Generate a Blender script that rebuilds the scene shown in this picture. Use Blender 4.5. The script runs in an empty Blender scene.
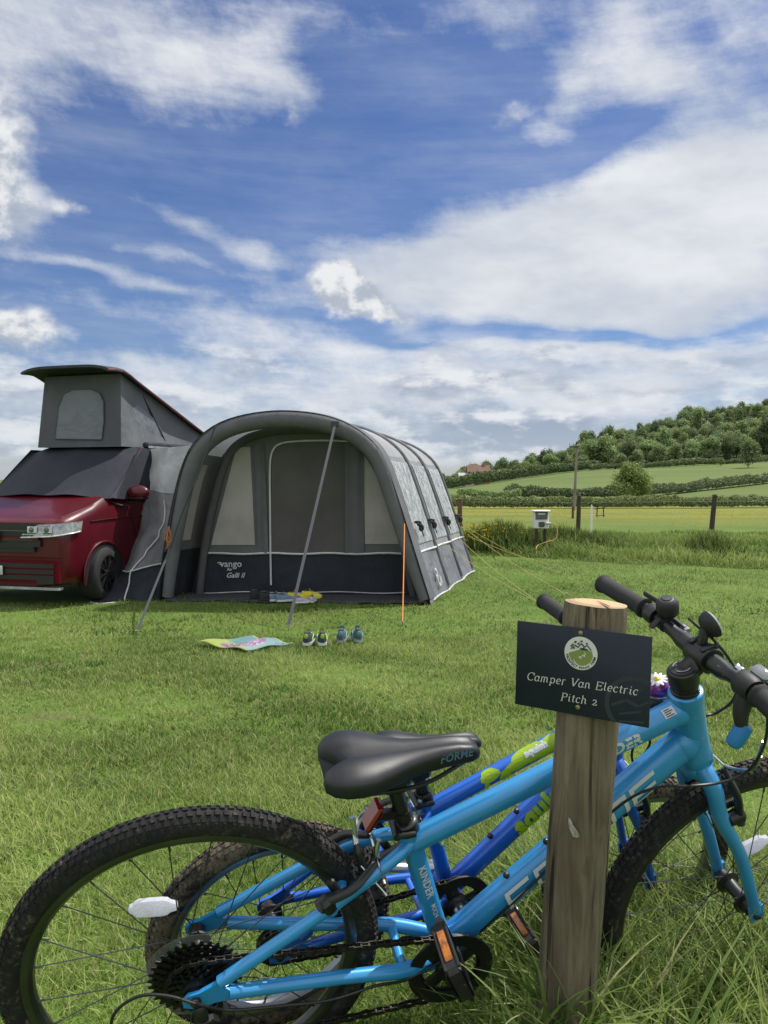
import bpy, math, random
import numpy as np
from mathutils import Matrix, Vector

random.seed(7)
rng = np.random.default_rng(11)
SC = bpy.context.scene
COL = SC.collection
A = np.array

# ------------------------------------------------------------------ camera
FPX, HORIZON, CAMZ = 770.0, 480.0, 1.5
PITCH = math.atan((512 - HORIZON) / FPX)
cam_data = bpy.data.cameras.new('camera')
cam = bpy.data.objects.new('camera', cam_data)
COL.objects.link(cam)
cam.location = (0, 0, CAMZ)
cam.rotation_euler = (math.pi / 2 - PITCH, 0, 0)
cam_data.sensor_fit = 'VERTICAL'
cam_data.sensor_height = 36
cam_data.sensor_width = 27
cam_data.lens = FPX / 1024 * 36
cam_data.clip_start = 0.05
cam_data.clip_end = 6000
SC.camera = cam
_F = A([0, math.cos(PITCH), -math.sin(PITCH)])
_U = A([0, math.sin(PITCH), math.cos(PITCH)])

def ray(u, v):
    d = _F + (u - 384) / FPX * A([1., 0, 0]) + (512 - v) / FPX * _U
    return d / d[1]

def at(u, v, Y):
    """real-world point at distance Y whose picture position was measured as u, v"""
    return A([0, 0, CAMZ]) + ray(u, v) * Y

# ------------------------------------------------------------------ terrain
def _interp_s(x, xs, ys):
    return np.interp(x, xs, ys)

def terrain(x, y):
    x = np.asarray(x, float); y = np.asarray(y, float)
    z = np.interp(y, [-40, 1.5, 2.6, 4.5, 6.5, 8.0, 8.9, 30, 80, 120, 160], [.9, .43, .395, .27, .125, .03, 0.0, 0.0, -1.5, -1.6, -1.6])
    yy = np.maximum(y, 1.0)
    b = x / yy
    z = z + .24 * np.exp(-((x - .262) / .13) ** 2 - ((y - 1.12) / .12) ** 2)      # grassy tussock at the foot of the post
    top = np.interp(b, [-1.0, -.3, .02, .09, .15, .22, .28, .36, .5, 1.2], [2, 1.0, -1.8, -2.0, .8, 4.2, 6.4, 7.2, 9.6, 12])
    far = np.where(y > 120, (top + 1.6) * np.clip((y - 120) / 200, 0, 1.05) ** 1.15, 0)
    ridge = np.interp(b, [-1.2, -.1, .05, .15, .22, .28, .33, .38, .44, .5, .6, 1.2], [0, 2, 3, 6, 11, 18, 26, 34, 39, 43, 48, 60])
    t = np.clip((y - 330) / 200, 0, 1)
    far = far + np.maximum(ridge - top, 0) * (t * t * (3 - 2 * t))
    t2 = np.clip((y - 560) / 700, 0, 1)
    far = far * (1 - t2)
    return z + far

def tz(x, y):
    return float(terrain(x, y))

def on_ground(u, v):
    lo, hi = 0.8, 400.
    d = ray(u, v)
    for _ in range(60):
        m = (lo + hi) / 2
        p = A([0, 0, CAMZ]) + d * m
        if p[2] > tz(p[0], p[1]): lo = m
        else: hi = m
    return A([0, 0, CAMZ]) + d * lo

# ------------------------------------------------------------------ node helpers
class S:
    """a float socket with arithmetic"""
    def __init__(s, nt, sock): s.nt = nt; s.k = sock
    def _m(s, op, o=None, c=None):
        n = s.nt.nodes.new('ShaderNodeMath'); n.operation = op
        s.nt.links.new(s.k, n.inputs[0])
        for i, q in ((1, o), (2, c)):
            if q is None: continue
            if isinstance(q, S): s.nt.links.new(q.k, n.inputs[i])
            else: n.inputs[i].default_value = q
        return S(s.nt, n.outputs[0])
    def __add__(s, o): return s._m('ADD', o)
    __radd__ = __add__
    def __sub__(s, o): return s._m('SUBTRACT', o)
    def __rsub__(s, o): return s._m('MULTIPLY', -1.0)._m('ADD', o)
    def __mul__(s, o): return s._m('MULTIPLY', o)
    __rmul__ = __mul__
    def __truediv__(s, o): return s._m('DIVIDE', o)
    def pow(s, o): return s._m('POWER', o)
    def exp(s): return s._m('EXPONENT')
    def clamp(s):
        n = s._m('ADD', 0.0); n.k.node.use_clamp = True; return n
    def smooth(s, a, b, lo=0., hi=1.):
        n = s.nt.nodes.new('ShaderNodeMapRange'); n.interpolation_type = 'SMOOTHSTEP'
        s.nt.links.new(s.k, n.inputs['Value'])
        n.inputs['From Min'].default_value = a; n.inputs['From Max'].default_value = b
        n.inputs['To Min'].default_value = lo; n.inputs['To Max'].default_value = hi
        return S(s.nt, n.outputs['Result'])
    def maxi(s, o): return s._m('MAXIMUM', o)
    def mini(s, o): return s._m('MINIMUM', o)

def combine(nt, x, y, z=0.0):
    n = nt.nodes.new('ShaderNodeCombineXYZ')
    for i, q in enumerate((x, y, z)):
        if isinstance(q, S): nt.links.new(q.k, n.inputs[i])
        else: n.inputs[i].default_value = q
    return n.outputs[0]

def noise(nt, vec, scale, detail=4., rough=.5, dist=0., lac=2.):
    n = nt.nodes.new('ShaderNodeTexNoise')
    if vec is not None: nt.links.new(vec, n.inputs['Vector'])
    n.inputs['Scale'].default_value = scale; n.inputs['Detail'].default_value = detail
    n.inputs['Roughness'].default_value = rough; n.inputs['Distortion'].default_value = dist
    n.inputs['Lacunarity'].default_value = lac
    return S(nt, n.outputs['Fac'])

def mixc(nt, fac, a, b, blend='MIX'):
    n = nt.nodes.new('ShaderNodeMix'); n.data_type = 'RGBA'; n.blend_type = blend
    if isinstance(fac, S): nt.links.new(fac.k, n.inputs[0])
    else: n.inputs[0].default_value = fac
    for i, q in ((6, a), (7, b)):
        if isinstance(q, (tuple, list)): n.inputs[i].default_value = tuple(q) + ((1,) if len(q) == 3 else ())
        else: nt.links.new(q, n.inputs[i])
    return n.outputs[2]

def sep(nt, vec):
    n = nt.nodes.new('ShaderNodeSeparateXYZ'); nt.links.new(vec, n.inputs[0])
    return [S(nt, n.outputs[i]) for i in range(3)]

def mapped(nt, vec, scale=(1, 1, 1), loc=(0, 0, 0), rot=(0, 0, 0)):
    n = nt.nodes.new('ShaderNodeMapping'); nt.links.new(vec, n.inputs[0])
    n.inputs['Scale'].default_value = scale; n.inputs['Location'].default_value = loc; n.inputs['Rotation'].default_value = rot
    return n.outputs[0]

def new_mat(name):
    m = bpy.data.materials.new(name); m.use_nodes = True
    nt = m.node_tree
    p = nt.nodes['Principled BSDF']
    return m, nt, p

def objco(nt):
    return nt.nodes.new('ShaderNodeTexCoord').outputs['Object']

def bump(nt, p, h, strength, dist=.01, prev=None):
    b = nt.nodes.new('ShaderNodeBump'); b.inputs['Strength'].default_value = strength; b.inputs['Distance'].default_value = dist
    nt.links.new(h.k, b.inputs['Height'])
    if prev is not None: nt.links.new(prev, b.inputs['Normal'])
    nt.links.new(b.outputs[0], p.inputs['Normal'])
    return b.outputs[0]

def mat(name, col, rough=.5, metal=0., var=.25, vscale=8., bmp=0., bscale=60., bdist=.004, coat=0., dirt=None, dirtamt=.5,
        dscale=6., alpha=1., trans=0., spec=None, rvar=.15, stretch=(1, 1, 1), sheen=0.):
    m, nt, p = new_mat(name)
    co = mapped(nt, objco(nt), stretch)
    n1 = noise(nt, co, vscale, 5, .6)
    c1 = tuple(max(0, c * (1 - var)) for c in col); c2 = tuple(min(1, c * (1 + var)) for c in col)
    c = mixc(nt, n1.smooth(.3, .7), c1, c2)
    if dirt:
        nd = noise(nt, co, dscale, 6, .65)
        c = mixc(nt, nd.smooth(.62 - dirtamt * .3, .75 - dirtamt * .1), c, dirt)
    nt.links.new(c, p.inputs['Base Color'])
    r = n1 * rvar + (rough - rvar / 2)
    nt.links.new(r.k, p.inputs['Roughness'])
    p.inputs['Metallic'].default_value = metal
    p.inputs['Coat Weight'].default_value = coat
    p.inputs['Coat Roughness'].default_value = .08
    p.inputs['Alpha'].default_value = alpha
    p.inputs['Transmission Weight'].default_value = trans
    if spec is not None: p.inputs['Specular IOR Level'].default_value = spec
    if sheen: p.inputs['Sheen Weight'].default_value = sheen
    if bmp:
        nb = noise(nt, co, bscale, 4, .6)
        bump(nt, p, nb, bmp, bdist)
    return m

def fabric(name, col, rough=.75, wr=.35, wscale=3.5, alpha=1., translucent=.15, weave=True, stretch=(1, 1, 1), spec=.3):
    """tent cloth: broad creases, fine weave, a little light through it"""
    m, nt, p = new_mat(name)
    co = mapped(nt, objco(nt), stretch)
    n1 = noise(nt, co, 2.3, 4, .55)
    c = mixc(nt, n1.smooth(.3, .7), tuple(x * .86 for x in col), tuple(x * 1.12 for x in col))
    n2 = noise(nt, co, 70, 2, .5)
    c = mixc(nt, n2 * .25, c, tuple(x * .6 for x in col))
    nt.links.new(c, p.inputs['Base Color'])
    p.inputs['Roughness'].default_value = rough
    p.inputs['Specular IOR Level'].default_value = spec
    p.inputs['Alpha'].default_value = alpha
    w = noise(nt, co, wscale * .6, 1.5, .45, .9)
    w2 = noise(nt, mapped(nt, co, (1.6, 1.6, .5), (3, 1, 2), (.2, .3, 0)), wscale * 1.5, 1., .4, 1.2)
    bump(nt, p, w + w2 * .35, wr * .8, .10)
    out = nt.nodes['Material Output']
    if translucent > 0:
        tr = nt.nodes.new('ShaderNodeBsdfTranslucent'); nt.links.new(c, tr.inputs[0])
        mx = nt.nodes.new('ShaderNodeMixShader'); mx.inputs[0].default_value = translucent
        nt.links.new(p.outputs[0], mx.inputs[1]); nt.links.new(tr.outputs[0], mx.inputs[2])
        nt.links.new(mx.outputs[0], out.inputs[0])
    return m

def leafmat(name, gain=(1, 1, 1), trans=.35, rough=.6, vary=True):
    """foliage: colour from the per-leaf attribute, some light through the leaf"""
    m, nt, p = new_mat(name)
    at_ = nt.nodes.new('ShaderNodeAttribute'); at_.attribute_name = 'tint'
    c = mixc(nt, 1.0, at_.outputs['Color'], gain, 'MULTIPLY')
    oi = nt.nodes.new('ShaderNodeObjectInfo')
    rnd = S(nt, oi.outputs['Random'])
    hs = nt.nodes.new('ShaderNodeHueSaturation'); nt.links.new(c, hs.inputs['Color'])
    nt.links.new((rnd * .03 + .494).k, hs.inputs['Hue']); nt.links.new((rnd * .4 + .78).k, hs.inputs['Value'])
    if vary: c = hs.outputs[0]
    nt.links.new(c, p.inputs['Base Color']); p.inputs['Roughness'].default_value = rough
    p.inputs['Specular IOR Level'].default_value = .25
    tr = nt.nodes.new('ShaderNodeBsdfTranslucent'); nt.links.new(c, tr.inputs[0])
    mx = nt.nodes.new('ShaderNodeMixShader'); mx.inputs[0].default_value = trans
    nt.links.new(p.outputs[0], mx.inputs[1]); nt.links.new(tr.outputs[0], mx.inputs[2])
    nt.links.new(mx.outputs[0], nt.nodes['Material Output'].inputs[0])
    return m

# ------------------------------------------------------------------ geometry helper
def nrm(a):
    a = np.asarray(a, float); return a / (np.linalg.norm(a) + 1e-12)

def frame_of(d):
    d = nrm(d); h = A([0, 0, 1.]) if abs(d[2]) < .9 else A([1., 0, 0])
    e1 = nrm(np.cross(h, d)); return e1, np.cross(d, e1), d

def smooth_path(pts, n=8, closed=False):
    P = [np.asarray(p, float) for p in pts]
    if len(P) < 3: return P
    out = []
    m = len(P)
    for i in range(m if closed else m - 1):
        if closed: p0, p1, p2, p3 = P[i - 1], P[i], P[(i + 1) % m], P[(i + 2) % m]
        else:
            p1, p2 = P[i], P[i + 1]
            p0 = P[i - 1] if i else p1 * 2 - p2
            p3 = P[i + 2] if i + 2 < m else p2 * 2 - p1
        for k in range(n):
            t = k / n
            out.append(.5 * (2 * p1 + (p2 - p0) * t + (2 * p0 - 5 * p1 + 4 * p2 - p3) * t * t + (3 * p1 - p0 - 3 * p2 + p3) * t ** 3))
    if not closed: out.append(P[-1])
    return out

class G:
    def __init__(s): s.v = []; s.f = []; s.c = None
    def add(s, V, Fs):
        o = len(s.v); s.v += [tuple(map(float, p)) for p in V]; s.f += [tuple(o + i for i in q) for q in Fs]; return s
    def tube(s, path, r, n=10, closed=False, cap=True, flat=1.0, up=None):
        P = [np.asarray(p, float) for p in path]; m = len(P)
        R = [r] * m if np.isscalar(r) else list(np.interp(np.linspace(0, 1, m), np.linspace(0, 1, len(r)), r))
        T = []
        for i in range(m):
            a = P[i - 1] if (i or closed) else P[0]; b = P[(i + 1) % m] if (i < m - 1 or closed) else P[-1]
            T.append(nrm(b - a))
        if up is not None: e = nrm(np.asarray(up, float) - T[0] * np.dot(up, T[0]))
        else: e = frame_of(T[0])[0]
        V = []
        for i in range(m):
            e = nrm(e - T[i] * np.dot(e, T[i])); g = np.cross(T[i], e)
            for k in range(n):
                a = 2 * math.pi * k / n
                V.append(P[i] + R[i] * (math.cos(a) * e + flat * math.sin(a) * g))
        Fs = []
        for i in range(m if closed else m - 1):
            j = (i + 1) % m
            for k in range(n): Fs.append((i * n + k, i * n + (k + 1) % n, j * n + (k + 1) % n, j * n + k))
        if cap and not closed:
            Fs.append(tuple(range(n))[::-1]); Fs.append(tuple((m - 1) * n + k for k in range(n)))
        return s.add(V, Fs)
    def lathe(s, prof, o=(0, 0, 0), axis=(0, 0, 1), n=20, caps=True, sx=1., closed=False):
        e1, e2, d = frame_of(axis); o = np.asarray(o, float)
        V = []; m = len(prof)
        for (r, h) in prof:
            for k in range(n):
                a = 2 * math.pi * k / n
                V.append(o + d * h + r * (math.cos(a) * e1 * sx + math.sin(a) * e2))
        Fs = []
        for i in range(m if closed else m - 1):
            j = (i + 1) % m
            for k in range(n): Fs.append((i * n + k, i * n + (k + 1) % n, j * n + (k + 1) % n, j * n + k))
        if caps and not closed:
            Fs.append(tuple(range(n))[::-1]); Fs.append(tuple((m - 1) * n + k for k in range(n)))
        return s.add(V, Fs)
    def box(s, c, size, ax=None, bev=0.):
        ax = np.eye(3) if ax is None else A(ax, float); c = np.asarray(c, float); h = A(size, float) / 2
        b = min(bev, *(h * .9))
        if b <= 0:
            V = [c + (i * h[0]) * ax[0] + (j * h[1]) * ax[1] + (k * h[2]) * ax[2] for i in (-1, 1) for j in (-1, 1) for k in (-1, 1)]
            return s.add(V, [(0, 1, 3, 2), (4, 6, 7, 5), (0, 4, 5, 1), (2, 3, 7, 6), (0, 2, 6, 4), (1, 5, 7, 3)])
        def ringz(x, y, z):
            q = []
            for (sx, sy) in ((1, 1), (-1, 1), (-1, -1), (1, -1)):
                pr = [(x, y - b), (x - b, y)] if sx * sy > 0 else [(x - b, y), (x, y - b)]
                for (px, py) in pr: q.append(c + sx * px * ax[0] + sy * py * ax[1] + z * ax[2])
            return q
        V = ringz(h[0] - b, h[1] - b, -h[2]) + ringz(h[0], h[1], -h[2] + b) + ringz(h[0], h[1], h[2] - b) + ringz(h[0] - b, h[1] - b, h[2])
        Fs = []
        for i in range(3):
            for k in range(8): Fs.append((i * 8 + k, i * 8 + (k + 1) % 8, i * 8 + 8 + (k + 1) % 8, i * 8 + 8 + k))
        Fs.append(tuple(range(8))[::-1]); Fs.append(tuple(24 + k for k in range(8)))
        return s.add(V, Fs)
    def bar(s, a, b, w, h, up=(0, 0, 1), bev=0.):
        a = np.asarray(a, float); b = np.asarray(b, float); d = nrm(b - a)
        sd = nrm(np.cross(d, up)); u = np.cross(sd, d)
        return s.box((a + b) / 2, (np.linalg.norm(b - a), w, h), (d, sd, u), bev)
    def grid(s, P, flip=False):
        m, n = len(P), len(P[0])
        V = [p for row in P for p in row]
        Fs = [(i * n + j, i * n + j + 1, (i + 1) * n + j + 1, (i + 1) * n + j) for i in range(m - 1) for j in range(n - 1)]
        if flip: Fs = [q[::-1] for q in Fs]
        return s.add(V, Fs)
    def slab(s, P, th, nv=None):
        """a grid given thickness th along direction nv"""
        P = [[np.asarray(p, float) for p in r] for r in P]; nv = np.asarray(nv, float)
        m, n = len(P), len(P[0])
        s.grid(P); s.grid([[p + nv * th for p in r] for r in P], True)
        edge = [(0, j) for j in range(n)] + [(i, n - 1) for i in range(1, m)] + [(m - 1, j) for j in range(n - 2, -1, -1)] + [(i, 0) for i in range(m - 2, 0, -1)]
        E_ = [P[i][j] for i, j in edge]; E_.append(E_[0])
        return s.grid([E_, [p + nv * th for p in E_]], True)
    def ell(s, c, r, ax=None, nu=16, nv=10):
        ax = np.eye(3) if ax is None else A(ax, float); c = np.asarray(c, float)
        V = []
        for i in range(nv + 1):
            t = math.pi * i / nv
            for k in range(nu):
                a = 2 * math.pi * k / nu
                V.append(c + ax[0] * r[0] * math.sin(t) * math.cos(a) + ax[1] * r[1] * math.sin(t) * math.sin(a) + ax[2] * r[2] * math.cos(t))
        Fs = [(i * nu + k, (i + 1) * nu + k, (i + 1) * nu + (k + 1) % nu, i * nu + (k + 1) % nu) for i in range(nv) for k in range(nu)]
        return s.add(V, Fs)
    def prism(s, poly, o, ex, ey, depth):
        o = np.asarray(o, float); ex = np.asarray(ex, float); ey = np.asarray(ey, float); ez = np.cross(ex, ey); n = len(poly)
        V = [o + ex * x + ey * y for x, y in poly] + [o + ex * x + ey * y + ez * depth for x, y in poly]
        Fs = [tuple(range(n))[::-1], tuple(range(n, 2 * n))] + [(i, (i + 1) % n, n + (i + 1) % n, n + i) for i in range(n)]
        return s.add(V, Fs)
    def mesh(s, name, off=(0, 0, 0), smooth=True, angle=38):
        me = bpy.data.meshes.new(name)
        V = A(s.v, float).reshape(-1, 3) - A(off, float)
        me.from_pydata(V.tolist(), [], s.f)
        me.validate()
        if smooth:
            me.shade_smooth(); me.set_sharp_from_angle(angle=math.radians(angle))
        me.update()
        return me

def props(o, label=None, cat=None, group=None, kind=None):
    if label: o['label'] = label
    if cat: o['category'] = cat
    if group: o['group'] = group
    if kind: o['kind'] = kind
    return o

class Thing:
    """an Empty at the thing's base with its parts as children"""
    def __init__(s, name, label, cat, base=(0, 0, 0), group=None, M=None):
        s.o = bpy.data.objects.new(name, None); COL.objects.link(s.o)
        s.o.empty_display_size = .1
        s.org = A(base, float)
        if M is None: s.o.location = tuple(s.org)
        else: s.o.matrix_world = M
        props(s.o, label, cat, group)
    def part(s, name, g, m, parent=None, label=None, smooth=True, angle=38, kind=None):
        me = g.mesh(name, s.org, smooth, angle)
        o = bpy.data.objects.new(name, me); COL.objects.link(o)
        me.materials.append(m)
        o.parent = parent or s.o
        if label: o['label'] = label
        if kind: o['kind'] = kind
        return o

def single(name, g, m, label, cat, base=(0, 0, 0), group=None, kind=None, smooth=True, angle=38):
    me = g.mesh(name, base, smooth, angle); me.materials.append(m)
    o = bpy.data.objects.new(name, me); COL.objects.link(o); o.location = tuple(base)
    return props(o, label, cat, group, kind)

def copy_tree(o, parent=None):
    c = o.copy(); COL.objects.link(c)
    if parent is not None: c.parent = parent
    for ch in list(o.children): copy_tree(ch, c)
    return c

def raw_mesh(name, V, quads, tint=None, m=None, smooth=False):
    """fast mesh from numpy arrays of quads or triangles"""
    me = bpy.data.meshes.new(name)
    k = quads.shape[1]
    me.vertices.add(len(V)); me.vertices.foreach_set('co', np.ascontiguousarray(V, np.float32).ravel())
    me.loops.add(quads.size); me.loops.foreach_set('vertex_index', np.ascontiguousarray(quads, np.int32).ravel())
    me.polygons.add(len(quads)); me.polygons.foreach_set('loop_start', np.arange(0, quads.size, k, dtype=np.int32))
    me.update(calc_edges=True)
    if tint is not None:
        ca = me.color_attributes.new('tint', 'FLOAT_COLOR', 'POINT')
        ca.data.foreach_set('color', np.concatenate([tint, np.ones((len(tint), 1))], 1).astype(np.float32).ravel())
    if smooth: me.shade_smooth()
    if m: me.materials.append(m)
    return me

# ------------------------------------------------------------------ lettering helpers
def text_geo(s, size, bold=0., shear=0., spacing=1.):
    cu = bpy.data.curves.new('txt', 'FONT'); cu.body = s; cu.size = size; cu.offset = bold; cu.shear = shear
    cu.space_character = spacing; cu.resolution_u = 2; cu.align_x = 'CENTER'; cu.align_y = 'CENTER'
    o = bpy.data.objects.new('txt', cu)
    me = bpy.data.meshes.new_from_object(o)
    V = [(v.co.x, v.co.y) for v in me.vertices]; Fs = [tuple(p.vertices) for p in me.polygons]
    bpy.data.objects.remove(o); bpy.data.curves.remove(cu); bpy.data.meshes.remove(me)
    return V, Fs

def ribbon2d(pl, w, nib=None, thin=.35):
    """stroke of width w along a polyline; with a nib angle the width follows the direction as with a pen"""
    P = [A(p, float) for p in pl]; V = []; Fs = []
    for i, p in enumerate(P):
        t = nrm(P[min(i + 1, len(P) - 1)] - P[max(i - 1, 0)])
        ww = w
        if nib is not None:
            ww = w * (thin + (1 - thin) * abs(math.sin(math.atan2(t[1], t[0]) - nib)))
        n = A([-t[1], t[0]]) * ww / 2
        V += [tuple(p + n), tuple(p - n)]
    for i in range(len(P) - 1): Fs.append((2 * i, 2 * i + 1, 2 * i + 3, 2 * i + 2))
    return V, Fs

def arc(cx, cy, rx, ry, a0, a1, n=10):
    return [(cx + rx * math.cos(math.radians(a0 + (a1 - a0) * i / n)), cy + ry * math.sin(math.radians(a0 + (a1 - a0) * i / n))) for i in range(n + 1)]

def cat2d(parts):
    V = []; Fs = []
    for v, f in parts:
        o = len(V); V += v; Fs += [tuple(i + o for i in q) for q in f]
    return V, Fs

def xf2d(g, sx=1., sy=None, dx=0., dy=0., shear=0.):
    sy = sx if sy is None else sy
    return [(x * sx + y * sy * shear + dx, y * sy + dy) for x, y in g[0]], g[1]

def place_flat(geo, g, o, ex, ey):
    V = [np.asarray(o) + A(ex) * x + A(ey) * y for x, y in g[0]]
    return geo.add(V, g[1])

def subdiv2d(g, maxlen):
    """split long faces so that lettering can follow a tube"""
    import bmesh
    bm = bmesh.new(); vs = [bm.verts.new((x, y, 0)) for x, y in g[0]]
    for q in g[1]:
        try: bm.faces.new([vs[i] for i in q])
        except ValueError: pass
    for _ in range(5):
        e = [k for k in bm.edges if k.calc_length() > maxlen]
        if not e: break
        bmesh.ops.subdivide_edges(bm, edges=e, cuts=1)
        bmesh.ops.triangulate(bm, faces=[f for f in bm.faces if len(f.verts) > 4])
    bm.verts.index_update()
    r = ([(v.co.x, v.co.y) for v in bm.verts], [tuple(v.index for v in f.verts) for f in bm.faces])
    bm.free(); return r

def wrap(geo, g, o, ax, rad, r):
    """lay flat lettering round a tube: x along the axis, y round it"""
    ax = nrm(ax); rad = nrm(A(rad) - ax * np.dot(rad, ax)); tg = np.cross(rad, ax)
    g = subdiv2d(g, r * .5)
    V = [np.asarray(o) + ax * x + r * (math.cos(y / r) * rad + math.sin(y / r) * tg) for x, y in g[0]]
    return geo.add(V, g[1])
# ------------------------------------------------------------------ sky, sun
SUN_EL, SUN_AZ = math.radians(58), math.radians(58)      # azimuth from +Y towards +X
world = bpy.data.worlds.new('World'); SC.world = world; world.use_nodes = True
nt = world.node_tree
bg = nt.nodes['Background']; bg.inputs['Strength'].default_value = .1
sky = nt.nodes.new('ShaderNodeTexSky'); sky.sky_type = 'NISHITA'; sky.sun_disc = False
sky.sun_elevation = SUN_EL; sky.sun_rotation = SUN_AZ; sky.air_density = 1.0; sky.dust_density = .6; sky.ozone_density = 2.5
gen = nt.nodes.new('ShaderNodeTexCoord').outputs['Generated']
dx, dy, dz = sep(nt, gen)
az = dx._m('ARCTAN2', dy) * 57.2958
el = dz._m('ARCSINE') * 57.2958

def deg(u, v):
    d = ray(u, v); d = d / np.linalg.norm(d)
    return math.degrees(math.atan2(d[0], d[1])), math.degrees(math.asin(d[2]))

def nz(sx, sy, seed, detail=6, rough=.6, dist=0., shear=0., X=None, Y=None):
    X = az if X is None else X; Y = el if Y is None else Y
    return noise(nt, combine(nt, X * sx + Y * shear, Y * sy, seed), 1.0, detail, rough, dist)

# soft wind-drawn warp of the bearings so that no cloud edge is a clean curve
wx = az + (nz(.07, .12, 0., 2, .5) - .5) * 13.0
wy = el + (nz(.07, .12, 7.3, 2, .5) - .5) * 8.0

def blob(u, v, ru, rv, rot=0., wgt=1., hard=1.0, X=None, Y=None):
    a, e = deg(u, v); k = 57.2958 / FPX * .93
    X = wx if X is None else X; Y = wy if Y is None else Y
    c, s_ = math.cos(math.radians(rot)), math.sin(math.radians(rot))
    ex = (X - a) * (c / (ru * k)) + (Y - e) * (s_ / (ru * k))
    ey = (Y - e) * (c / (rv * k)) - (X - a) * (s_ / (rv * k))
    r2 = ex * ex + ey * ey
    return (r2 * -hard).exp() * wgt
def total(lst, **kw):
    r = None
    for b in lst:
        t = blob(*b, **kw); r = t if r is None else r + t
    return r

# thin high cloud
cir = total([(110, 30, 190, 56, -10, 1.15), (268, 96, 62, 20, -24, .55), (12, 130, 40, 75, 0, .55), (0, 215, 45, 36, 0, .35), (300, 20, 90, 24, 10, .35),
       (690, 30, 190, 60, -6, .72), (545, 105, 55, 15, 10, .45), (480, 12, 110, 18, 0, .40), (705, 95, 120, 26, -18, .45),
       (690, 232, 190, 66, 8, 1.30), (520, 245, 180, 40, 8, .95), (360, 258, 140, 26, -4, .55), (190, 218, 80, 14, -20, .60), (735, 172, 110, 36, 8, .50), (640, 290, 220, 34, 0, .50),
       (150, 268, 90, 12, -4, .45), (60, 284, 110, 10, -8, .42), (110, 300, 120, 8, -4, .30), (430, 300, 260, 22, 0, .40),
       (384, 400, 520, 56, 0, .85), (640, 345, 200, 12, 0, .5), (300, 345, 200, 16, 0, .35), (650, 372, 220, 30, 0, .40), (150, 330, 110, 10, 3, .28),
       (400, 125, 120, 58, 18, -.70), (200, 165, 220, 24, 6, -.40), (90, 240, 60, 20, 0, -.25), (575, 330, 210, 8, 1, -1.2), (620, 135, 110, 14, 14, -.45), (330, 322, 110, 7, 0, -.30), (60, 345, 80, 14, 0, -.35),
       (520, 165, 60, 18, 16, -.35), (140, 368, 170, 10, 0, -.25)])
fib = nz(.052, .15, 0.0, 7, .66, 0., .034)
comb = nz(.26, .11, 3.0, 6, .70, .25, .15)
puff = nz(.19, .27, 1.0, 6, .62)
band = nz(.020, .22, 23., 5, .62, 0., .030)
dens = cir + (fib - .5) * 2.1 + (comb - .5) * .55 + (puff - .5) * .9 + (band - .5) * .8
cov = dens.smooth(.0, 1.18) * .98
cov = cov.maxi((fib * .5 + band * .7 - .44).smooth(.0, .5) * .36)
# added bright cloud outside the camera's view, there for fill light
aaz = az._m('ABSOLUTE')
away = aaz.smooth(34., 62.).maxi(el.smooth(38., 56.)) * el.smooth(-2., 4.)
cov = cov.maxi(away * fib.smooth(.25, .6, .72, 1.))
# small cumulus with puffy heads and greyer bases
billow = nz(.34, .42, 11., 6, .58)
billow_up = nz(.34, .42, 11., 4, .58, Y=el + .9, X=az + .5)
cux = az + (nz(.22, .26, 12., 4, .6) - .5) * 3.4
cuy = el + (nz(.22, .26, 14., 4, .6) - .5) * 2.8
cum = None; cvert = None
for (u_, v_, ru_, rv_, rot_, w_) in [(336, 281, 26, 20, 0, 1.35), (352, 297, 40, 20, -8, 1.4), (388, 314, 32, 8, -24, .9), (18, 328, 46, 18, 0, 1.35), (-8, 135, 40, 64, 0, .9), (14, 215, 34, 36, 0, .65),
          (287, 104, 34, 16, -30, .52), (520, 116, 34, 14, 20, .50), (68, 213, 18, 9, 0, .50)]:
    t = blob(u_, v_, ru_, rv_, rot_, w_, 1.1, cux, cuy)
    e_ = t * (cuy - deg(u_, v_)[1]) * (1.0 / (rv_ * 57.2958 / FPX))
    cum = t if cum is None else cum + t; cvert = e_ if cvert is None else cvert + e_
cumc = (cum + (billow - .5) * 1.0).smooth(.20, .92)
crel = cvert / (cum + .05)
# low banks near the horizon: white heads, blue-grey bases
low = nz(.085, .25, 9.0, 6, .60)
low_up = nz(.085, .25, 9.0, 5, .60, X=az + .8, Y=el + .8)
lowm = el.smooth(.5, 2.0) * el.smooth(7.5, 12.5, 1., 0.)
gm = total([(560, 436, 200, 22, 6, .60), (470, 450, 120, 16, 0, .45), (620, 388, 120, 9, 0, .45), (490, 381, 50, 5, 0, .55), (745, 358, 46, 12, 0, .50), (420, 398, 60, 9, 0, .30), (556, 352, 30, 5, 0, .40),
          (250, 372, 120, 7, 0, .22), (60, 420, 90, 20, 0, .32), (395, 425, 70, 10, 0, .35), (200, 395, 60, 8, 0, .30), (520, 415, 90, 8, 0, .3)])
bank = (gm * 1.0 + (low - .5) * 3.2 + (puff - .5) * .8 + .12).smooth(-.05, .75) * (lowm.maxi((gm * 1.6).clamp()))
lit = ((low - low_up) * 5.0 + (billow - billow_up) * 1.6 + .62 - gm * .80).smooth(.0, .95)
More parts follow.
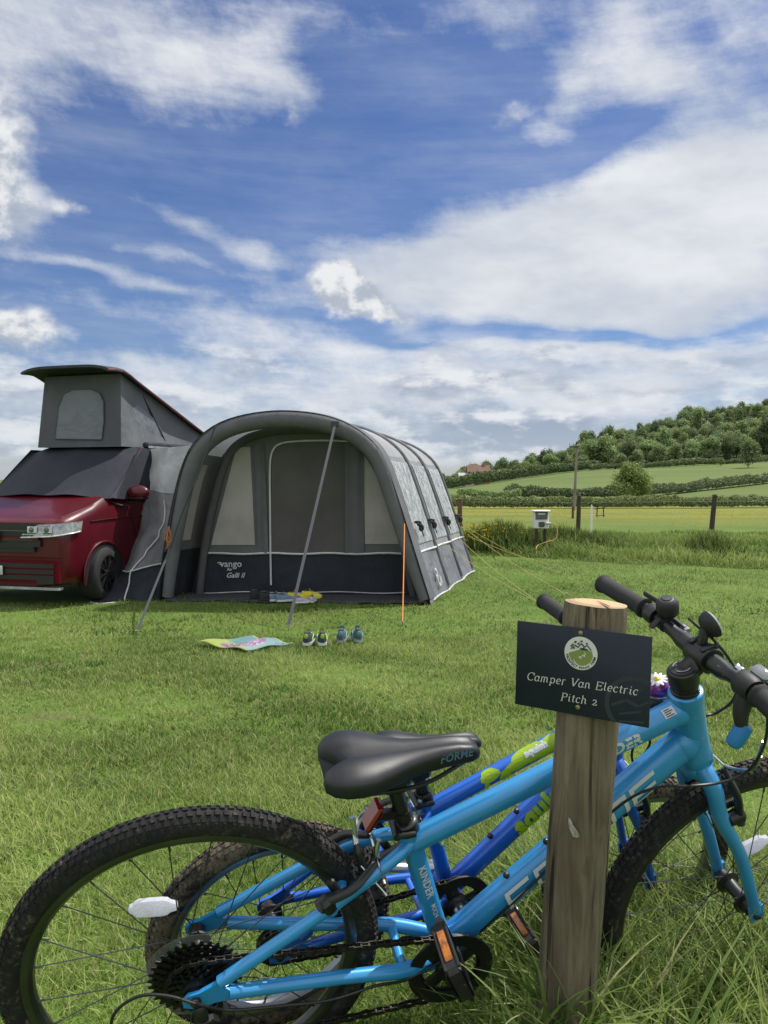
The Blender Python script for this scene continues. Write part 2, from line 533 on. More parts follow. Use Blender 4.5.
# clear sky: the Sky Texture, a touch deeper in blue as a phone camera renders it
hs = nt.nodes.new('ShaderNodeHueSaturation'); nt.links.new(sky.outputs[0], hs.inputs['Color'])
hs.inputs['Saturation'].default_value = 1.16; hs.inputs['Value'].default_value = 1.0; hs.inputs['Hue'].default_value = .506
skyc = mixc(nt, 1.0, hs.outputs[0], (.72, .79, .95), 'MULTIPLY')
shade = nz(.07, .15, 5.0, 4, .6, 0., .02)
white = mixc(nt, (shade * .6 + fib * .4).smooth(.36, .64), (5.7, 6.25, 7.1), (8.2, 8.4, 8.7))
c = mixc(nt, cov, skyc, white)
c = mixc(nt, bank * .92, c, mixc(nt, lit, (3.4, 4.1, 5.3), (8.2, 8.4, 8.7)))
cshade = (crel * .50 + (billow - billow_up) * 4.2 + .50).smooth(.0, 1.0)
c = mixc(nt, cumc, c, mixc(nt, cshade, (4.5, 5.05, 5.9), (8.4, 8.5, 8.7)))
# haze towards the horizon
c = mixc(nt, el.smooth(5.0, .0) * .45, c, (6.2, 6.8, 7.5))
c = mixc(nt, away * .8, c, (9.4, 9.7, 10.1))  # unseen fill cloud brightened further
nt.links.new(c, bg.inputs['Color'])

sun = bpy.data.lights.new('sun', 'SUN'); sun.energy = 5.0; sun.angle = math.radians(.6); sun.color = (1, .955, .88)
so = bpy.data.objects.new('sun', sun); COL.objects.link(so)
sd = Vector((math.sin(SUN_AZ) * math.cos(SUN_EL), math.cos(SUN_AZ) * math.cos(SUN_EL), math.sin(SUN_EL)))
so.rotation_euler = sd.to_track_quat('Z', 'Y').to_euler(); so.location = (0, -5, 20)
world.cycles.sampling_method = 'MANUAL'; world.cycles.sample_map_resolution = 512

# ------------------------------------------------------------------ ground sheet
def ground_mat():
    m, nt, p = new_mat('ground_turf')
    co = objco(nt)
    x, y, z = sep(nt, co)
    n1 = noise(nt, co, .35, 6, .6); n2 = noise(nt, co, 3.0, 5, .65); n3 = noise(nt, co, 45., 4, .7); n4 = noise(nt, co, 12., 4, .65)
    c = mixc(nt, n1.smooth(.3, .7), (.070, .135, .018), (.135, .210, .040))
    c = mixc(nt, n2.smooth(.45, .75) * .55, c, (.19, .21, .08))
    c = mixc(nt, n3.smooth(.42, .75) * .6, c, (.045, .072, .018))
    c = mixc(nt, n4.smooth(.6, .8) * .35, c, (.20, .18, .09))
    wr = noise(nt, mapped(nt, co, (1, 1, 1), (4, 4, 0)), 7., 5, .65)
    for q, r_ in [(on_ground(u, v), r_) for u, v, r_ in ((30, 668, .30), (95, 655, .22), (60, 720, .16), (300, 700, .14), (640, 640, .18), (470, 690, .12))]:
        ex_ = (x - float(q[0])) * (1 / (r_ * 1.6)); ey_ = (y - float(q[1])) * (1 / r_)
        f_ = ((ex_ * ex_ + ey_ * ey_) * -1.0).exp() + (wr - .5) * 2.4
        c = mixc(nt, f_.smooth(.45, 1.15) * .7, c, (.135, .115, .062))
    # buttercup meadow beyond the mown pitch
    mead = y.smooth(19, 30)
    nb = noise(nt, mapped(nt, co, (.05, .16, 1)), 1.0, 5, .6)
    nb2 = noise(nt, mapped(nt, co, (.6, .3, 1)), 1.0, 5, .7)
    mc = mixc(nt, nb.smooth(.35, .65), (.100, .145, .032), (.180, .182, .032))
    mc = mixc(nt, nb2.smooth(.42, .72) * y.smooth(28, 48) * .75, mc, (.27, .245, .025))
    c = mixc(nt, mead, c, mc)
    # far pasture
    pf = noise(nt, mapped(nt, co, (.012, .03, 1)), 1.0, 4, .6)
    pc = mixc(nt, pf.smooth(.3, .7), (.092, .135, .036), (.120, .158, .046))
    c = mixc(nt, y.smooth(112, 124), c, pc)
    c = mixc(nt, y.smooth(318, 335), c, (.045, .075, .028))
    nt.links.new(c, p.inputs['Base Color']); p.inputs['Roughness'].default_value = .9; p.inputs['Specular IOR Level'].default_value = .15
    bump(nt, p, n3 + n4, .6, .03)
    return m

ys = np.concatenate([np.linspace(-60, 0, 7)[:-1], np.arange(0, .8, .2), np.arange(.8, 1.5, .05), np.arange(1.5, 20, .35), np.arange(20, 80, 2.5), np.arange(80, 660, 9), np.array([700, 800, 1000, 1300, 1800, 2600, 4000])])
us = np.concatenate([np.linspace(-3.2, -1.2, 7)[:-1], np.linspace(-1.2, 0, 49)[:-1], np.linspace(0, .1, 17)[:-1], np.linspace(.1, 1.2, 45), np.linspace(1.2, 3.2, 7)[1:]])
VV = []
for yv in ys:
    w = max(abs(yv), 8)
    xs = us * w
    zs = terrain(xs, np.full_like(xs, yv))
    if yv < 30: zs = zs + .006 * np.sin(xs * 3.1 + yv * 1.7) + .006 * np.sin(xs * 1.3 - yv * 2.3)
    VV.append(np.stack([xs, np.full_like(xs, yv), zs], 1))
nr, nc = len(ys), len(us)
ii = (np.arange(nr - 1)[:, None] * nc + np.arange(nc - 1)[None]).ravel()
Q = np.stack([ii, ii + 1, ii + nc + 1, ii + nc], 1)
me = raw_mesh('ground', np.concatenate(VV), Q, None, ground_mat(), True)
go = bpy.data.objects.new('ground', me); COL.objects.link(go)
props(go, 'green campsite turf running back to meadow, pasture and hill', 'ground', None, 'structure')

# ------------------------------------------------------------------ grass blades
GRASS = leafmat('grass_blade', (1, 1, 1), .5, .5, False)
def blades(name, X, Y, H, Wd, lean, tint, label, bend=1.0, seg=2, z0=None, cat='grass'):
    n = len(X)
    Z = terrain(X, Y) - .004 if z0 is None else z0
    ang = rng.uniform(0, 2 * np.pi, n); la = rng.uniform(0, 2 * np.pi, n)
    L = np.stack([np.cos(la), np.sin(la)], 1) * (lean * H)[:, None]
    wd = np.stack([np.cos(ang), np.sin(ang)], 1) * (Wd / 2)[:, None]
    V = []; base_ = np.stack([X, Y], 1)
    for k in range(seg + 1):
        t = k / seg
        c2 = base_ + L * (t ** (1 + bend))
        zz = Z + H * (t - .28 * lean * t * t)
        wk = (1 - t ** 1.6) * .98 + .02
        V.append(np.concatenate([c2 - wd * wk, zz[:, None]], 1)); V.append(np.concatenate([c2 + wd * wk, zz[:, None]], 1))
    nv = 2 * (seg + 1)
    Vt = np.stack(V, 1).reshape(-1, 3)
    b0 = np.arange(n)[:, None] * nv
    q = np.concatenate([b0 + A([[2 * k, 2 * k + 1, 2 * k + 3, 2 * k + 2]]) for k in range(seg)], 1).reshape(-1, 4)
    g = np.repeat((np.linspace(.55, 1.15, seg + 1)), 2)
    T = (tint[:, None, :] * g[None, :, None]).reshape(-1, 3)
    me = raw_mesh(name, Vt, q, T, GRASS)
    o = bpy.data.objects.new(name, me); COL.objects.link(o)
    return props(o, label, cat, None, 'stuff')

def tints(n, straw=.06, dark=1.0, X=None, Y=None):
    a = A([.085, .158, .028]); b = A([.350, .430, .130])
    t = rng.random((n, 1)) ** 1.1
    if X is not None:
        patch = (np.sin(X * 1.9 + 1.3 * np.sin(Y * 1.1)) * np.sin(Y * 2.3 + X * .7) + np.sin(X * 5.1 + Y * 3.3) * .5)[:, None]
        t = np.clip(t + patch * .30, 0, 1.25)
    c = a * (1 - t) + b * t
    s = rng.random(n) < straw
    c[s] = A([.46, .43, .22]) * rng.uniform(.6, 1.15, (s.sum(), 1))
    return c * dark

def free_of_tent(X, Y):
    """no blades inside the groundsheet of the tent or under the van"""
    f = (Y - 9.3) / 3.3
    inside = (f > 0.02) & (f < 1.0) & (X > -2.5 + .9 * f) & (X < .45 + .92 * f)
    van = (Y > 9.3) & (Y < 13) & (X < -3.3) & (X > -6)
    return ~(inside | van)

def scatter(n, y0, y1, p=1.0, xa=.56, xb=.25):
    y = y0 + (y1 - y0) * rng.random(n) ** p
    x = rng.uniform(-1, 1, n) * (y * xa + xb)
    return x, y

SOIL = [(on_ground(u, v), r_) for u, v, r_ in ((30, 668, .30), (95, 655, .22), (60, 720, .16), (300, 700, .14), (150, 690, .12), (250, 770, .10), (640, 640, .18), (470, 690, .12), (40, 790, .10))]
def mown_set(name, n, y0, y1, h0, h1, w0, w1, seg, label, p=1.0):
    X, Y = scatter(n, y0, y1, p)
    k = free_of_tent(X, Y); X, Y = X[k], Y[k]
    pn = np.sin(X * 11 + Y * 4 + np.sin(Y * 7)) * np.sin(Y * 13 - X * 5) * .5 + np.sin(X * 2.1 + np.sin(Y * 1.7) * 1.5) * np.sin(Y * 1.9 - X) * .5 + np.sin(X * 6.3 + 2) * np.sin(Y * 5.7) * .35
    worn = np.ones(len(X))
    for q, r_ in SOIL: worn *= 1 - .55 * np.exp(-((X - q[0]) / (r_ * 1.6)) ** 2 - ((Y - q[1]) / r_) ** 2)
    keep = rng.random(len(X)) < np.clip(.80 + .3 * pn, .25, 1) * worn; X, Y, pn = X[keep], Y[keep], pn[keep]
    m = len(X)
    H = rng.uniform(h0, h1, m) * (1 + .35 * pn); Wd = rng.uniform(w0, w1, m)
    return blades(name, X, Y, H, Wd, rng.uniform(.2, 1.1, m), tints(m, .11, float(np.interp(y0, [1.2, 3.0, 6.5], [1.32, 1.2, 1.06])), X, Y), label, 1.0, seg)

mown_set('mown_grass', 170000, 1.25, 3.4, .018, .052, .0026, .0052, 2, 'short mown grass close behind the bicycles')
mown_set('mown_grass', 140000, 3.0, 6.7, .022, .058, .004, .0080, 2, 'short mown grass between the towel and bicycles', .9)
mown_set('mown_grass', 110000, 6.5, 16.5, .03, .06, .008, .014, 1, 'short mown grass around the tent and campervan', .9)

# tall unmown grass round the post and the front wheels
n = 26000
X = rng.normal(.45, .42, n); Y = rng.uniform(.98, 2.1, n)
k = (X > -.12 + (Y - 1.0) * .0) & (X < 1.3); X, Y = X[k], Y[k]
wgt = np.clip((X - .10) / .22, 0, 1) * np.clip((2.15 - Y) / .35, 0, 1)
k = rng.random(len(X)) < wgt * .95 + .02; X, Y, wgt = X[k], Y[k], wgt[k]
m_ = len(X)
front = np.clip((1.25 - Y) / .25, 0, 1)
H = rng.uniform(.12, .33, m_) * (.35 + .65 * wgt) * (1 - .15 * front) * np.where(np.hypot(X - .262, Y - 1.12) < .13, .6, 1.) + (rng.random(m_) < .05) * rng.uniform(0, .07, m_)
blades('tall_grass', X, Y, H, rng.uniform(.005, .0115, m_), rng.uniform(.25, 1.15, m_), tints(m_, .05, 1.05), 'tall uncut grass around the signpost and bicycle wheels', 1.2, 5)
n = 520
X = rng.uniform(.15, .75, n); Y = rng.uniform(.98, 1.10, n)
blades('tall_grass', X, Y, rng.uniform(.20, .42, n) * np.where(np.abs(X - .262) < .12, .55, 1.), rng.uniform(.005, .011, n), rng.uniform(.3, 1.1, n), tints(n, .05, 1.15), 'pale long grass stems in front of the signpost foot', 1.3, 6)

# rough strip beyond the mown pitch
def strip_edge(x): return 16.2 - .55 * np.clip(x, 0, 6)
n = 60000
X = rng.uniform(-2, 14, n); D = rng.random(n) ** 1.3 * 9
Y = strip_edge(X) + D
cl = np.clip(.75 + .35 * np.sin(X * 2.3 + np.sin(Y)) + .25 * np.sin(X * 5.7 + Y * 2), .3, 1.4)
H = rng.uniform(.12, .35, n) * cl * np.clip(D / .7 + .25, 0, 1) * np.clip(1.25 - D / 12, .4, 1)
blades('rough_grass', X, Y, H, rng.uniform(.012, .024, n), rng.uniform(.2, .9, n), tints(n, .03, 1.0, X * .3, Y * .5), 'rough long grass along the far edge of the mown pitch', 1.0, 2)
# dry clippings lying on the mown turf
n = 5200
X, Y = scatter(n, 1.4, 8.5, .8)
k = free_of_tent(X, Y) & (np.sin(X * 3.1 + np.sin(Y * 2.2)) * np.sin(Y * 2.7) > -.1); X, Y = X[k], Y[k]; m_ = len(X)
blades('dry_clippings', X, Y, np.full(m_, .022), rng.uniform(.003, .006, m_) * (1 + Y * .12), rng.uniform(1.5, 3.2, m_), A([.42, .36, .20]) * rng.uniform(.5, 1.15, (m_, 1)), 'dry straw coloured clippings scattered on the mown grass', 1, 2)
# low broad-leaved weeds and clover in the turf
n = 3600
cx0, cy0 = scatter(150, 1.4, 9.0, .8)
i_ = rng.integers(0, 150, n); sp_ = .035 + .02 * rng.random(n)
X = cx0[i_] + rng.normal(0, 1, n) * sp_ * (1 + (i_ % 3)); Y = cy0[i_] + rng.normal(0, 1, n) * sp_ * (1 + (i_ % 3))
k = free_of_tent(X, Y) & (Y > 1.3); X, Y = X[k], Y[k]; m_ = len(X)
blades('clover', X, Y, rng.uniform(.02, .045, m_), rng.uniform(.010, .022, m_), rng.uniform(.6, 1.8, m_), A([.085, .165, .040]) * rng.uniform(.6, 1.3, (m_, 1)), 'low clover and plantain leaves patched through the mown grass', 1, 2, cat='weeds')
# nettles and dock clumps in the strip
for (u, v, hh, rad, nn, lab) in [(505, 552, .75, .8, 2600, 'dark green nettle bed behind the tent guy ropes'), (722, 560, .62, .32, 800, 'dark nettle clump standing in rough grass below the leaning fence post'),
                                 (560, 548, .6, .9, 1500, 'leafy weeds round the foot of the hookup box')]:
    c0 = on_ground(u, v)
    X = rng.normal(c0[0], rad * .55, nn); Y = rng.normal(c0[1] + .5, .4, nn)
    r = np.hypot((X - c0[0]) / rad, (Y - c0[1] - .5) / .8)
    H = hh * np.clip(1.1 - .35 * r, .3, 1.1) * rng.uniform(.4, 1, nn)
    blades('nettles', X, Y, H, rng.uniform(.03, .06, nn), rng.uniform(.1, .5, nn), tints(nn, 0, .5), lab, 1., 2, cat='weeds')
# yellow buttercups
n = 420
c0 = on_ground(468, 553)
X = np.concatenate([rng.normal(c0[0], .55, n), rng.uniform(3, 24, 2600)]); Y = np.concatenate([rng.normal(c0[1] + .4, .4, n), 24 + 34 * rng.random(2600)])
zz = terrain(X, Y) + np.concatenate([rng.uniform(.25, .6, n), rng.uniform(.02, .07, 2600)])
m_ = len(X)
tn = np.tile(A([[.55, .42, .01]]), (m_, 1)) * rng.uniform(.7, 1.2, (m_, 1))
blades('buttercups', X, Y, np.full(m_, .035), rng.uniform(.035, .07, m_), np.full(m_, .8), tn, 'yellow buttercups in the meadow and beside the tent corner', 1, 1, zz, 'flowers')
# ------------------------------------------------------------------ trees, hedges, far things
LEAF = leafmat('tree_leaf', (1, 1, 1), .3, .6)
BARK = mat('bark', (.09, .07, .05), .9, var=.4, vscale=3, bmp=.5, bscale=20)

def leaf_quads(P, N, size, rg):
    """one small leaf-clump face per point, loosely facing outwards"""
    n = len(P)
    d = N + rg.normal(0, .75, (n, 3)); d /= np.linalg.norm(d, axis=1)[:, None]
    h = rg.normal(0, 1, (n, 3)); e1 = np.cross(d, h); e1 /= np.linalg.norm(e1, axis=1)[:, None] + 1e-9
    e2 = np.cross(d, e1)
    s = (size * rg.uniform(.55, 1.3, n))[:, None]
    k = rg.uniform(.5, .95, n)[:, None]
    V = np.stack([P - e1 * s, P - e2 * s * k, P + e1 * s, P + e2 * s * k], 1).reshape(-1, 3)
    return V, np.arange(4 * n).reshape(n, 4)

def crown_mesh(name, W, H, base_h, nl, leaf, dark, light, seed, lobes=14):
    rg = np.random.default_rng(seed)
    L = []
    for i in range(lobes):
        t = rg.random() ** .8
        zc = base_h + (H - base_h) * (.18 + .66 * t)
        rr = W / 2 * math.sqrt(max(.05, 1 - (2 * t - .75) ** 2 * .62)) * .62
        a = rg.uniform(0, 6.283); q = rr * rg.uniform(.35, 1.0)
        L.append((q * math.cos(a), q * math.sin(a), zc, W * rg.uniform(.11, .28), (H - base_h) * rg.uniform(.09, .21), rg.uniform(-.35, .35)))
    L.append((0, 0, base_h + (H - base_h) * .8, W * .22, (H - base_h) * .2, .1)); L.append((0, 0, base_h + (H - base_h) * .45, W * .33, (H - base_h) * .3, -.2))
    Ps = []; Ns = []; Ts = []
    for (x, y, z, r, rz, br) in L:
        m = nl // len(L)
        d = rg.normal(0, 1, (m, 3)); d /= np.linalg.norm(d, axis=1)[:, None]
        rad = (rg.uniform(.5, 1.1, m) + (rg.random(m) < .18) * rg.uniform(0, .45, m))[:, None]
        p = A([x, y, z]) + d * A([r, r, rz]) * rad
        Ps.append(p); Ns.append(d)
        t = np.clip(.46 + br * .8 + .24 * d[:, 2] + rg.normal(0, .27, m) + .35 * (rad[:, 0] - .85), 0, 1)[:, None]  # shading put into the tint: upward and outer leaves lighter
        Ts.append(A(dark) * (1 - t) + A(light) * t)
    P = np.concatenate(Ps); N = np.concatenate(Ns); T = np.concatenate(Ts)
    k = P[:, 2] > base_h * .7; P, N, T = P[k], N[k], T[k]
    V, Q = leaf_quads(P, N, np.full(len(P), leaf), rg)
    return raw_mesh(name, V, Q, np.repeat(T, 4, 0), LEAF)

def trunk_mesh(name, H, r, W, base_h, seed):
    rg = np.random.default_rng(seed + 500); g = G()
    g.tube(smooth_path([(0, 0, -.3), (0, 0, .4), (.05 * W * rg.uniform(-1, 1), .03 * W, base_h), (0, .02 * W, H * .75)], 4), [r * 1.35, r, r * .75, r * .25], 8)
    for i in range(6):
        a = rg.uniform(0, 6.28); z0 = base_h * .8 + (H - base_h) * .35 * rg.random(); q = W * rg.uniform(.22, .38)
        g.tube(smooth_path([(0, 0, z0), (q * .5 * math.cos(a), q * .5 * math.sin(a), z0 + q * .45), (q * math.cos(a), q * math.sin(a), z0 + q * 1.0)], 4), [r * .5, r * .15], 6)
    me = g.mesh(name); me.materials.append(BARK); return me

PALE = ((.150, .200, .080), (.36, .42, .180)); MID = ((.115, .165, .070), (.29, .36, .140)); DARK = ((.080, .120, .058), (.20, .26, .110))
VAR = {}
for i, (key, W, H, pal) in enumerate([('pale', 11, 11.5, PALE), ('pale', 9, 12.5, PALE), ('mid', 12, 12, MID), ('mid', 9.5, 11, MID), ('mid', 10, 13.5, MID), ('dark', 11, 13, DARK), ('dark', 9, 14, DARK)]):
    VAR.setdefault(key, []).append((crown_mesh('crown', W, H, .4, 3600, .33, pal[0], pal[1], 40 + i, (7, 12, 9, 16, 6, 10, 8)[i]), trunk_mesh('trunk', H, .25, W, 2.4, i)))

def place_tree(cm, tm, loc, sc, rz, label, group=None, name='tree'):
    t = Thing(name, label, 'tree', loc, group)
    for nm, me in (('crown', cm), ('trunk', tm)):
        o = bpy.data.objects.new(nm, me); COL.objects.link(o); o.parent = t.o
    t.o.scale = (sc, sc, sc * random.uniform(.85, 1.18)); t.o.rotation_euler = (0, 0, rz)
    return t

WOODLAB = {'pale': 'pale spring green tree in the dense wood covering the hillside', 'mid': 'mid green leafy tree in the dense wood covering the hillside',
           'dark': 'dark green tree in the dense wood covering the hillside'}
Yv = 338
cnt = 0
while Yv < 545:
    step = 7.6 + (Yv - 338) * .018
    lo = .262 if Yv < 400 else .24
    b = lo + random.uniform(0, .02)
    while b < .535:
        x = b * Yv; y = Yv + random.uniform(-4, 4)
        z = tz(x, y)
        key = random.choices(['pale', 'mid', 'dark'], [.36, .42, .22])[0]
        cm, tm = random.choice(VAR[key])
        place_tree(cm, tm, (x, y, z - .5), random.uniform(.62, 1.0) + (random.random() < .3) * random.uniform(.1, .45), random.uniform(0, 6.28), WOODLAB[key], 'trees of the hillside wood')
        cnt += 1
        b += (step * random.uniform(.85, 1.3)) / Yv
    Yv += step * 1.3
# tree belt running left from the wood along the skyline
for i in range(64):
    u = 437 + 178 * ((i % 32) + random.uniform(-.3, .3)) / 32
    y = random.uniform(324, 345) + (i // 32) * 30
    x = (u - 384) / FPX * y
    hpx = np.interp(u, [437, 470, 500, 540, 560, 590, 610], [16, 19, 20, 20, 21, 26, 30]) * random.uniform(.72, 1.15)
    key = random.choices(['pale', 'mid', 'dark'], [.25, .4, .35])[0]
    cm, tm = random.choice(VAR[key])
    place_tree(cm, tm, (x, y, tz(x, y) - .8), hpx * y / FPX / 12.5, random.uniform(0, 6.28),
               {'pale': 'pale green tree in the belt along the skyline between tent and wood', 'mid': 'mid green tree in the belt along the skyline between tent and wood',
                'dark': 'dark green tree in the belt along the skyline between tent and wood'}[key], 'trees of the skyline belt')
# single trees
oak_c = crown_mesh('crown', 5.6, 5.9, .5, 9000, .11, (.085, .125, .035), (.30, .37, .11), 91, 26)
oak_t = trunk_mesh('trunk', 5.2, .15, 5, 1.0, 91)
y = 88.; x = (632 - 384) / FPX * y
place_tree(oak_c, oak_t, (x, y, tz(x, y) - .2), .95, .4, 'broad round tree standing alone at the low hedge in mid field')
c2 = crown_mesh('crown', 9, 10, .8, 2600, .28, DARK[0], MID[1], 93, 18)
y = 262.; x = (748 - 384) / FPX * y
place_tree(c2, oak_t, (x, y, tz(x, y) - .6), 1.1, 1.1, 'dark spreading tree in the top pasture below the wooded hill')
c3 = crown_mesh('crown', 5.5, 6.2, .0, 1800, .22, PALE[0], (.2, .22, .085), 94, 12)
y = 290.; x = (720.5 - 384) / FPX * y
place_tree(c3, oak_t, (x, y, tz(x, y) - .2), .62, 2.1, 'small pale rounded bush in the top pasture')

def hedge(pts, h, w, n, leaf, label, pal=MID, seed=3):
    """hedge row along a line of ground points"""
    rg = np.random.default_rng(seed)
    P = A(pts, float); seg = np.linalg.norm(np.diff(P, axis=0), axis=1); cum_ = np.concatenate([[0], np.cumsum(seg)])
    s = rg.uniform(0, cum_[-1], n)
    X = np.interp(s, cum_, P[:, 0]); Y = np.interp(s, cum_, P[:, 1])
    Z = terrain(X, Y)
    kx = np.arange(0, cum_[-1] + 40, h * .7); hn = np.interp(s, kx, rg.normal(0, .10, len(kx))) + np.interp(s, kx[::5], rg.normal(0, .12, len(kx[::5])))
    hh = h * (1 + hn)
    a = rg.uniform(-.25, np.pi + .25, n); rr = rg.uniform(.72, 1.08, n)
    d = np.stack([np.zeros(n), -np.cos(a), np.sin(a)], 1)
    V0 = np.stack([X + rg.normal(0, .1, n), Y + d[:, 1] * w / 2 * rr, Z + hh * .35 + d[:, 2] * hh * .65 * rr], 1)
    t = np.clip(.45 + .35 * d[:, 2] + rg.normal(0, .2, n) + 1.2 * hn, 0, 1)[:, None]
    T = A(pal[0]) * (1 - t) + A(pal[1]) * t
    V, Q = leaf_quads(V0, d, np.full(n, leaf), rg)
    b = A([P[0][0], P[0][1], tz(P[0][0], P[0][1])])
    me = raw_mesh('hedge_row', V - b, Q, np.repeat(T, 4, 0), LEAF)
    o = bpy.data.objects.new('hedge_row', me); COL.objects.link(o); o.location = tuple(b)
    return props(o, label, 'hedge')

def gp(u, y): return ((u - 384) / FPX * y, y)
hedge([gp(452, 80), gp(560, 81), gp(700, 82), gp(860, 86)], 1.1, 1.4, 22000, .13, 'long low clipped hedge along the near side of the field', MID, 5)
hedge([gp(458, 118), gp(505, 118), gp(520, 119)], 1.5, 1.6, 5000, .17, 'short hedge stretch beside the tent corner behind the clipped hedge', MID, 6)
hedge([gp(505, 123), gp(600, 124), gp(632, 126), gp(700, 148), gp(768, 172), gp(860, 195)], 2.1, 2.4, 30000, .21, 'taller uneven hedge climbing behind the round field tree', DARK, 7)
hedge([gp(590, 300), gp(640, 304), gp(700, 306), gp(860, 308)], 2.2, 3, 14000, .42, 'hedge line along the top edge of the pasture under the wood', DARK, 8)
hedge([gp(440, 300), gp(480, 304), gp(520, 308), gp(560, 310), gp(600, 312)], 4.2, 4.5, 16000, .45, 'dark hedge below the belt of skyline trees', DARK, 9)

# cottage and shed among the trees
def cottage():
    y = 318.; x = (478 - 384) / FPX * y; z = tz(x, y)
    t = Thing('cottage', 'small red brick cottage with tiled roof among the skyline trees', 'cottage', (x, y, z))
    W, D, Hh, Rr = 9.0, 6.0, 4.2, 2.6
    g = G(); g.box((x, y, z + Hh / 2 + .6), (W, D, Hh + 1.2))
    g.add([(x - W / 2, y - D / 2, z + Hh + 1.2), (x - W / 2, y + D / 2, z + Hh + 1.2), (x - W / 2, y, z + Hh + Rr + 1.1), (x + W / 2, y - D / 2, z + Hh + 1.2), (x + W / 2, y + D / 2, z + Hh + 1.2), (x + W / 2, y, z + Hh + Rr + 1.1)], [(0, 1, 2), (3, 5, 4)])
    t.part('wall', g, mat('cottage_brick', (.30, .15, .11), .85, vscale=.8), smooth=False)
    r = G()
    for s in (-1, 1):
        r.slab([[(x - W / 2 - .3, y + s * (D / 2 + .4), z + Hh + .95), (x + W / 2 + .3, y + s * (D / 2 + .4), z + Hh + .95)], [(x - W / 2 - .3, y, z + Hh + Rr + 1.2), (x + W / 2 + .3, y, z + Hh + Rr + 1.2)]], .15, (0, 0, 1))
    ro = t.part('roof', r, mat('cottage_tile', (.17, .085, .065), .85, vscale=1.0), smooth=False)
    c = G(); c.box((x + 2.5, y, z + Hh + Rr + 1.4), (.9, .8, 2.2)); t.part('chimney', c, bpy.data.materials['cottage_brick'], ro, smooth=False)
    for dx_ in (-2.6, 2.2):
        w = G(); w.box((x + dx_, y - D / 2 - .03, z + 3.6), (1.2, .1, 1.2)); t.part('window', w, mat('cottage_window', (.55, .56, .56), .3), smooth=False)
cottage()
def shed():
    y = 316.; x = (466 - 384) / FPX * y; z = tz(x, y)
    t = Thing('shed', 'small pale shed beside the brick cottage on the skyline', 'shed', (x, y, z))
    g = G(); g.box((x, y, z + 2.2), (6, 5, 4.4)); t.part('wall', g, mat('shed_wall', (.55, .55, .54), .8), smooth=False)
    r = G()
    for s in (-1, 1): r.slab([[(x - 3.3, y + s * 2.9, z + 4.2), (x + 3.3, y + s * 2.9, z + 4.2)], [(x - 3.3, y, z + 5.6), (x + 3.3, y, z + 5.6)]], .12, (0, 0, 1))
    t.part('roof', r, mat('shed_roof', (.35, .36, .37), .7), smooth=False)
shed()

# ------------------------------------------------------------------ fence posts, stake, utility pole, jump frame
WOODD = mat('weathered_dark_wood', (.050, .036, .028), .85, var=.4, vscale=5, bmp=.6, bscale=40, stretch=(4, 4, .5))
WOODB = mat('red_brown_wood', (.11, .060, .042), .85, var=.4, vscale=5, bmp=.5, bscale=40, stretch=(4, 4, .5))
def fence_post(u, vtop, vfoot, Y, r, lean, label, m, cat='fence post', grp='posts of the field fence'):
    b = at(u, vfoot, Y); b[2] = tz(b[0], b[1]) - .05
    top = CAMZ + (HORIZON - vtop) / FPX * Y
    g = G(); h = top - b[2]
    g.tube([b, b + A([lean * h * .5, 0, h * .5]), b + A([lean * h, 0, h])], [r, r * .97, r * .9], 9)
    g.lathe([(r * .9, 0), (r * .6, .02), (.0, .03)], b + A([lean * h, 0, h]), (lean, 0, 1), 9)
    return single('fence_post', g, m, label, cat, b, grp)
fence_post(711.5, 495, 530, 23.0, .075, .075, 'dark wooden fence post leaning over in the rough grass', WOODD)
fence_post(578.0, 495.5, 528, 22.0, .065, .02, 'dark wooden fence post standing beside the thin white stake', WOODD)
fence_post(459.5, 499, 526, 23.0, .075, .01, 'brown fence post close behind the corner of the tent', WOODB)
fence_post(572.8, 506, 517, 30.0, .05, .0, 'short red brown stake at the foot of the utility pole', WOODB, 'stake', None)
# white plastic stake
b = at(590.5, 532, 20.0); b[2] = tz(b[0], b[1]) - .02
g = G(); g.box(b + A([.02, 0, .40]), (.055, .02, .86), None, .006); g.box(b + A([.02, 0, .85]), (.03, .018, .05), None, .004)
single('marker_stake', g, mat('white_plastic', (.75, .75, .72), .45, var=.08), 'thin white marker stake in the rough grass', 'stake', b)
# fence wire
t = Thing('wire_fence', 'thin slack fence wire strung between the dark posts', 'wire', (6, 22.5, .9))
for dz in (.86, .55):
    g = G()
    pa = [at(459.5, 510, 23.0), at(578, 510, 22.0), at(711.5, 510, 23.0), at(860, 510, 23.5)]
    for p in pa: p[2] = dz
    g.tube(pa, .0035, 5); t.part('strand', g, mat('fence_wire', (.25, .25, .25), .5, .8), smooth=False)
# small dark frame in the meadow
b = at(600, 517, 33.); b[2] = tz(b[0], b[1])
g = G()
for dx_ in (-.14, .16): g.bar(b + A([dx_, 0, -.05]), b + A([dx_ * .9, 0, .36]), .04, .04, (0, 1, 0))
g.bar(b + A([-.2, 0, .36]), b + A([.2, 0, .40]), .05, .05); g.bar(b + A([-.15, 0, .05]), b + A([.17, 0, .08]), .03, .03)
single('hurdle', g, WOODD, 'small dark wooden frame standing in the buttercup meadow', 'hurdle', b, smooth=False)
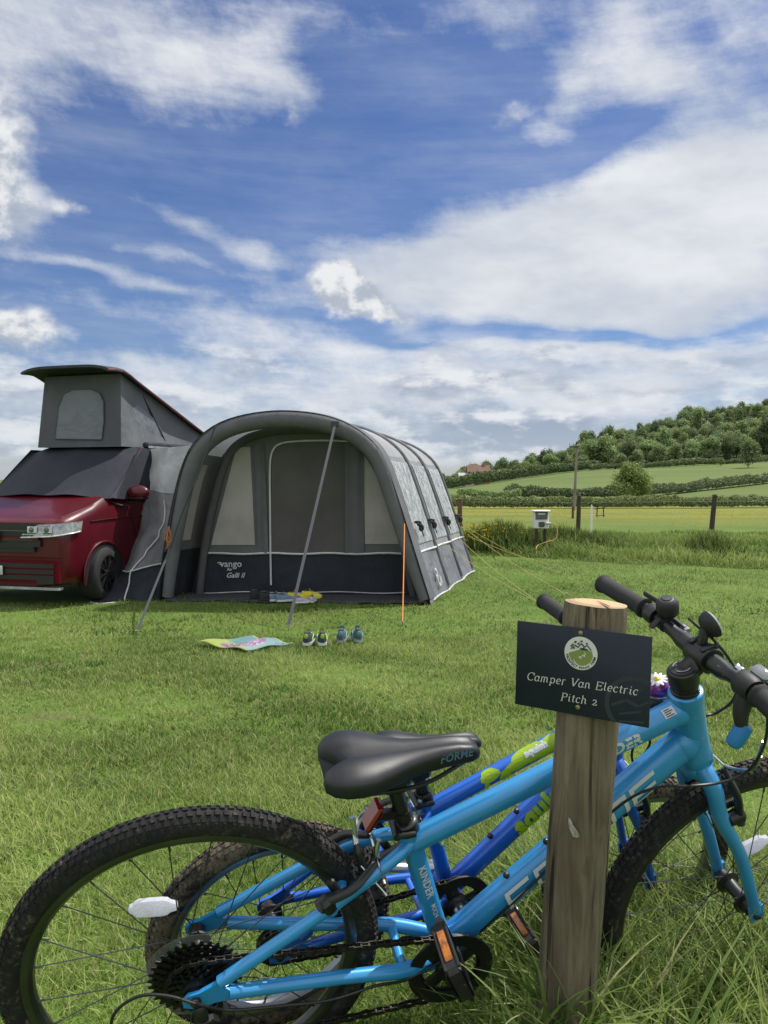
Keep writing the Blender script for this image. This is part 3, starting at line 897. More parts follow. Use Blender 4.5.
# utility pole
b = at(574, 499, 62.); b[2] = 0; b[2] = tz(b[0], b[1]) - .1
topz = CAMZ + (HORIZON - 446) / FPX * 62.
t = Thing('utility_pole', 'slim grey wooden utility pole with short crossarm in the field', 'pole', b)
g = G(); h = topz - b[2]
g.tube([b, b + A([.1, 0, h * .5]), b + A([.2, 0, h])], [.125, .105, .085], 10); t.part('pole', g, mat('grey_pole', (.20, .185, .165), .85, var=.3, vscale=2, stretch=(3, 3, .4)))
tp = b + A([.2, 0, h])
g = G(); g.box(tp + A([-.22, -.1, -.08]), (.85, .09, .1), None, .01); t.part('crossarm', g, WOODD)
for dx_ in (-.6, -.3, .14):
    g = G(); g.lathe([(.02, 0), (.02, .08), (.055, .09), (.06, .13), (.035, .17), (.05, .19), (.03, .25)], tp + A([dx_, -.1, -.03]), (0, 0, 1), 10); t.part('insulator', g, mat('porcelain', (.35, .33, .31), .3))

# ------------------------------------------------------------------ electric hookup box
def hookup():
    Y = 15.6
    b = at(541, 552, Y); b[2] = tz(b[0], b[1])
    WH = mat('hookup_white', (.72, .73, .72), .4, var=.06, dirt=(.4, .4, .36), dirtamt=.25)
    t = Thing('hookup_box', 'white electric hookup box on short legs with orange cable plugged in', 'hookup box', b)
    zt = CAMZ + (HORIZON - 510) / FPX * Y; zb = CAMZ + (HORIZON - 529) / FPX * Y
    W = .30; H = zt - zb; c = b + A([0, 0, (zt + zb) / 2 - b[2]])
    g = G(); g.box(c + A([0, .06, -.02]), (W, .2, H - .04), None, .02); g.box(c + A([0, .03, H / 2 - .02]), (W + .04, .28, .035), None, .012)
    t.part('housing', g, WH)
    g = G(); g.box(c + A([-.005, -.05, H * .2]), (W * .82, .03, H * .36), None, .012); t.part('meter_window', g, mat('hookup_window', (.10, .12, .14), .12, var=.2, spec=.6))
    g = G(); g.box(c + A([-.005, -.062, H * .2 + .04]), (W * .5, .012, H * .1), None, .003); t.part('breaker', g, mat('breaker', (.5, .5, .5), .4))
    g = G(); g.box(c + A([0, -.055, -H * .25]), (.115, .05, .10), None, .012); t.part('socket', g, mat('socket_dark', (.05, .055, .065), .4))
    for dx_ in (-.085, .085):
        g = G(); g.box(A([c[0] + dx_, c[1] + .06, (b[2] + zb) / 2]), (.05, .05, zb - b[2] + .06), None, .005); t.part('leg', g, WOODD)
    g = G()
    p0 = c + A([.13, -.06, -H * .2])
    pts = [p0, p0 + A([.10, -.05, .0]), p0 + A([.17, -.06, -.12]), p0 + A([.13, -.1, -.3]), p0 + A([-.05, -.14, -.36]), p0 + A([-.26, -.2, -.44])]
    e = at(533, 556, 15.0); e[2] = tz(e[0], e[1]) + .02; pts.append(e); e2 = at(500, 552, 15.3); e2[2] = tz(e2[0], e2[1]) + .02; pts.append(e2)
    g.tube(smooth_path(pts, 8), .0085, 7); t.part('cable', g, mat('cable_orange', (.62, .36, .10), .5, var=.08))
    g = G(); g.tube([p0 + A([-.04, 0, 0]), p0 + A([.05, -.02, 0])], .028, 10); t.part('plug', g, mat('plug_blue', (.55, .56, .56), .4))
hookup()
# ------------------------------------------------------------------ campervan
def campervan():
    yaw = math.radians(15.5)
    b = A([math.sin(yaw), math.cos(yaw), 0]); r = A([math.cos(yaw), -math.sin(yaw), 0]); k = A([0, 0, 1.])
    O = A([-4.585, 9.14, 0.])
    Lp = lambda s, t, z: O + r * s + b * t + k * z
    RED = mat('van_red', (.082, .0035, .010), .34, .0, spec=.3, var=.12, vscale=2, coat=.30, rvar=.05)
    BUM = mat('van_red_bumper', (.095, .0025, .010), .6, spec=.12, var=.1)
    BLK = mat('van_black_plastic', (.012, .012, .014), .5, var=.2)
    CHR = mat('van_chrome', (.16, .165, .17), .25, .9, var=.05)
    t = Thing('campervan', 'dark red campervan with raised pop top roof and covered windscreen', 'campervan', Lp(0, 2.4, 0))
    ts = [0.0, .03, .10, .22, .36, .55, .80, .95, 1.2, 1.62, 1.95, 2.6, 3.4, 4.4, 4.80, 4.90]
    zt = [1.00, 1.035, 1.06, 1.10, 1.14, 1.20, 1.30, 1.345, 1.56, 1.88, 1.955, 1.97, 1.97, 1.95, 1.90, 1.70]
    hw = [.845, .885, .918, .94, .948, .95, .952, .952, .952, .952, .952, .952, .952, .945, .90, .84]
    zs = [.90, .93, .95, .985, 1.02, 1.07, 1.16, 1.19, 1.22, 1.24, 1.24, 1.24, 1.24, 1.24, 1.24, 1.2]
    rows = []
    for T, z, h, sh in zip(ts, zt, hw, zs):
        zb = .24 if T > .06 else .26
        ht = h * (.89 if T > 1.5 else (.955 if T < .85 else .955 - .065 * (T - .85) / .65))
        half = [(0, zb), (h * .6, zb), (h * .93, zb + .03), (h * .985, .36), (h, .52), (h, .70), (h * .995, .82), (h * .985, sh)]
        if T >= .9:
            half += [(h * .93 + (ht - h * .93) * q, sh + (z - .09 - sh) * q) for q in (.35, .7, 1.0)]
        else:
            half += [(ht * 1.0, sh + (z - sh) * .5), (ht * .97, sh + (z - sh) * .75), (ht * .93, sh + (z - sh) * .9)]
        half += [(ht * .95, z - .022), (ht * .80, z - .004), (ht * .35, z), (0, z)]
        full = half + [(-s, q) for s, q in half[::-1][1:-1]]
        # rounded nose: the middle stands further forward
        rows.append([Lp(s, T - (.035 * (1 - (s / .95) ** 2) if T < .4 else 0), q) for s, q in full])
    g = G(); n = len(rows[0])
    for i in range(len(rows)): rows[i].append(rows[i][0])
    g.grid(rows)
    g.add(rows[0][:-1], [tuple(range(n))]); g.add(rows[-1][:-1], [tuple(range(n))[::-1]])
    body = t.part('body', g, RED, angle=50)
    fr = lambda s, dt=0.: -.035 * (1 - (s / .95) ** 2) + dt + max(0, abs(s) - .82) ** 2 * 5.0
    def front_strip(s0, s1, z0, z1, dt, m_, name, parent=None, ns=14, th=.03, slope=0.):
        P = [[Lp(s, fr(s, dt) + slope * (zz - z0), zz) for s in np.linspace(s0, s1, ns)] for zz in (z0, z1)]
        q = G(); q.slab(P, th, b); return t.part(name, q, m_, parent)
    gr = front_strip(-.56, .56, .80, .985, -.022, BLK, 'grille'); front_strip(-.62, .62, .72, .80, -.022, BLK, 'lower_grille', gr); front_strip(-.54, .54, .655, .72, -.022, BLK, 'lower_grille', gr)
    for zz in (.70, .795, .845, .90): front_strip(-.53, .53, zz, zz + .012, -.034, CHR if zz in (.795, .90) else BLK, 'slat', gr, th=.012)
    front_strip(-.60, .60, .80, .835, -.036, RED, 'nose_bar', gr, th=.03)
    # round badge in the middle of the grille
    q = G(); q.lathe([(.075, 0), (.08, .01), (.065, .02), (0, .021)], Lp(0, -.10, .84), -b, 28); q.lathe([(.068, .02), (.078, .024), (.068, .028), (.06, .024)], Lp(0, -.10, .84), -b, 28, closed=True)
    t.part('badge', q, CHR, gr)
    lb = front_strip(-.86, .86, .30, .56, -.030, BUM, 'bumper', th=.05)
    for zz in (.335, .405, .475): front_strip(-.80, .80, zz, zz + .05, -.036, BLK, 'air_slot', lb, th=.02)
    for s in (-1, 1): front_strip(s * .58, s * .80, .29, .35, -.04, BLK, 'fog_slot', lb, 6, .02)
    front_strip(-.86, .86, .585, .60, -.012, BUM, 'crease', lb, th=.03)
    front_strip(-.84, .84, .215, .245, -.01, mat('splitter_grey', (.35, .36, .37), .4), 'lip', lb, th=.08)
    q = G(); q.box(Lp(-.02, -.09, .44), (.30, .012, .11), (r, b, k), .004); t.part('number_plate', q, mat('plate_white', (.6, .6, .58), .4), lb)
    GL = mat('lamp_glass', (.30, .32, .35), .08, .1, var=.45, vscale=14, coat=.8)
    for s in (-1, 1):
        P = []
        for zz, f in ((.82, 0.), (.90, .5), (.975, 1.)):
            row = []
            for a in np.linspace(0, 1, 28):
                pS = [.37 + .03 * f, .55, .70, .80, .855, .893, .926, .950, .958, .962]; pT = [fr(.37, -.03), fr(.55, -.03), fr(.70, -.03), fr(.80, -.025), -.005, .02, .06, .13, .19, .23]
                ss = np.interp(a, np.linspace(0, 1, 10), pS); tt = np.interp(a, np.linspace(0, 1, 10), pT)
                row.append(Lp(s * ss, tt + .025 * f, zz + (.065 * (1 - f) + .04 * f) * a))
            P.append(row)
        q = G(); q.slab(P, .02, b); hl = t.part('headlight', q, GL, angle=60)
        for a0 in (.50, .70):
            q = G(); cc = Lp(s * (a0 + .02), fr(a0 + .02, -.030), .922); q.box(cc, (.13, .02, .085), (r, b, k), .012); t.part('reflector', q, mat('lamp_inner', (.62, .64, .68), .25, .0), hl)
            q = G(); q.lathe([(.034, 0), (.03, .012), (0, .018)], cc - b * .01, -b, 14); t.part('bulb_lens', q, mat('lamp_dark', (.08, .09, .1), .05, coat=1.), hl)
        q = G(); q.tube([P[0][i] - b * .004 + k * .008 for i in range(0, 28)], .008, 6); t.part('day_lamp', q, mat('day_lamp', (.8, .8, .8), .15), hl)
    # bonnet gap and crease
    q = G()
    for s in (-1, 1): q.tube(smooth_path([Lp(s * .78, .12, 1.052), Lp(s * .84, .35, 1.125), Lp(s * .885, .80, 1.23)], 6), .012, 6)
    t.part('bonnet_edge', q, RED)
    q = G()
    for s in (-1, 1): q.tube(smooth_path([Lp(s * .945, .45, 1.0), Lp(s * .958, 1.15, 1.02), Lp(s * .96, 2.4, 1.03), Lp(s * .957, 4.5, 1.03)], 6), .008, 6)
    t.part('side_crease', q, RED)
    # wheels with dark arches
    TY = mat('van_tyre', (.018, .018, .019), .8, var=.3, bmp=.3); RIM = mat('van_rim_black', (.016, .016, .018), .3, .3, coat=.5)
    for s in (-1, 1):
        for T in (.70, 3.85):
            c = Lp(s * .80, T, .335); ax = r * s
            an_ = np.linspace(math.radians(-14), math.radians(194), 30); pa_ = [c + ax * .157 + b * math.cos(w_) * .40 + k * math.sin(w_) * .40 for w_ in an_]
            q = G(); q.tube(pa_, .016, 7); t.part('wheel_arch', q, RED)
            q = G(); q.add([c + ax * .1562 + (p_ - c - ax * .157) * .97 for p_ in pa_], [tuple(range(30))]); t.part('arch_shade', q, mat('arch_dark', (.006, .006, .006), .9))  # flat black sheet standing in for the shade inside the wheel arch
            c = c + ax * .012
            a = math.radians(-9) if T < 2 else 0
            axw = nrm(ax * math.cos(a) - b * math.sin(a) * s)
            wh = G(); wh.lathe([(.22, -.07), (.29, -.09), (.325, -.07), (.335, -.03), (.335, .11), (.328, .15), (.30, .175), (.235, .18), (.225, .165)], c, axw, 40, caps=False)
            w = t.part('wheel', wh, TY)
            q = G(); q.lathe([(.228, .168), (.235, .18), (.22, .182), (.212, .15), (.20, .11), (.0, .10)], c, axw, 40, caps=False)
            e1, e2, _ = frame_of(axw)
            for i in range(10):
                an = i * math.pi / 5; d1 = e1 * math.cos(an) + e2 * math.sin(an); an2 = an + .16; d2 = e1 * math.cos(an2) + e2 * math.sin(an2)
                q.bar(c + d1 * .04 + axw * .155, c + d2 * .222 + axw * .17, .028, .02, axw, .004); q.bar(c + d2 * .05 + axw * .155, c + d1 * .222 + axw * .168, .02, .018, axw, .004)
            q.lathe([(.06, .15), (.055, .17), (0, .172)], c, axw, 20); t.part('rim', q, RIM, w)
    # mirrors
    for s in (-1, 1):
        q = G(); q.ell(Lp(s * 1.10, 1.22, 1.335), (.165, .085, .10), (r, b, k)); mi = t.part('mirror', q, RED)
        q = G(); q.bar(Lp(s * .90, 1.22, 1.26), Lp(s * 1.08, 1.22, 1.29), .09, .05, k, .02); q.box(Lp(s * 1.10, 1.22, 1.265), (.23, .14, .035), (r, b, k), .012); t.part('mirror_arm', q, BLK, mi)
    # dark fabric cover over windscreen and cab doors
    COV = fabric('cab_cover', (.026, .029, .040), .75, .22, 2., translucent=0., stretch=(1.6, 1.6, .7))
    T_ = [.80, .93, 1.2, 1.62, 1.80]; Zc = [1.305, 1.365, 1.585, 1.915, 1.968]
    P = []
    for T, z in zip(T_, Zc):
        wv_ = np.interp(T, [.80, 1.8], [.915, .845])
        P.append([Lp(s * wv_, T - .05 + .07 * abs(s) ** 3, z - .05 * abs(s) ** 4 + (.008 * math.sin(9 * s + 5 * T))) for s in np.linspace(-1, 1, 25)])
    q = G(); q.slab(P, .012, nrm(k * .7 - b * .7))
    cv = t.part('windscreen_cover', q, COV, angle=60)
    for s in (-1, 1):
        P = []
        for f in np.linspace(0, 1, 6):
            top = (1.63 + 0 * f, 1.905); 
            row = []
            for a in np.linspace(0, 1, 9):
                tt = (.90 + (1.60 - .90) * f) + ((2.42 - .90 - (.70) * f)) * a
                zz = 1.265 + (1.925 - 1.265) * f - .03 * math.sin(math.pi * a) * (1 - f)
                row.append(Lp(s * (.905 + .058 * (1 - f) - .050 * f + .02 * f * a + .012 * math.sin(a * 14 + f * 3)), tt, zz))
            P.append(row)
        q = G(); q.slab(P, .01, r * s); t.part('side_flap', q, COV, cv, angle=60)
    for s in (-1, 1):
        P = []
        for f in np.linspace(0, 1, 10):
            T = .80 + .84 * f; wv_ = np.interp(T, [.80, 1.8], [.915, .845]); z = np.interp(T, T_, Zc)
            e0 = Lp(s * wv_ * .97, T - .05 + .07 * .91, z - .05 * .885); e1 = Lp(s * (.905 + .058 * (1 - f) - .050 * f), .93 + .70 * f, 1.265 + .66 * f - .0)
            P.append([e0, e0 * .5 + e1 * .5 + r * s * .03 + k * .012, e1 + r * s * .006])
        q = G(); q.slab(P, .012, r * s); t.part('pillar_wrap', q, COV, cv, angle=80)
    q = G(); q.tube(smooth_path([Lp(.92, .90, 1.22), Lp(.97, 1.05, 1.17), Lp(1.0, 1.2, 1.18)], 5), .014, 7); t.part('cover_strap', q, BLK, cv)
    # roof rail holding the awning
    q = G(); q.bar(Lp(.80, 1.85, 1.985), Lp(.80, 4.5, 1.985), .09, .085, k, .02); t.part('awning_rail', q, mat('rail_dark', (.035, .037, .042), .4, .4))
    q = G(); q.bar(Lp(.85, 1.87, 1.96), Lp(.85, 4.5, 1.96), .012, .03, k); t.part('drip_rail', q, mat('rail_alu', (.45, .46, .48), .35, .8))
    # pop top: canvas walls and tilted lid
    CAN = fabric('poptop_canvas', (.118, .120, .140), .8, .25, 4.5, translucent=.12)
    CAN_LIT = fabric('poptop_canvas_lit', (.16, .17, .188), .8, .3, 4.5, translucent=.15)  # lighter copy of the canvas: sunlight on the sides put into the colour
    NET = fabric('poptop_window', (.19, .21, .245), .45, .35, 9., translucent=.2, spec=.5)
    zl = lambda T: 2.99 - (T - 1.45) * (2.99 - 2.03) / 2.95
    W0, W1 = .655, .60
    tb, tt = 1.50, 1.60
    F0 = [Lp(-W0, tb, 1.95), Lp(W0, tb, 1.95)]; F1 = [Lp(-W1, tt, zl(tt)), Lp(W1, tt, zl(tt))]
    P = [[F0[0] + (F0[1] - F0[0]) * a + ((F1[0] + (F1[1] - F1[0]) * a) - (F0[0] + (F0[1] - F0[0]) * a)) * f + b * (.02 * math.sin(math.pi * f) * math.sin(math.pi * a)) for a in np.linspace(0, 1, 9)] for f in np.linspace(0, 1, 9)]
    q = G(); q.slab(P, .012, b); pt = t.part('pop_top_front', q, CAN)
    def fp(a, f, off): return F0[0] + (F0[1] - F0[0]) * a + ((F1[0] + (F1[1] - F1[0]) * a) - (F0[0] + (F0[1] - F0[0]) * a)) * f - b * off
    poly = [(.20, .12), (.78, .10), (.80, .35), (.79, .62), (.74, .74), (.62, .80), (.38, .80), (.27, .74), (.22, .58)]
    pp = [fp(a, f, .004) for a, f in poly]; q = G(); q.add(pp + [p - b * .004 for p in pp], [tuple(range(9)), tuple(range(9, 18))[::-1]] + [(i, (i + 1) % 9, 9 + (i + 1) % 9, 9 + i) for i in range(9)]); t.part('pop_top_window', q, NET, pt)
    q = G(); q.tube([p - b * .006 for p in pp], .007, 5, True); t.part('window_seam', q, CAN, pt)
    for s in (-1, 1):
        P = []
        for a in np.linspace(0, 1, 12):
            T0 = tb + (4.30 - tb) * a; T1 = tt + (4.34 - tt) * a
            lo = Lp(s * W0, T0, 1.955); hi = Lp(s * (W1 + .03 * a), T1, zl(T1) - .005)
            P.append([lo + (hi - lo) * f - r * s * (.05 * math.sin(math.pi * f) * math.sin(math.pi * min(1, a * 1.4))) for f in np.linspace(0, 1, 6)])
        q = G(); q.slab(P, .01, r * s); sd_ = t.part('pop_top_side', q, CAN_LIT)
        k9 = None; poly = [(1.78, 2.03), (2.62, 2.03), (2.60, 2.22), (2.42, 2.38), (1.98, 2.55), (1.84, 2.50)]
        pp = [Lp(s * (.612), T, z) for T, z in poly]; q = G(); q.add([p for p in pp] + [p + r * s * .004 for p in pp], [tuple(range(6)), tuple(range(6, 12))[::-1]]); t.part('pop_top_window', q, NET, sd_)
        q = G(); q.tube([Lp(s * .600, 2.05, 2.78), Lp(s * .62, 2.75, 2.0)], .012, 6); t.part('hinge_strut', q, BLK, sd_)
    P = []
    LID = mat('poptop_lid', (.050, .051, .060), .7, .0, spec=.2, var=.15)
    for T in np.linspace(1.22, 4.42, 12):
        e = (T - 1.22)
        dip = -.11 * max(0, 1 - e / .30) ** 2
        row = []
        for s in np.linspace(-1, 1, 15):
            hwid = .715 * (1 - .06 * max(0, 1 - e / .3) ** 2)
            row.append(Lp(s * hwid, T, zl(T) + dip + .035 - .06 * abs(s) ** 5))
        P.append(row)
    q = G(); q.slab(P, .035, k); lid = t.part('pop_top_lid', q, LID, angle=50)
    q = G()
    for s in (-1, 1): q.tube(smooth_path([P[i][-1 if s > 0 else 0] + k * .012 for i in range(12)], 2), .019, 7)
    t.part('lid_trim', q, mat('lid_red', (.10, .014, .018), .4, coat=.5), lid)
    # door gap and handle
    q = G(); q.box(Lp(.958, 2.15, 1.07), (.018, .2, .035), (r, b, k), .008); t.part('door_handle', q, RED)
    for s in (-1, 1):
        q = G(); q.tube(smooth_path([Lp(s * .957, 1.42, .34), Lp(s * .9585, 1.38, .8), Lp(s * .955, 1.22, 1.22)], 5), .006, 5); t.part('door_gap', q, BLK)
        q = G(); q.tube([Lp(s * .957, 2.42, .34), Lp(s * .9575, 2.42, 1.2)], .006, 5); t.part('door_gap', q, BLK)
campervan()

# ------------------------------------------------------------------ awning tent
def awning_tent():
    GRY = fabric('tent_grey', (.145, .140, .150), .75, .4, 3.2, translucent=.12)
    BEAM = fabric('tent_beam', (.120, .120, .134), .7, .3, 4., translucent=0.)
    GRY_LIT = fabric('tent_grey_lit', (.27, .28, .305), .7, .55, 5., translucent=.15)  # same cloth in a lighter tone, the sunlit side put into the colour
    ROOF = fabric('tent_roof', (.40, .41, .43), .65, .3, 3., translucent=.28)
    DOOR = fabric('tent_door_mesh', (.105, .098, .100), .85, .25, 3., translucent=.1)
    MUD = fabric('tent_mudwall', (.024, .027, .038), .75, .45, 4.5, translucent=0.)
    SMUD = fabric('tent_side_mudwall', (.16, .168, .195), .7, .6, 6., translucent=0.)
    CURT = fabric('tent_window_blind', (.47, .435, .43), .6, .25, 3., translucent=.2)
    PIPE = mat('white_piping', (.55, .55, .56), .6, var=.1)
    WEB = mat('grey_webbing', (.048, .053, .062), .8, var=.15, vscale=40)
    ORNG = mat('orange_cord', (.60, .20, .03), .6, var=.1)
    YEL = mat('yellow_cord', (.46, .40, .10), .6, var=.1)
    SHEET = fabric('groundsheet', (.06, .064, .07), .8, .5, 5., translucent=0.)
    # clear windows: shiny creased film, streaks of reflected sky put into the colour
    m, nt, p = new_mat('tent_clear_window')
    co = objco(nt)
    st = noise(nt, mapped(nt, co, (6, 6, 1.6), rot=(0, .35, 0)), 2.2, 5, .65, 1.6); st2 = noise(nt, mapped(nt, co, (5, 5, 2.2), (1, 2, 3), (.4, -.5, .2)), 2., 4, .6, 1.2)
    c = mixc(nt, (st * .6 + st2 * .4).smooth(.40, .62), (.27, .30, .335), (.68, .70, .72))
    nt.links.new(c, p.inputs['Base Color']); p.inputs['Roughness'].default_value = .22; p.inputs['Alpha'].default_value = .86
    p.inputs['Specular IOR Level'].default_value = .6
    bump(nt, p, st + st2 * .6, .7, .05)
    FILM = m
    base = A([-1.05, 9.4, 0])
    t = Thing('awning_tent', 'large grey inflatable awning tent with porch arch joined to the campervan', 'tent', base)
    DV = A([.91, 3.31, 0.])
    outl = [(158, 605), (161, 572), (166, 538), (173, 502), (181, 470), (192, 446), (211, 428), (237, 417), (272, 411.5), (308, 413), (338, 420), (362, 433), (380, 452), (393, 485), (406, 525), (419, 567), (431, 607)]
    Yof = lambda u: 9.45 + (u - 166) / 265. * (-.21)
    arch = [at(u, v, Yof(u)) for u, v in outl]
    arch[0][2] = 0.0; arch[-1][2] = 0.0
    AR = A(smooth_path(arch, 6))
    # resample by height so that the sill line is level
    seg = np.concatenate([[0], np.cumsum(np.linalg.norm(np.diff(AR, axis=0), axis=1))]); tot = seg[-1]
    def arc_pt(s): return A([np.interp(s * tot, seg, AR[:, i]) for i in range(3)])
    ctr0 = (arch[0] + arch[-1]) / 2
    def shell(s, k, push=0.):
        """tent surface: s round the arch from the foot by the van to the open side, k from porch to back"""
        p = arc_pt(s); h = p[2]
        q = p + DV * k; q[2] = h * (1 - .055 * k)
        if push:
            d = A([p[0] - ctr0[0], 0, h * 1.0 - .5]); d = nrm(d); q = q + d * push
        return q
    sill = .60
    ss = np.linspace(0, 1, 400); hz = A([arc_pt(x)[2] for x in ss])
    sL = ss[np.argmax(hz > sill)]; sR = ss[len(hz) - 1 - np.argmax(hz[::-1] > sill)]
    s2L = ss[np.argmax(hz > 1.84)]; s2R = ss[len(hz) - 1 - np.argmax(hz[::-1] > 1.84)]
    kb = [0.10, .385, .69, 1.0]                 # beam stations
    def patch(s0, s1, k0, k1, ns, nk, sag=.03, push=0.):
        P = []
        for s in np.linspace(s0, s1, ns):
            row = []
            for k in np.linspace(k0, k1, nk):
                f = (k - k0) / (k1 - k0)
                row.append(shell(s, k, push - sag * math.sin(math.pi * f)))
            P.append(row)
        return P
    roof = None
    wall = []
    for i in range(3):
        k0, k1 = kb[i], kb[i + 1]
        if i == 0: k0 = 0.0
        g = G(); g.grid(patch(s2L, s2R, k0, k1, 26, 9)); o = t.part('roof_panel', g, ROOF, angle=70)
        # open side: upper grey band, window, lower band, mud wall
        g = G(); g.grid(patch(sR, s2R, k0, k1, 12, 9)); w = t.part('side_wall', g, GRY_LIT, angle=70); wall.append(w)
        a0, a1 = k0 + (.045 if i else .105), k1 - .04
        sb, st_ = sR + (s2R - sR) * .08, sR + (s2R - sR) * .93
        P = []
        for s in np.linspace(sb, st_, 12):
            row = []
            for k in np.linspace(a0, a1, 7):
                f = (k - k0) / (k1 - k0); row.append(shell(s, k, .014 - .03 * math.sin(math.pi * f)))
            P.append(row)
        g = G(); g.grid(P); t.part('window', g, FILM, w, angle=70)
        g = G(); g.grid(patch(1.0, sR, k0, k1, 8, 9, .015)); t.part('mudwall', g, SMUD, w, angle=70)
        # van side
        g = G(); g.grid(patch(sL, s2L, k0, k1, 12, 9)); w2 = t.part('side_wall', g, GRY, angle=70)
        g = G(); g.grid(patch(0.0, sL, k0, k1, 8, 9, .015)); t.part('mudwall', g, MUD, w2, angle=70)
        if i == 0:
            P = [[shell(s, k, -.02 - .03 * math.sin(math.pi * k / k1)) for k in np.linspace(.03, .15, 5)] for s in np.linspace(sL + .02, s2L - .02, 10)]
            g = G(); g.grid(P); t.part('window', g, CURT, w2, angle=70)
    # back wall
    cen = [shell(s, 1.0) for s in np.linspace(0, 1, 40)]; mid = A(cen).mean(0); mid[2] = .9
    g = G(); g.add([mid] + cen, [(0, i, i + 1) for i in range(1, 40)]); t.part('back_wall', g, GRY)
    # white piping along the sill and at the hem
    for (sv, z_, r_) in ((sR, 0, .016), (.997, 0, .012)):
        g = G(); g.tube([shell(sv, k, .012 - .028 * abs(math.sin(math.pi * 3 * (k - .0)))) for k in np.linspace(.06, 1., 40)], r_, 6); t.part('piping', g, PIPE)
    # inflated beams: wide dark front arch, slimmer stripes behind
    g = G(); off = A([0, .12, 0])
    cl = [shell(s, .02, -.085) for s in np.linspace(0.004, .996, 60)]
    g.tube(cl, [.070, .085, .100, .108, .108, .100, .085, .070], 16, flat=1.0); fb = t.part('porch_beam', g, BEAM, angle=70)
    g = G(); g.grid([[shell(s, k, .012) for k in (.0, .03, .06, .085)] for s in np.linspace(.01, .99, 60)]); t.part('beam_sleeve', g, BEAM, fb, angle=70)
    for k in kb[1:]:
        g = G(); g.tube([shell(s, k - .02, -.012) for s in np.linspace(.01, .99, 60)], .042, 10); t.part('beam', g, BEAM, angle=70)
    # rolled ties at the lower end of the beams on the open side
    TIE = mat('tie_black', (.012, .012, .014), .7)
    for k in [.125] + [x - .02 for x in kb[1:]]:
        c0 = shell(sR + (s2R - sR) * .26, k, .06); g = G()
        e1 = nrm(shell(sR + (s2R - sR) * .30, k, .06) - shell(sR + (s2R - sR) * .2, k, .06)); dd = nrm(DV)
        g.ell(c0, (.085, .040, .030), (dd, nrm(e1 - dd * .5), np.cross(dd, nrm(e1 - dd * .5))), 12, 8); g.ell(c0 + dd * .05 - e1 * .05, (.035, .02, .05), None, 10, 6); g.ell(c0 - dd * .05 + e1 * .03, (.05, .016, .02), None, 10, 6)
        g.bar(c0 - e1 * .0, c0 - e1 * .16 + dd * .05, .035, .008, np.cross(dd, e1)); t.part('rolled_tie', g, TIE)
    # ---------------- inner front wall, recessed behind the porch
    KI = .185
    Yi = lambda u: Yof(np.clip(u, 150, 440)) + DV[1] * KI
    ip = lambda u, v, d=0.: at(u, v, Yi(u) - d)
    vb = HORIZON + CAMZ * FPX / (Yi(300)) + 0.5
    def pgrid(fl, fr_, v0, v1, n=14, m_=14, d=0., rip=0.0):
        """panel between picture columns fl(v) and fr(v), between heights v0 and v1, measured in the wall plane"""
        P = []
        for v in np.linspace(v0, v1, n):
            a, b_ = fl(v), fr_(v)
            P.append([ip(u, v, d + rip * math.sin(u * .55) * .5) for u in np.linspace(a, b_, m_)])
        return P
    wl = lambda v: np.interp(v, [428, 437, 455, 500, 553, 600], [300, 250, 222, 210, 200, 190])
    wr = lambda v: np.interp(v, [428, 437, 455, 480, 520, 553, 600], [300, 352, 374, 388, 403, 412, 424])
    g = G(); g.grid(pgrid(wl, wr, 553, 428, 20, 24)); fw = t.part('front_wall', g, GRY, angle=70)
    g = G(); g.grid(pgrid(wl, wr, vb, 553, 8, 24)); t.part('mudwall', g, MUD, fw, angle=70)
    C_ = lambda x: (lambda v: x)
    g = G(); g.grid(pgrid(lambda v: np.interp(v, [445, 545], [237, 211]), lambda v: np.interp(v, [445, 545], [250, 255]), 545, 447, 8, 8, .012)); t.part('window', g, CURT, fw)
    g = G(); g.grid(pgrid(lambda v: np.interp(v, [450, 544], [363.5, 365]), lambda v: np.interp(v, [450, 490, 544], [374, 386, 401]), 544, 452, 8, 8, .012)); t.part('window', g, CURT, fw)
    g = G(); g.grid(pgrid(lambda v: np.interp(v, [441, 446, 455, 590], [285, 277, 271.5, 270]), C_(364), 553, 442, 10, 14, .014)); dr = t.part('door', g, DOOR, fw)
    g = G(); g.grid(pgrid(C_(345), C_(364), 553, 443, 10, 8, .03, .02)); t.part('door_fold', g, BEAM, dr)
    g = G(); g.tube(smooth_path([ip(u, v, .025) for u, v in [(271, 585), (270.5, 550), (270, 500), (270, 465), (273, 450), (281, 443.5), (300, 441), (330, 440.5), (352, 441.5)]], 5), .013, 6); t.part('zip', g, PIPE, dr)
    g = G(); g.tube([ip(u, 553.5 + .6 * math.sin(u * .11), .02) for u in np.linspace(wl(553), wr(553), 20)], .014, 6); t.part('piping', g, PIPE, fw)
    g = G(); g.tube([ip(u, vb - 4 + .8 * math.sin(u * .07), .03) for u in np.linspace(200, 405, 20)], .008, 6); t.part('piping', g, mat('dull_piping', (.45, .45, .45), .7), fw)
    g = G()
    for (u0, u1, v) in ((255, 262, 0),): g.grid(pgrid(lambda v: np.interp(v, [440, 553], [254, 258]), lambda v: np.interp(v, [440, 553], [264, 268.5]), 553, 444, 8, 6, .02, .03))
    t.part('curtain_fold', g, BEAM, fw)
    # inner beam
    g = G(); g.tube(smooth_path([ip(u, v, .05) for u, v in [(199, 597), (204, 552), (213, 505), (226, 460), (243, 441), (268, 432.5), (300, 430), (335, 432.5), (360, 444), (378, 470), (392, 505), (405, 552), (414, 597)]], 6), .055, 10); t.part('inner_beam', g, fabric('tent_inner_beam', (.085, .084, .092), .75, .3, 4., translucent=0.), fw, angle=70)
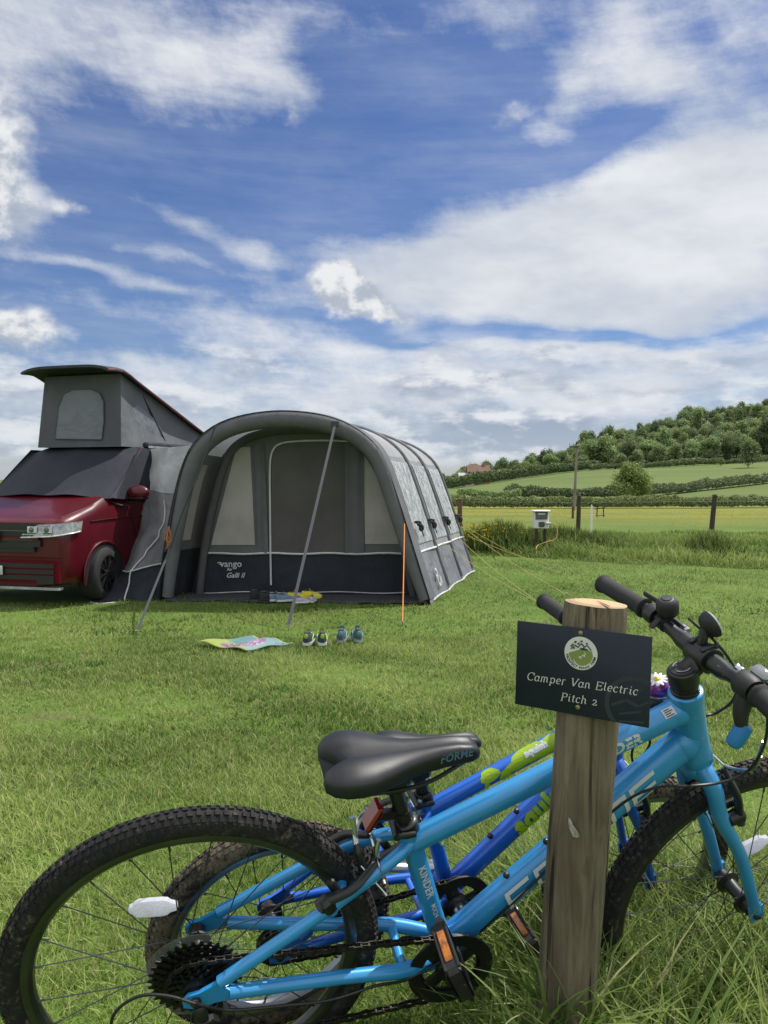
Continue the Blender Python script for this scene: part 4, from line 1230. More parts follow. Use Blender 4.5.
    # maker's lettering on the mud wall
    u0 = ip(231, 564, .03); ex = nrm(ip(240, 564, .03) - ip(222, 564, .03)); ez = A([0, 0, 1.])
    g = G(); k_ = Yi(230) / FPX
    place_flat(g, text_geo('vango', 9.5 * k_, .0012), u0, ex, ez)
    place_flat(g, text_geo('Air', 4.2 * k_, .001), ip(229.5, 569.5, .03), ex, ez)
    place_flat(g, text_geo('Galli II', 7.2 * k_, .001, .35), ip(235, 575.5, .03), ex, ez)
    place_flat(g, xf2d(cat2d([ribbon2d(arc(0, 0, 2.2, 1.6, 20, 150, 6), .9), ribbon2d(arc(1.5, .6, 2.0, 1.2, 200, 330, 6), .7)]), k_), ip(219.5, 564.0, .03), ex, ez)
    t.part('lettering', g, PIPE, fw, smooth=False)
    # emblem on the open-side mud wall
    kk = .20; g = G(); ex = nrm(DV); c0 = shell((1 + sR) / 2 + .012, kk, .03); ey = nrm(shell(sR, kk, .03) - shell(1.0, kk, .03))
    place_flat(g, cat2d([ribbon2d(arc(0, .09, .055, .05, 200, 470, 10), .03), ribbon2d(arc(.02, -.02, .05, .06, 90, 330, 10), .03), ribbon2d([(.10, -.06), (.13, .04)], .025), ribbon2d([(.15, -.07), (.18, .02)], .02)]), c0, ex, ey)
    t.part('emblem', g, PIPE, wall[0], smooth=False)
    # groundsheet of the porch with a rumpled front hem
    P = []
    fl_, fr2 = arch[0], arch[-1]
    for f in np.linspace(-.01, .24, 7):
        row = []
        for a in np.linspace(.02, .985, 40):
            q = fl_ + (fr2 - fl_) * a + DV * f
            z = .022 + (.014 * math.sin(a * 47) * math.sin(a * 13 + 1) if f < .05 else 0)
            row.append(A([q[0], q[1] - (.05 * math.sin(a * 19) if f < 0 else 0), z]))
        P.append(row)
    g = G(); g.slab(P, .008, (0, 0, -1)); t.part('groundsheet', g, SHEET, angle=70)
    # ---------------- linking tunnel to the van
    top = [at(141.5, 450, 11.0), at(152, 449, 10.7), at(165, 447.5, 10.4), at(196, 445, 10.0)]
    r2_ = [at(139, 482, 10.85), at(150, 483, 10.5), at(163, 485, 10.2), at(190, 488, 9.85)]
    r3_ = [at(131, 522, 10.5), at(143, 530, 10.2), at(160, 530, 10.0), at(182, 530, 9.78)]
    r4_ = [at(112, 570, 9.95), at(128, 571, 9.85), at(146, 567, 9.75), at(168, 562, 9.68)]
    r5_ = [at(91, 602, 9.47), at(115, 602.5, 9.47), at(140, 602.5, 9.5), at(168, 602, 9.55)]
    def dense(r): return smooth_path(r, 6)
    rows = [dense(r) for r in (top, r2_, r3_, r4_, r5_)]
    cols = list(zip(*rows)); cols = [smooth_path(c_, 6) for c_ in cols]
    for i, c_ in enumerate(cols):
        for j, q in enumerate(c_):
            q[1] -= .09 * math.sin(i * .62) * math.sin(j * .30) + .03 * math.sin(j * 1.3 + i * .4)
    rows = list(zip(*cols))
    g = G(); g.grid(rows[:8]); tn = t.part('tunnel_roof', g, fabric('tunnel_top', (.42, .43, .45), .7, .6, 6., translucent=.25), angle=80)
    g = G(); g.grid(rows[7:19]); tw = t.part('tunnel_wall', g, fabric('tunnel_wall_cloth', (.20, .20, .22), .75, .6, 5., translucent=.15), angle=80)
    g = G(); g.grid(rows[18:]); t.part('mudwall', g, MUD, tw, angle=80)
    fwd = A([0, -.022, .0])
    g = G(); g.tube([q + fwd for q in rows[18]], .011, 5); g.tube([q + fwd for q in rows[24]], .010, 5); t.part('piping', g, PIPE, tw)
    g = G(); g.tube([cols[min(len(cols) - 1, int(13 - 5.0 * f + 1.2 * math.sin(f * 7)))][int(8 + 16 * f)] + fwd for f in np.linspace(0, 1, 17)], .011, 5); t.part('zip', g, PIPE, tw)
    # ---------------- webbing straps, guy ropes and pegs
    PEG = mat('peg_steel', (.5, .5, .5), .35, .9)
    def peg(p, par):
        q = G(); q.tube([p + A([0, 0, .06]), p + A([0, .02, -.1])], .006, 6); q.tube([p + A([-.02, 0, .05]), p + A([.02, 0, .05])], .005, 6); t.part('peg', q, PEG, par)
    def strap(a, b_, w):
        q = G(); d = nrm(b_ - a); sd = nrm(np.cross(d, A([0, -1., .2])))
        q.add([a - sd * w / 2, a + sd * w / 2, b_ + sd * w / 2, b_ - sd * w / 2, *[x + A([0, -.004, .004]) for x in (a - sd * w / 2, a + sd * w / 2, b_ + sd * w / 2, b_ - sd * w / 2)]], [(0, 1, 2, 3), (7, 6, 5, 4), (0, 4, 5, 1), (1, 5, 6, 2), (2, 6, 7, 3), (3, 7, 4, 0)])
        s_ = t.part('storm_strap', q, WEB, smooth=False); return s_
    g1 = on_ground(137.5, 636); a1 = shell(.335, 0, .01) + A([0, -.13, 0]); a1 = at(206, 447, Yof(206) - .10); a1 = at(170, 549, Yof(170) - .22); s_ = strap(a1, g1 + A([0, 0, .05]), .030); peg(g1, s_)
    q = G(); q.tube(smooth_path([a1, at(184, 508, Yof(184) - .20), at(203, 462, Yof(203) - .17), at(213, 432, Yof(213) - .15), at(217, 425, Yof(217) - .12)], 4), .011, 6); t.part('strap_loop', q, WEB, s_)
    g2 = on_ground(288.5, 631); a2 = at(335, 425, Yof(335) - .16); s_ = strap(a2, g2 + A([0, 0, .05]), .030); peg(g2, s_)
    q = G(); q.box(a2 + A([0, 0, .01]), (.10, .02, .07), None, .008); t.part('strap_patch', q, WEB, s_)
    def rope(a, b_, m_, rr=.007, pegit=True):
        q = G(); mid_ = (a + b_) / 2 + A([0, 0, -.03]); q.tube(smooth_path([a, mid_, b_ + A([0, 0, .03])], 6), rr, 6); s_ = t.part('guy_rope', q, m_)
        if pegit: peg(b_, s_)
        return s_
    rope(at(404.5, 524, 9.12), on_ground(402.5, 627), ORNG, .0065)
    # bundled orange cord at the van-side leg
    q = G(); c0 = at(169, 538, 9.28)
    for i in range(5):
        q.tube(smooth_path([c0 + A([.02 * math.sin(i), -.02, .14]), c0 + A([.035 * math.cos(i * 2), -.03, .02]), c0 + A([-.03 + .02 * i, -.03, -.13 + .02 * i]), c0 + A([-.02 * i + .03, -.02, .0]), c0 + A([.01, -.02, .13])], 5), .0055, 5)
    t.part('cord_bundle', q, mat('faded_orange_cord', (.42, .17, .07), .7))
    for k, s_f, (u, v), in [(.98, .26, (541, 606)), (.97, .55, (566, 596)), (.69, .3, (541, 606)), (.99, .30, (558, 577))]:
        pass
    for (u0, v0, Y0), (u1, v1) in [((452, 532, 11.9), (541, 607)), ((464, 528, 12.4), (566, 597)), ((466, 527, 12.45), (559, 575)), ((436, 538, 11.0), (541, 607)), ((468, 536, 12.5), (557, 568))]:
        rope(at(u0, v0, Y0), on_ground(u1, v1), YEL, .0035)
awning_tent()
# ------------------------------------------------------------------ bicycles
def rodr(r):
    r = A(r, float); a = np.linalg.norm(r); k = r / a
    K = A([[0, -k[2], k[1]], [k[2], 0, -k[0]], [-k[1], k[0], 0]])
    return np.eye(3) + math.sin(a) * K + (1 - math.cos(a)) * K @ K

RUB = None
def bike_mats():
    D = {}
    D['blk'] = mat('bike_black', (.014, .014, .015), .42, .2, var=.2, coat=.2)
    D['blkp'] = mat('bike_black_plastic', (.016, .016, .017), .55, var=.25, bmp=.15, bscale=300)
    D['grip'] = mat('grip_rubber', (.020, .020, .022), .8, var=.2, bmp=.5, bscale=500, bdist=.001)
    D['steel'] = mat('bike_steel', (.55, .56, .58), .25, 1., var=.15)
    D['dark_steel'] = mat('bike_dark_steel', (.06, .06, .062), .35, .9, var=.3, dirt=(.05, .04, .03), dirtamt=.4, dscale=60)
    D['chain'] = mat('chain_steel', (.05, .045, .04), .42, .8, var=.4, vscale=90)
    D['rim'] = mat('rim_dark', (.085, .087, .087), .35, .9, var=.25, coat=.3)
    D['spoke'] = mat('spoke', (.10, .10, .105), .35, .9, var=.2)
    D['cable'] = mat('cable_black', (.010, .010, .010), .4, var=.1)
    D['white'] = mat('decal_white', (.62, .64, .66), .35, var=.05)
    D['saddle'] = mat('saddle_vinyl', (.0135, .0145, .0175), .46, var=.2, vscale=20, bmp=.12, bscale=400, bdist=.001, spec=.5)
    D['amber'] = mat('amber_reflector', (.45, .15, .03), .2, var=.2, vscale=120, coat=.6, dirt=(.12, .07, .03), dirtamt=.35, dscale=80)
    D['red'] = mat('red_reflector', (.20, .006, .008), .18, var=.3, vscale=150, coat=.8)
    m, nt, p = new_mat('clear_reflector'); co = objco(nt)
    v = nt.nodes.new('ShaderNodeTexVoronoi'); v.inputs['Scale'].default_value = 260; nt.links.new(co, v.inputs['Vector'])
    c = mixc(nt, S(nt, v.outputs['Distance']).smooth(.1, .6), (.92, .92, .96), (.78, .79, .86)); nt.links.new(c, p.inputs['Base Color']); p.inputs['Transmission Weight'].default_value = .35; p.inputs['Subsurface Weight'].default_value = .3; p.inputs['Subsurface Radius'].default_value = (.02, .02, .02)
    p.inputs['Roughness'].default_value = .2; p.inputs['Coat Weight'].default_value = .6; D['clear'] = m
    p.inputs['Transmission Weight'].default_value = 0; p.inputs['Subsurface Weight'].default_value = 0
    tr_ = nt.nodes.new('ShaderNodeBsdfTranslucent'); nt.links.new(c, tr_.inputs[0]); ms_ = nt.nodes.new('ShaderNodeMixShader'); ms_.inputs[0].default_value = .6
    nt.links.new(p.outputs[0], ms_.inputs[1]); nt.links.new(tr_.outputs[0], ms_.inputs[2]); nt.links.new(ms_.outputs[0], nt.nodes['Material Output'].inputs[0])
    m, nt, p = new_mat('clear_plastic_disc'); p.inputs['Base Color'].default_value = (.30, .32, .31, 1); p.inputs['Alpha'].default_value = .13; p.inputs['Roughness'].default_value = .15
    D['disc'] = m
    # tyre rubber, muddied on the tread
    def tyre(name, mud, amt):
        m, nt, p = new_mat(name); co = objco(nt)
        n1 = noise(nt, co, 9, 6, .7); n2 = noise(nt, co, 75, 4, .7)
        f = (n1 * .55 + n2 * .60).smooth(.66 - amt * .3, .80 - amt * .28)
        c = mixc(nt, n2.smooth(.3, .7), (.011, .011, .012), (.026, .025, .025)); c = mixc(nt, f * .85, c, mud)
        nt.links.new(c, p.inputs['Base Color']); p.inputs['Roughness'].default_value = .82; p.inputs['Specular IOR Level'].default_value = .3
        bump(nt, p, n2, .5, .002); return m
    D['tyre1'] = tyre('tyre_rubber', (.15, .12, .085), .18); D['tyre2'] = tyre('tyre_rubber_muddy', (.15, .125, .088), .48)
    return D
BM = bike_mats()

def paint(name, col, coat=.7):
    m, nt, p = new_mat(name); co = objco(nt)
    n1 = noise(nt, co, 5, 4, .6); n2 = noise(nt, co, 60, 5, .7); n3 = noise(nt, co, 400, 2, .5)
    c = mixc(nt, n1.smooth(.3, .7), tuple(x * .88 for x in col), tuple(min(1, x * 1.08) for x in col))
    c = mixc(nt, n2.smooth(.62, .72) * .42, c, (.13, .11, .08)); sc_ = noise(nt, mapped(nt, co, (30, 190, 60), (0, 0, 0), (.5, .3, .8)), 1.0, 3, .6); c = mixc(nt, sc_.smooth(.70, .73) * .6, c, (.30, .34, .38))
    nt.links.new(c, p.inputs['Base Color']); p.inputs['Roughness'].default_value = .32; p.inputs['Metallic'].default_value = .12
    p.inputs['Coat Weight'].default_value = coat; p.inputs['Coat Roughness'].default_value = .14
    nt.links.new((n2 * .25 + .22).k, p.inputs['Roughness']); bump(nt, p, n3, .03, .0005)
    return m

def bicycle(sp):
    P_ = A(sp['x']); Rm = rodr(P_[:3]); tr = P_[3:6]
    V3 = lambda x, z, y=0.: A([x, y, z])
    bb, st, ht, hb = V3(*P_[6:8]), V3(*P_[8:10]), V3(*P_[10:12]), V3(*P_[12:14])
    s = P_[14]; ax = nrm(ht - hb); fw0 = A([ax[2], 0, -ax[0]]); LY = A([0, 1., 0])
    fw = fw0 * math.cos(s) + LY * math.sin(s); lf = LY * math.cos(s) - fw0 * math.sin(s)
    hub = hb - ax * P_[15] + fw * P_[16]
    RW, rt, rw = sp['RW'], sp['rt'], sp['rw']
    org = A([hub[0] * .5, 0, -RW])
    M = Matrix(np.vstack([np.column_stack([Rm, tr + Rm @ org]), [0, 0, 0, 1]]).tolist())
    t = Thing('bicycle', sp['label'], 'bicycle', org, sp.get('group'), M)
    def loc(u, v, Y): return Rm.T @ (at(u, v, Y) - tr)
    def wY(p): return (Rm @ A(p) + tr)[1]
    PA = sp['paint']; k = sp['k']
    std = nrm(st - bb)
    # ---- frame
    g = G()
    tt0 = st + (bb - st) * .10; tt1 = ht + (hb - ht) * .20; dt1 = ht + (hb - ht) * sp.get('dtj', .66)
    rT, rD, rS = .0202 * k, .0248 * k, .0176 * k
    g.tube([tt0, tt0 + (tt1 - tt0) * .5, tt1], [rT * .98, rT * 1.0, rT * 1.12], 20)
    g.tube([bb, bb + (dt1 - bb) * .5, dt1], [rD * .95, rD, rD * 1.08], 20, flat=1.1)
    g.tube([bb, st + std * .012], [rS, rS], 18)
    g.lathe([(.0255 * k, -.012), (.0285 * k, -.006), (.0285 * k, .010), (.0262 * k, .02), (.0255 * k, np.linalg.norm(ht - hb) * .5), (.0262 * k, np.linalg.norm(ht - hb) - .02), (.0282 * k, np.linalg.norm(ht - hb) - .01), (.0282 * k, np.linalg.norm(ht - hb) + .004), (.026 * k, np.linalg.norm(ht - hb) + .006)], hb, ax, 24)
    g.lathe([(.021, -.036), (.0225, -.034), (.0225, .034), (.021, .036)], bb, (0, 1, 0), 22)
    # weld fillets
    for (c_, d_, r_) in ((tt1, nrm(tt0 - tt1), rT * 1.22), (dt1, nrm(bb - dt1), rD * 1.18)):
        g.lathe([(r_ * .86, .0), (r_, .019 * k), (r_ * .98, .026 * k), (r_ * .90, .034 * k)], c_, d_, 20)
    for y in (-1, 1):
        dr = V3(0, 0, y * rw)
        g.tube(smooth_path([bb + A([-.012, y * .026, 0]), bb * .80 + A([0, y * .046, .002]), bb * .55 + A([0, y * (.052), .004]), A([.05, y * (rw - .002), .004])], 7), [.0135 * k, .0125 * k, .0112 * k, .0110 * k], 12)
        ss0 = st - std * .022
        mid = ss0 * .62 + V3(0, .012 * k, y * .050)
        g.tube(smooth_path([ss0 + A([.0, y * .008, 0]), ss0 * .88 + A([0, y * .030, .010 * k]), mid, A([.035, y * (rw - .001), .028])], 7), [.0112 * k, .0108 * k, .0104 * k, .0102 * k], 12)
        # dropout plate
        poly = [(-.018, -.012), (.002, -.018), (.030, -.008), (.070, -.004), (.070, .010), (.040, .016), (.058, .034), (.048, .042), (.024, .026), (.004, .014), (-.012, .010), (-.020, 0)]
        g.prism([(a, b_) for a, b_ in poly], (0, y * rw + .0035, 0), (1, 0, 0), (0, 0, 1), .007)
    br = (st - std * .022) * .64 + V3(0, .012 * k)
    g.tube(smooth_path([br + A([.0, -.050, 0]), br + A([.012, 0, .006]), br + A([.0, .050, 0])], 6), .0085 * k, 10)
    cb = bb * .80 + A([0, 0, .002]); g.tube([cb + A([0, -.046, 0]), cb + A([0, .046, 0])], .0085 * k, 10)
    for y in (-1, 1):
        pv = (st - std * .022) * sp['bp'] + V3(0, .012, y * .0505); g.lathe([(.009, -.012), (.009, .014)], pv, nrm(A([st[0], 0, st[2]])) * 0 + A([-.3, 0, .6]), 10)
    fr = t.part('frame', g, PA, angle=45)
    # cable bosses
    for f in (.30, .46):
        g = G()
        c_ = bb + (dt1 - bb) * f; up_ = nrm(np.cross(LY, dt1 - bb)) * -1.
        up_ = up_ if up_[2] > 0 else -up_
        g.lathe([(.0055, 0), (.0055, .006), (.003, .009)], c_ + up_ * rD * 1.0, up_, 10); t.part('bottle_boss', g, BM['blk'], fr)
    # ---- wheels
    def wheel(c, axl, hw, tm, rear, ang0):
        w = bpy.data.objects.new('wheel', None); COL.objects.link(w); w.parent = t.o
        e1, e2 = nrm(np.cross(axl, [0, 0, 1.])), None; e2 = np.cross(axl, e1)
        rad = lambda a: e1 * math.cos(a) + e2 * math.sin(a)
        g = G(); Rc = RW - rt
        nT, nS = 96, 16; rows = []
        for i in range(nT + 1):
            d = rad(2 * math.pi * i / nT)
            rows.append([c + d * (Rc + (rt - .0035) * math.cos(2 * math.pi * j / nS)) + axl * (rt - .002) * math.sin(2 * math.pi * j / nS) for j in range(nS + 1)])
        g.grid(rows)
        nk = int(2 * math.pi * RW / .0135)
        for i in range(nk):
            for j, ph in enumerate((-68, -42, -15, 15, 42, 68)):
                a = 2 * math.pi * (i + (.5 if j % 2 else 0) + rng.uniform(-.04, .04)) / nk; ph_ = math.radians(ph)
                d = rad(a); tg = np.cross(axl, d); nn = d * math.cos(ph_) + axl * math.sin(ph_); sd_ = np.cross(tg, nn)
                rr = rt - .0039
                cc = c + d * (Rc + rr * math.cos(ph_)) + axl * rr * math.sin(ph_)
                ln = (.0078 if abs(ph) < 60 else .0055) * rng.uniform(.85, 1.1)
                g.box(cc, (ln, .0082 if abs(ph) < 20 else .0074, .0065), (tg, sd_, nn))
        ty = t.part('tyre', g, tm, w, angle=30)
        g = G(); ri = RW - 2 * rt
        g.lathe([(ri + .010, -.0125), (ri + .004, -.0135), (ri - .003, -.0125), (ri - .009, -.007), (ri - .011, 0), (ri - .009, .007), (ri - .003, .0125), (ri + .004, .0135), (ri + .010, .0125)], c, axl, 96, caps=False)
        t.part('rim', g, sp['rim'], w, angle=30)
        g = G(); fl = hw * .52
        g.lathe([(.005, -hw - .008), (.005, -hw), (.014, -hw + .002), (.015, -fl - .006), (.024, -fl - .003), (.024, -fl + .001), (.014, -fl + .006), (.0125, 0), (.014, fl - .006), (.024, fl - .001), (.024, fl + .003), (.015, fl + .006), (.014, hw - .002), (.005, hw), (.005, hw + .008)], c, axl, 22)
        for y in (-1, 1): g.lathe([(.0085, hw + .005), (.0085, hw + .013), (.004, hw + .017)], c, axl * y, 6)
        t.part('hub', g, BM['blk'] if not sp.get('silver') else BM['dark_steel'], w)
        n = sp['spokes']; rs = ri - .008
        for i in range(n):
            y = 1 if i % 2 else -1; a = 2 * math.pi * (i + .5) / n + ang0; off = (.62 if (i // 2) % 2 else -.62)
            g = G(); g.tube([c + rad(a + off) * .022 + axl * y * fl, c + rad(a) * rs + axl * y * .003], .00105, 5)
            g.tube([c + rad(a) * (rs - .013) + axl * y * .0035, c + rad(a) * (rs + .004) + axl * y * .0028], .0019, 5)
            t.part('spoke', g, BM['spoke'], w)
        return w, rad
    w1, rad1 = wheel(A([0, 0, 0.]), LY, rw - .004, sp['tyre'], True, .2)
    w2, rad2 = wheel(hub, lf, .046, sp['tyre'], False, .35)
    def spoke_reflector(w, cc, axl, e):
        f_ = np.cross(e, axl) * -1.
        g = G(); poly = [(-.031, -.007), (-.029, -.011), (-.024, -.0145), (-.012, -.0155), (.012, -.0155), (.020, -.014), (.025, -.009), (.034, -.006), (.036, 0), (.034, .006), (.025, .009), (.020, .014), (.012, .0155), (-.012, .0155), (-.024, .0145), (-.029, .011), (-.031, .007), (-.036, .005), (-.038, 0), (-.036, -.005)]
        g.prism(poly, cc - np.cross(e, f_) * .004, e, f_, .008); t.part('wheel_reflector', g, BM['clear'], w)
    for wi, (w, c, axl, u, v) in enumerate([(w1, A([0, 0, 0.]), LY, *sp['refl'][0]), (w2, hub, lf, *sp['refl'][1])]):
        if u is None: continue
        # find the place on the wheel plane that lies on the measured line of sight
        o_ = Rm.T @ (A([0, 0, CAMZ]) - tr); d_ = Rm.T @ ray(u, v); tt_ = ((c - o_) @ axl) / (d_ @ axl); q = o_ + d_ * tt_
        dd = q - c; e_ = A([1., 0, sp['rtilt'][wi]]); e_ = nrm(e_ - axl * np.dot(e_, axl)); spoke_reflector(w, q, axl, e_)
    # ---- fork
    g = G(); crown = hb - ax * .018
    g.lathe([(.0255 * k, -.014), (.0275 * k, -.010), (.027 * k, .004), (.020 * k, .012)], crown, ax, 22)
    for y in (-1, 1):
        g.tube(smooth_path([crown - ax * .004, crown + lf * y * .022 - ax * .004, crown + lf * y * .042 - ax * .030, crown + lf * y * .048 - ax * .09 + fw * .002, (crown * .45 + hub * .55) + lf * y * .052 + fw * .004, hub + lf * y * .053 + ax * .010]
               , 7), [.019 * k, .018 * k, .0165 * k, .0155 * k, .0140 * k, .0135 * k, .012 * k, .0115 * k, .0105 * k], 16, up=fw)
        g.prism([(-.013, -.012), (.013, -.014), (.015, .02), (-.013, .02)], hub + lf * (y * .053 + .0035), fw, ax, .007)
    fk = t.part('fork', g, sp['forkpaint'], angle=50)
    # ---- seat post, collar, saddle
    g = G(); g.tube([st, st + std * sp['ph']], .0128, 16)
    sc_ = st + std * sp['ph']; g.bar(sc_ + A([-.02, 0, -.004]), sc_ + A([.022, 0, .002]), .045, .03, (0, 0, 1), .006); g.box(sc_ + A([0, 0, .012]), (.05, .05, .016), None, .005)
    spo = t.part('seatpost', g, BM['blk'])
    g = G(); g.lathe([(.0175 * k, -.004), (.0205 * k, 0), (.0205 * k, .018), (.018 * k, .021), (.014, .022)], st, std, 20); g.bar(st + std * .01 + A([-.020, -.026, 0]), st + std * .01 + A([.010, -.027, .004]), .009, .008, (0, 1, 0), .002); g.tube([st + std * .01 + A([-.020, -.028, 0]), st + std * .01 + A([-.020, .024, 0])], .007, 10)
    t.part('seat_clamp', g, BM['blk'], spo)
    kS = sp['ks']; tl = math.radians(sp['tilt']); o = sc_ + A([sp['sx'], 0, .040])
    ex = A([math.cos(tl), 0, math.sin(tl)]); ez = A([-math.sin(tl), 0, math.cos(tl)])
    xs = [-.128, -.124, -.112, -.094, -.072, -.048, -.022, .006, .034, .062, .090, .110, .122, .127]
    ws = [.030, .046, .060, .0685, .0690, .062, .049, .036, .0285, .0245, .022, .0205, .015, .005]
    hs_ = [.012, .020, .026, .029, .030, .029, .027, .025, .024, .023, .022, .019, .013, .004]
    zc = [.004, .008, .011, .012, .010, .006, .002, .000, -.001, -.001, -.003, -.006, -.009, -.012]
    rows = []
    nn_ = 36
    for x, w, h, z in zip(xs, ws, hs_, zc):
        row = []
        for j in range(nn_):
            a = 2 * math.pi * j / nn_; cy, sy = math.cos(a), math.sin(a)
            y = w * math.copysign(abs(cy) ** .8, cy)
            zz = z + (h * .72 * abs(sy) ** .75 if sy > 0 else -h * 1.0 * abs(sy) ** .55)
            rear = np.clip((-.02 - x) / .06, 0, 1)
            if sy > 0: zz -= .0125 * rear * math.exp(-(y / .017) ** 2) + .004 * (1 - rear) * math.exp(-(y / .008) ** 2)
            xx = x + (.030 * math.exp(-(y / .019) ** 2) * np.clip((-.070 - x) / .05, 0, 1))
            row.append(o + kS * (ex * xx + LY * y + ez * zz))
        row.append(row[0]); rows.append(row)
    g = G(); g.grid(rows); g.add(rows[0][:-1], [tuple(range(nn_))[::-1]]); g.add(rows[-1][:-1], [tuple(range(nn_))])
    sa = t.part('saddle', g, BM['saddle'], angle=60)
    g = G()
    for y in (-1, 1): g.tube(smooth_path([o + kS * (ex * -.10 + LY * y * .022 - ez * .028), o + kS * (ex * -.05 + LY * y * .022 - ez * .040), o + kS * (ex * .03 + LY * y * .022 - ez * .040), o + kS * (ex * .10 + LY * y * .010 - ez * .022)], 5), .0035, 8)
    t.part('saddle_rail', g, BM['blk'], sa)
    if sp.get('saddletext'):
        g = G(); ec = o + kS * (ex * .082 - LY * .0235 + ez * .001); exx = nrm(ex + LY * .09)
        place_flat(g, text_geo(sp['saddletext'], .0165, .0004, .25, 1.05), ec, exx, nrm(ez + LY * .38)); t.part('lettering', g, mat('saddle_print', (.05, .12, .20), .4), sa, smooth=False)
    # rear reflector on the seat post
    if sp.get('redrefl'):
        g = G(); c_ = st + std * .035 + A([-.052, -.012, .010]); e = nrm(A([-.9, -.1, .42])); f1 = nrm(np.cross(LY, e)); f2 = np.cross(e, f1)
        g.box(c_, (.012, .048, .034), (e, f1, f2), .004); rr = t.part('rear_reflector', g, BM['red'], spo)
        g = G(); g.bar(c_ + A([.006, 0, 0]), st + std * .035, .012, .014); g.lathe([(.016, -.006), (.016, .008)], st + std * .035, std, 14); t.part('bracket', g, BM['blk'], rr)
    # ---- drivetrain
    cy_ = -.044
    def toothed(g, c, r, n, th, dr_=.0035):
        poly = []
        for i in range(n):
            a = 2 * math.pi * i / n; da = 2 * math.pi / n
            for q, rr in ((-.32, r - dr_), (-.14, r + dr_), (.14, r + dr_), (.32, r - dr_)): poly.append(((rr) * math.cos(a + q * da), rr * math.sin(a + q * da)))
        g.prism(poly, c + A([0, th / 2, 0]), (1, 0, 0), (0, 0, 1), th)
    ca = sp['crank']; cd = A([math.cos(ca), 0, math.sin(ca)]); cl = sp['cl']; rR = sp['ring']
    g = G(); nT = 64; c0 = bb + A([0, cy_, 0])
    for (r0, r1, y0, th) in ((rR * .82, rR * 1.16, -.006, .004), (rR * .74, rR * .97, .0, .003)):
        V = []; 
        for i in range(nT):
            a = 2 * math.pi * i / nT; d = A([math.cos(a), 0, math.sin(a)])
            tooth = (.004 if (i % 2 == 0 and th < .0035) else 0)
            V += [c0 + d * r0 + A([0, y0, 0]), c0 + d * (r1 + tooth) + A([0, y0, 0]), c0 + d * r0 + A([0, y0 + th, 0]), c0 + d * (r1 + tooth) + A([0, y0 + th, 0])]
        Fs = []
        for i in range(nT):
            p, q = 4 * i, 4 * ((i + 1) % nT); Fs += [(p, p + 1, q + 1, q), (p + 2, q + 2, q + 3, p + 3), (p + 1, p + 3, q + 3, q + 1), (p, q, q + 2, p + 2)]
        g.add(V, Fs)
    for i in range(4):
        a = ca + .5 + i * math.pi / 2; d = A([math.cos(a), 0, math.sin(a)]); g.bar(c0 + d * .012, c0 + d * rR * .9, .026, .006, (0, 1, 0), .002)
    g.lathe([(.024, -.006), (.026, .0), (.022, .01)], c0, (0, -1, 0), 20)
    cs = t.part('chainset', g, BM['blk'])
    for y in (-1, 1):
        d = cd * (1 if y < 0 else -1); g = G(); a_ = bb + A([0, y * .058, 0]); e_ = a_ + d * cl + A([0, y * .014, 0])
        g.tube([a_ - d * .012, a_, a_ + d * cl * .5 + A([0, y * .006, 0]), e_, e_ + d * .012], [.013, .0165, .012, .0125, .011], 12, flat=.75, up=(0, 1, 0))
        g.lathe([(.015, -.01), (.015, .012), (.010, .016)], a_, A([0, y, 0]), 14)
        cr = t.part('crank', g, sp['crankmat'], cs)
        pc = e_ + A([0, y * .060, 0]); fa = sp['pedal']; f_ = A([math.cos(fa), 0, math.sin(fa)]); n_ = np.cross(f_, LY)
        g = G(); g.tube([e_, pc + LY * y * .048], .0085, 10)
        for q in (-1, 1):
            g.bar(pc + f_ * q * .031 - LY * .041, pc + f_ * q * .031 + LY * .041, .010, .023, n_, .003)
            for zz in (-1, 1): g.bar(pc + f_ * q * .031 - LY * .039 + n_ * zz * .0105, pc + f_ * q * .031 + LY * .039 + n_ * zz * .0105, .013, .004, n_, .001)
        for q in (-.041, .041): g.bar(pc - f_ * .035 + LY * q, pc + f_ * .035 + LY * q, .009, .024, n_, .004)
        for q in (-.018, .018): g.bar(pc - f_ * .036 + LY * q, pc + f_ * .036 + LY * q, .008, .016, n_, .002)
        pd = t.part('pedal', g, BM['blkp'])
        for q in (-1, 1):
            g = G(); g.box(pc + f_ * q * .0370, (.004, .052, .013), (f_, LY, n_), .0015); t.part('reflector', g, BM['amber'], pd)
    # cassette, guard disc, derailleur, chain
    if sp['gears']:
        g = G(); radii = [.0705, .062, .054, .047, .041, .035, .029]
        for i, r in enumerate(radii): toothed(g, A([0, -.0285 - i * .0042, 0]), r, int(r * 2 * math.pi / .0127), .0018)
        g.lathe([(.024, .028), (.022, .06), (.012, .0605)], (0, 0, 0), (0, -1, 0), 20); ca_ = t.part('cassette', g, BM['dark_steel'], w1)
        g = G(); g.lathe([(.030, .0262), (.0835, .0250), (.0842, .0258), (.0835, .0266), (.030, .0278)], (0, 0, 0), (0, -1, 0), 48, caps=False); t.part('spoke_guard', g, BM['disc'], w1)
        g = G(); j1 = A([.020, cy_ + .004, -.072]); j2 = A([.012, cy_ + .004, -.135])
        g.bar(A([.004, -.072, -.012]), A([.012, -.074, -.040]), .02, .014, LY, .004); g.bar(A([.012, -.076, -.038]), A([.026, -.058, -.066]), .030, .022, LY, .006)
        for y in (-.010, .010): g.bar(j1 + LY * y, j2 + LY * y, .018, .003, LY, .001)
        for j in (j1, j2): toothed(g, j, .019, 11, .004, .002)
        g.lathe([(.011, 0), (.012, .012), (.006, .016)], (.028, -.072, -.064), (0, -1, 0), 14)
        t.part('derailleur', g, BM['blk'])
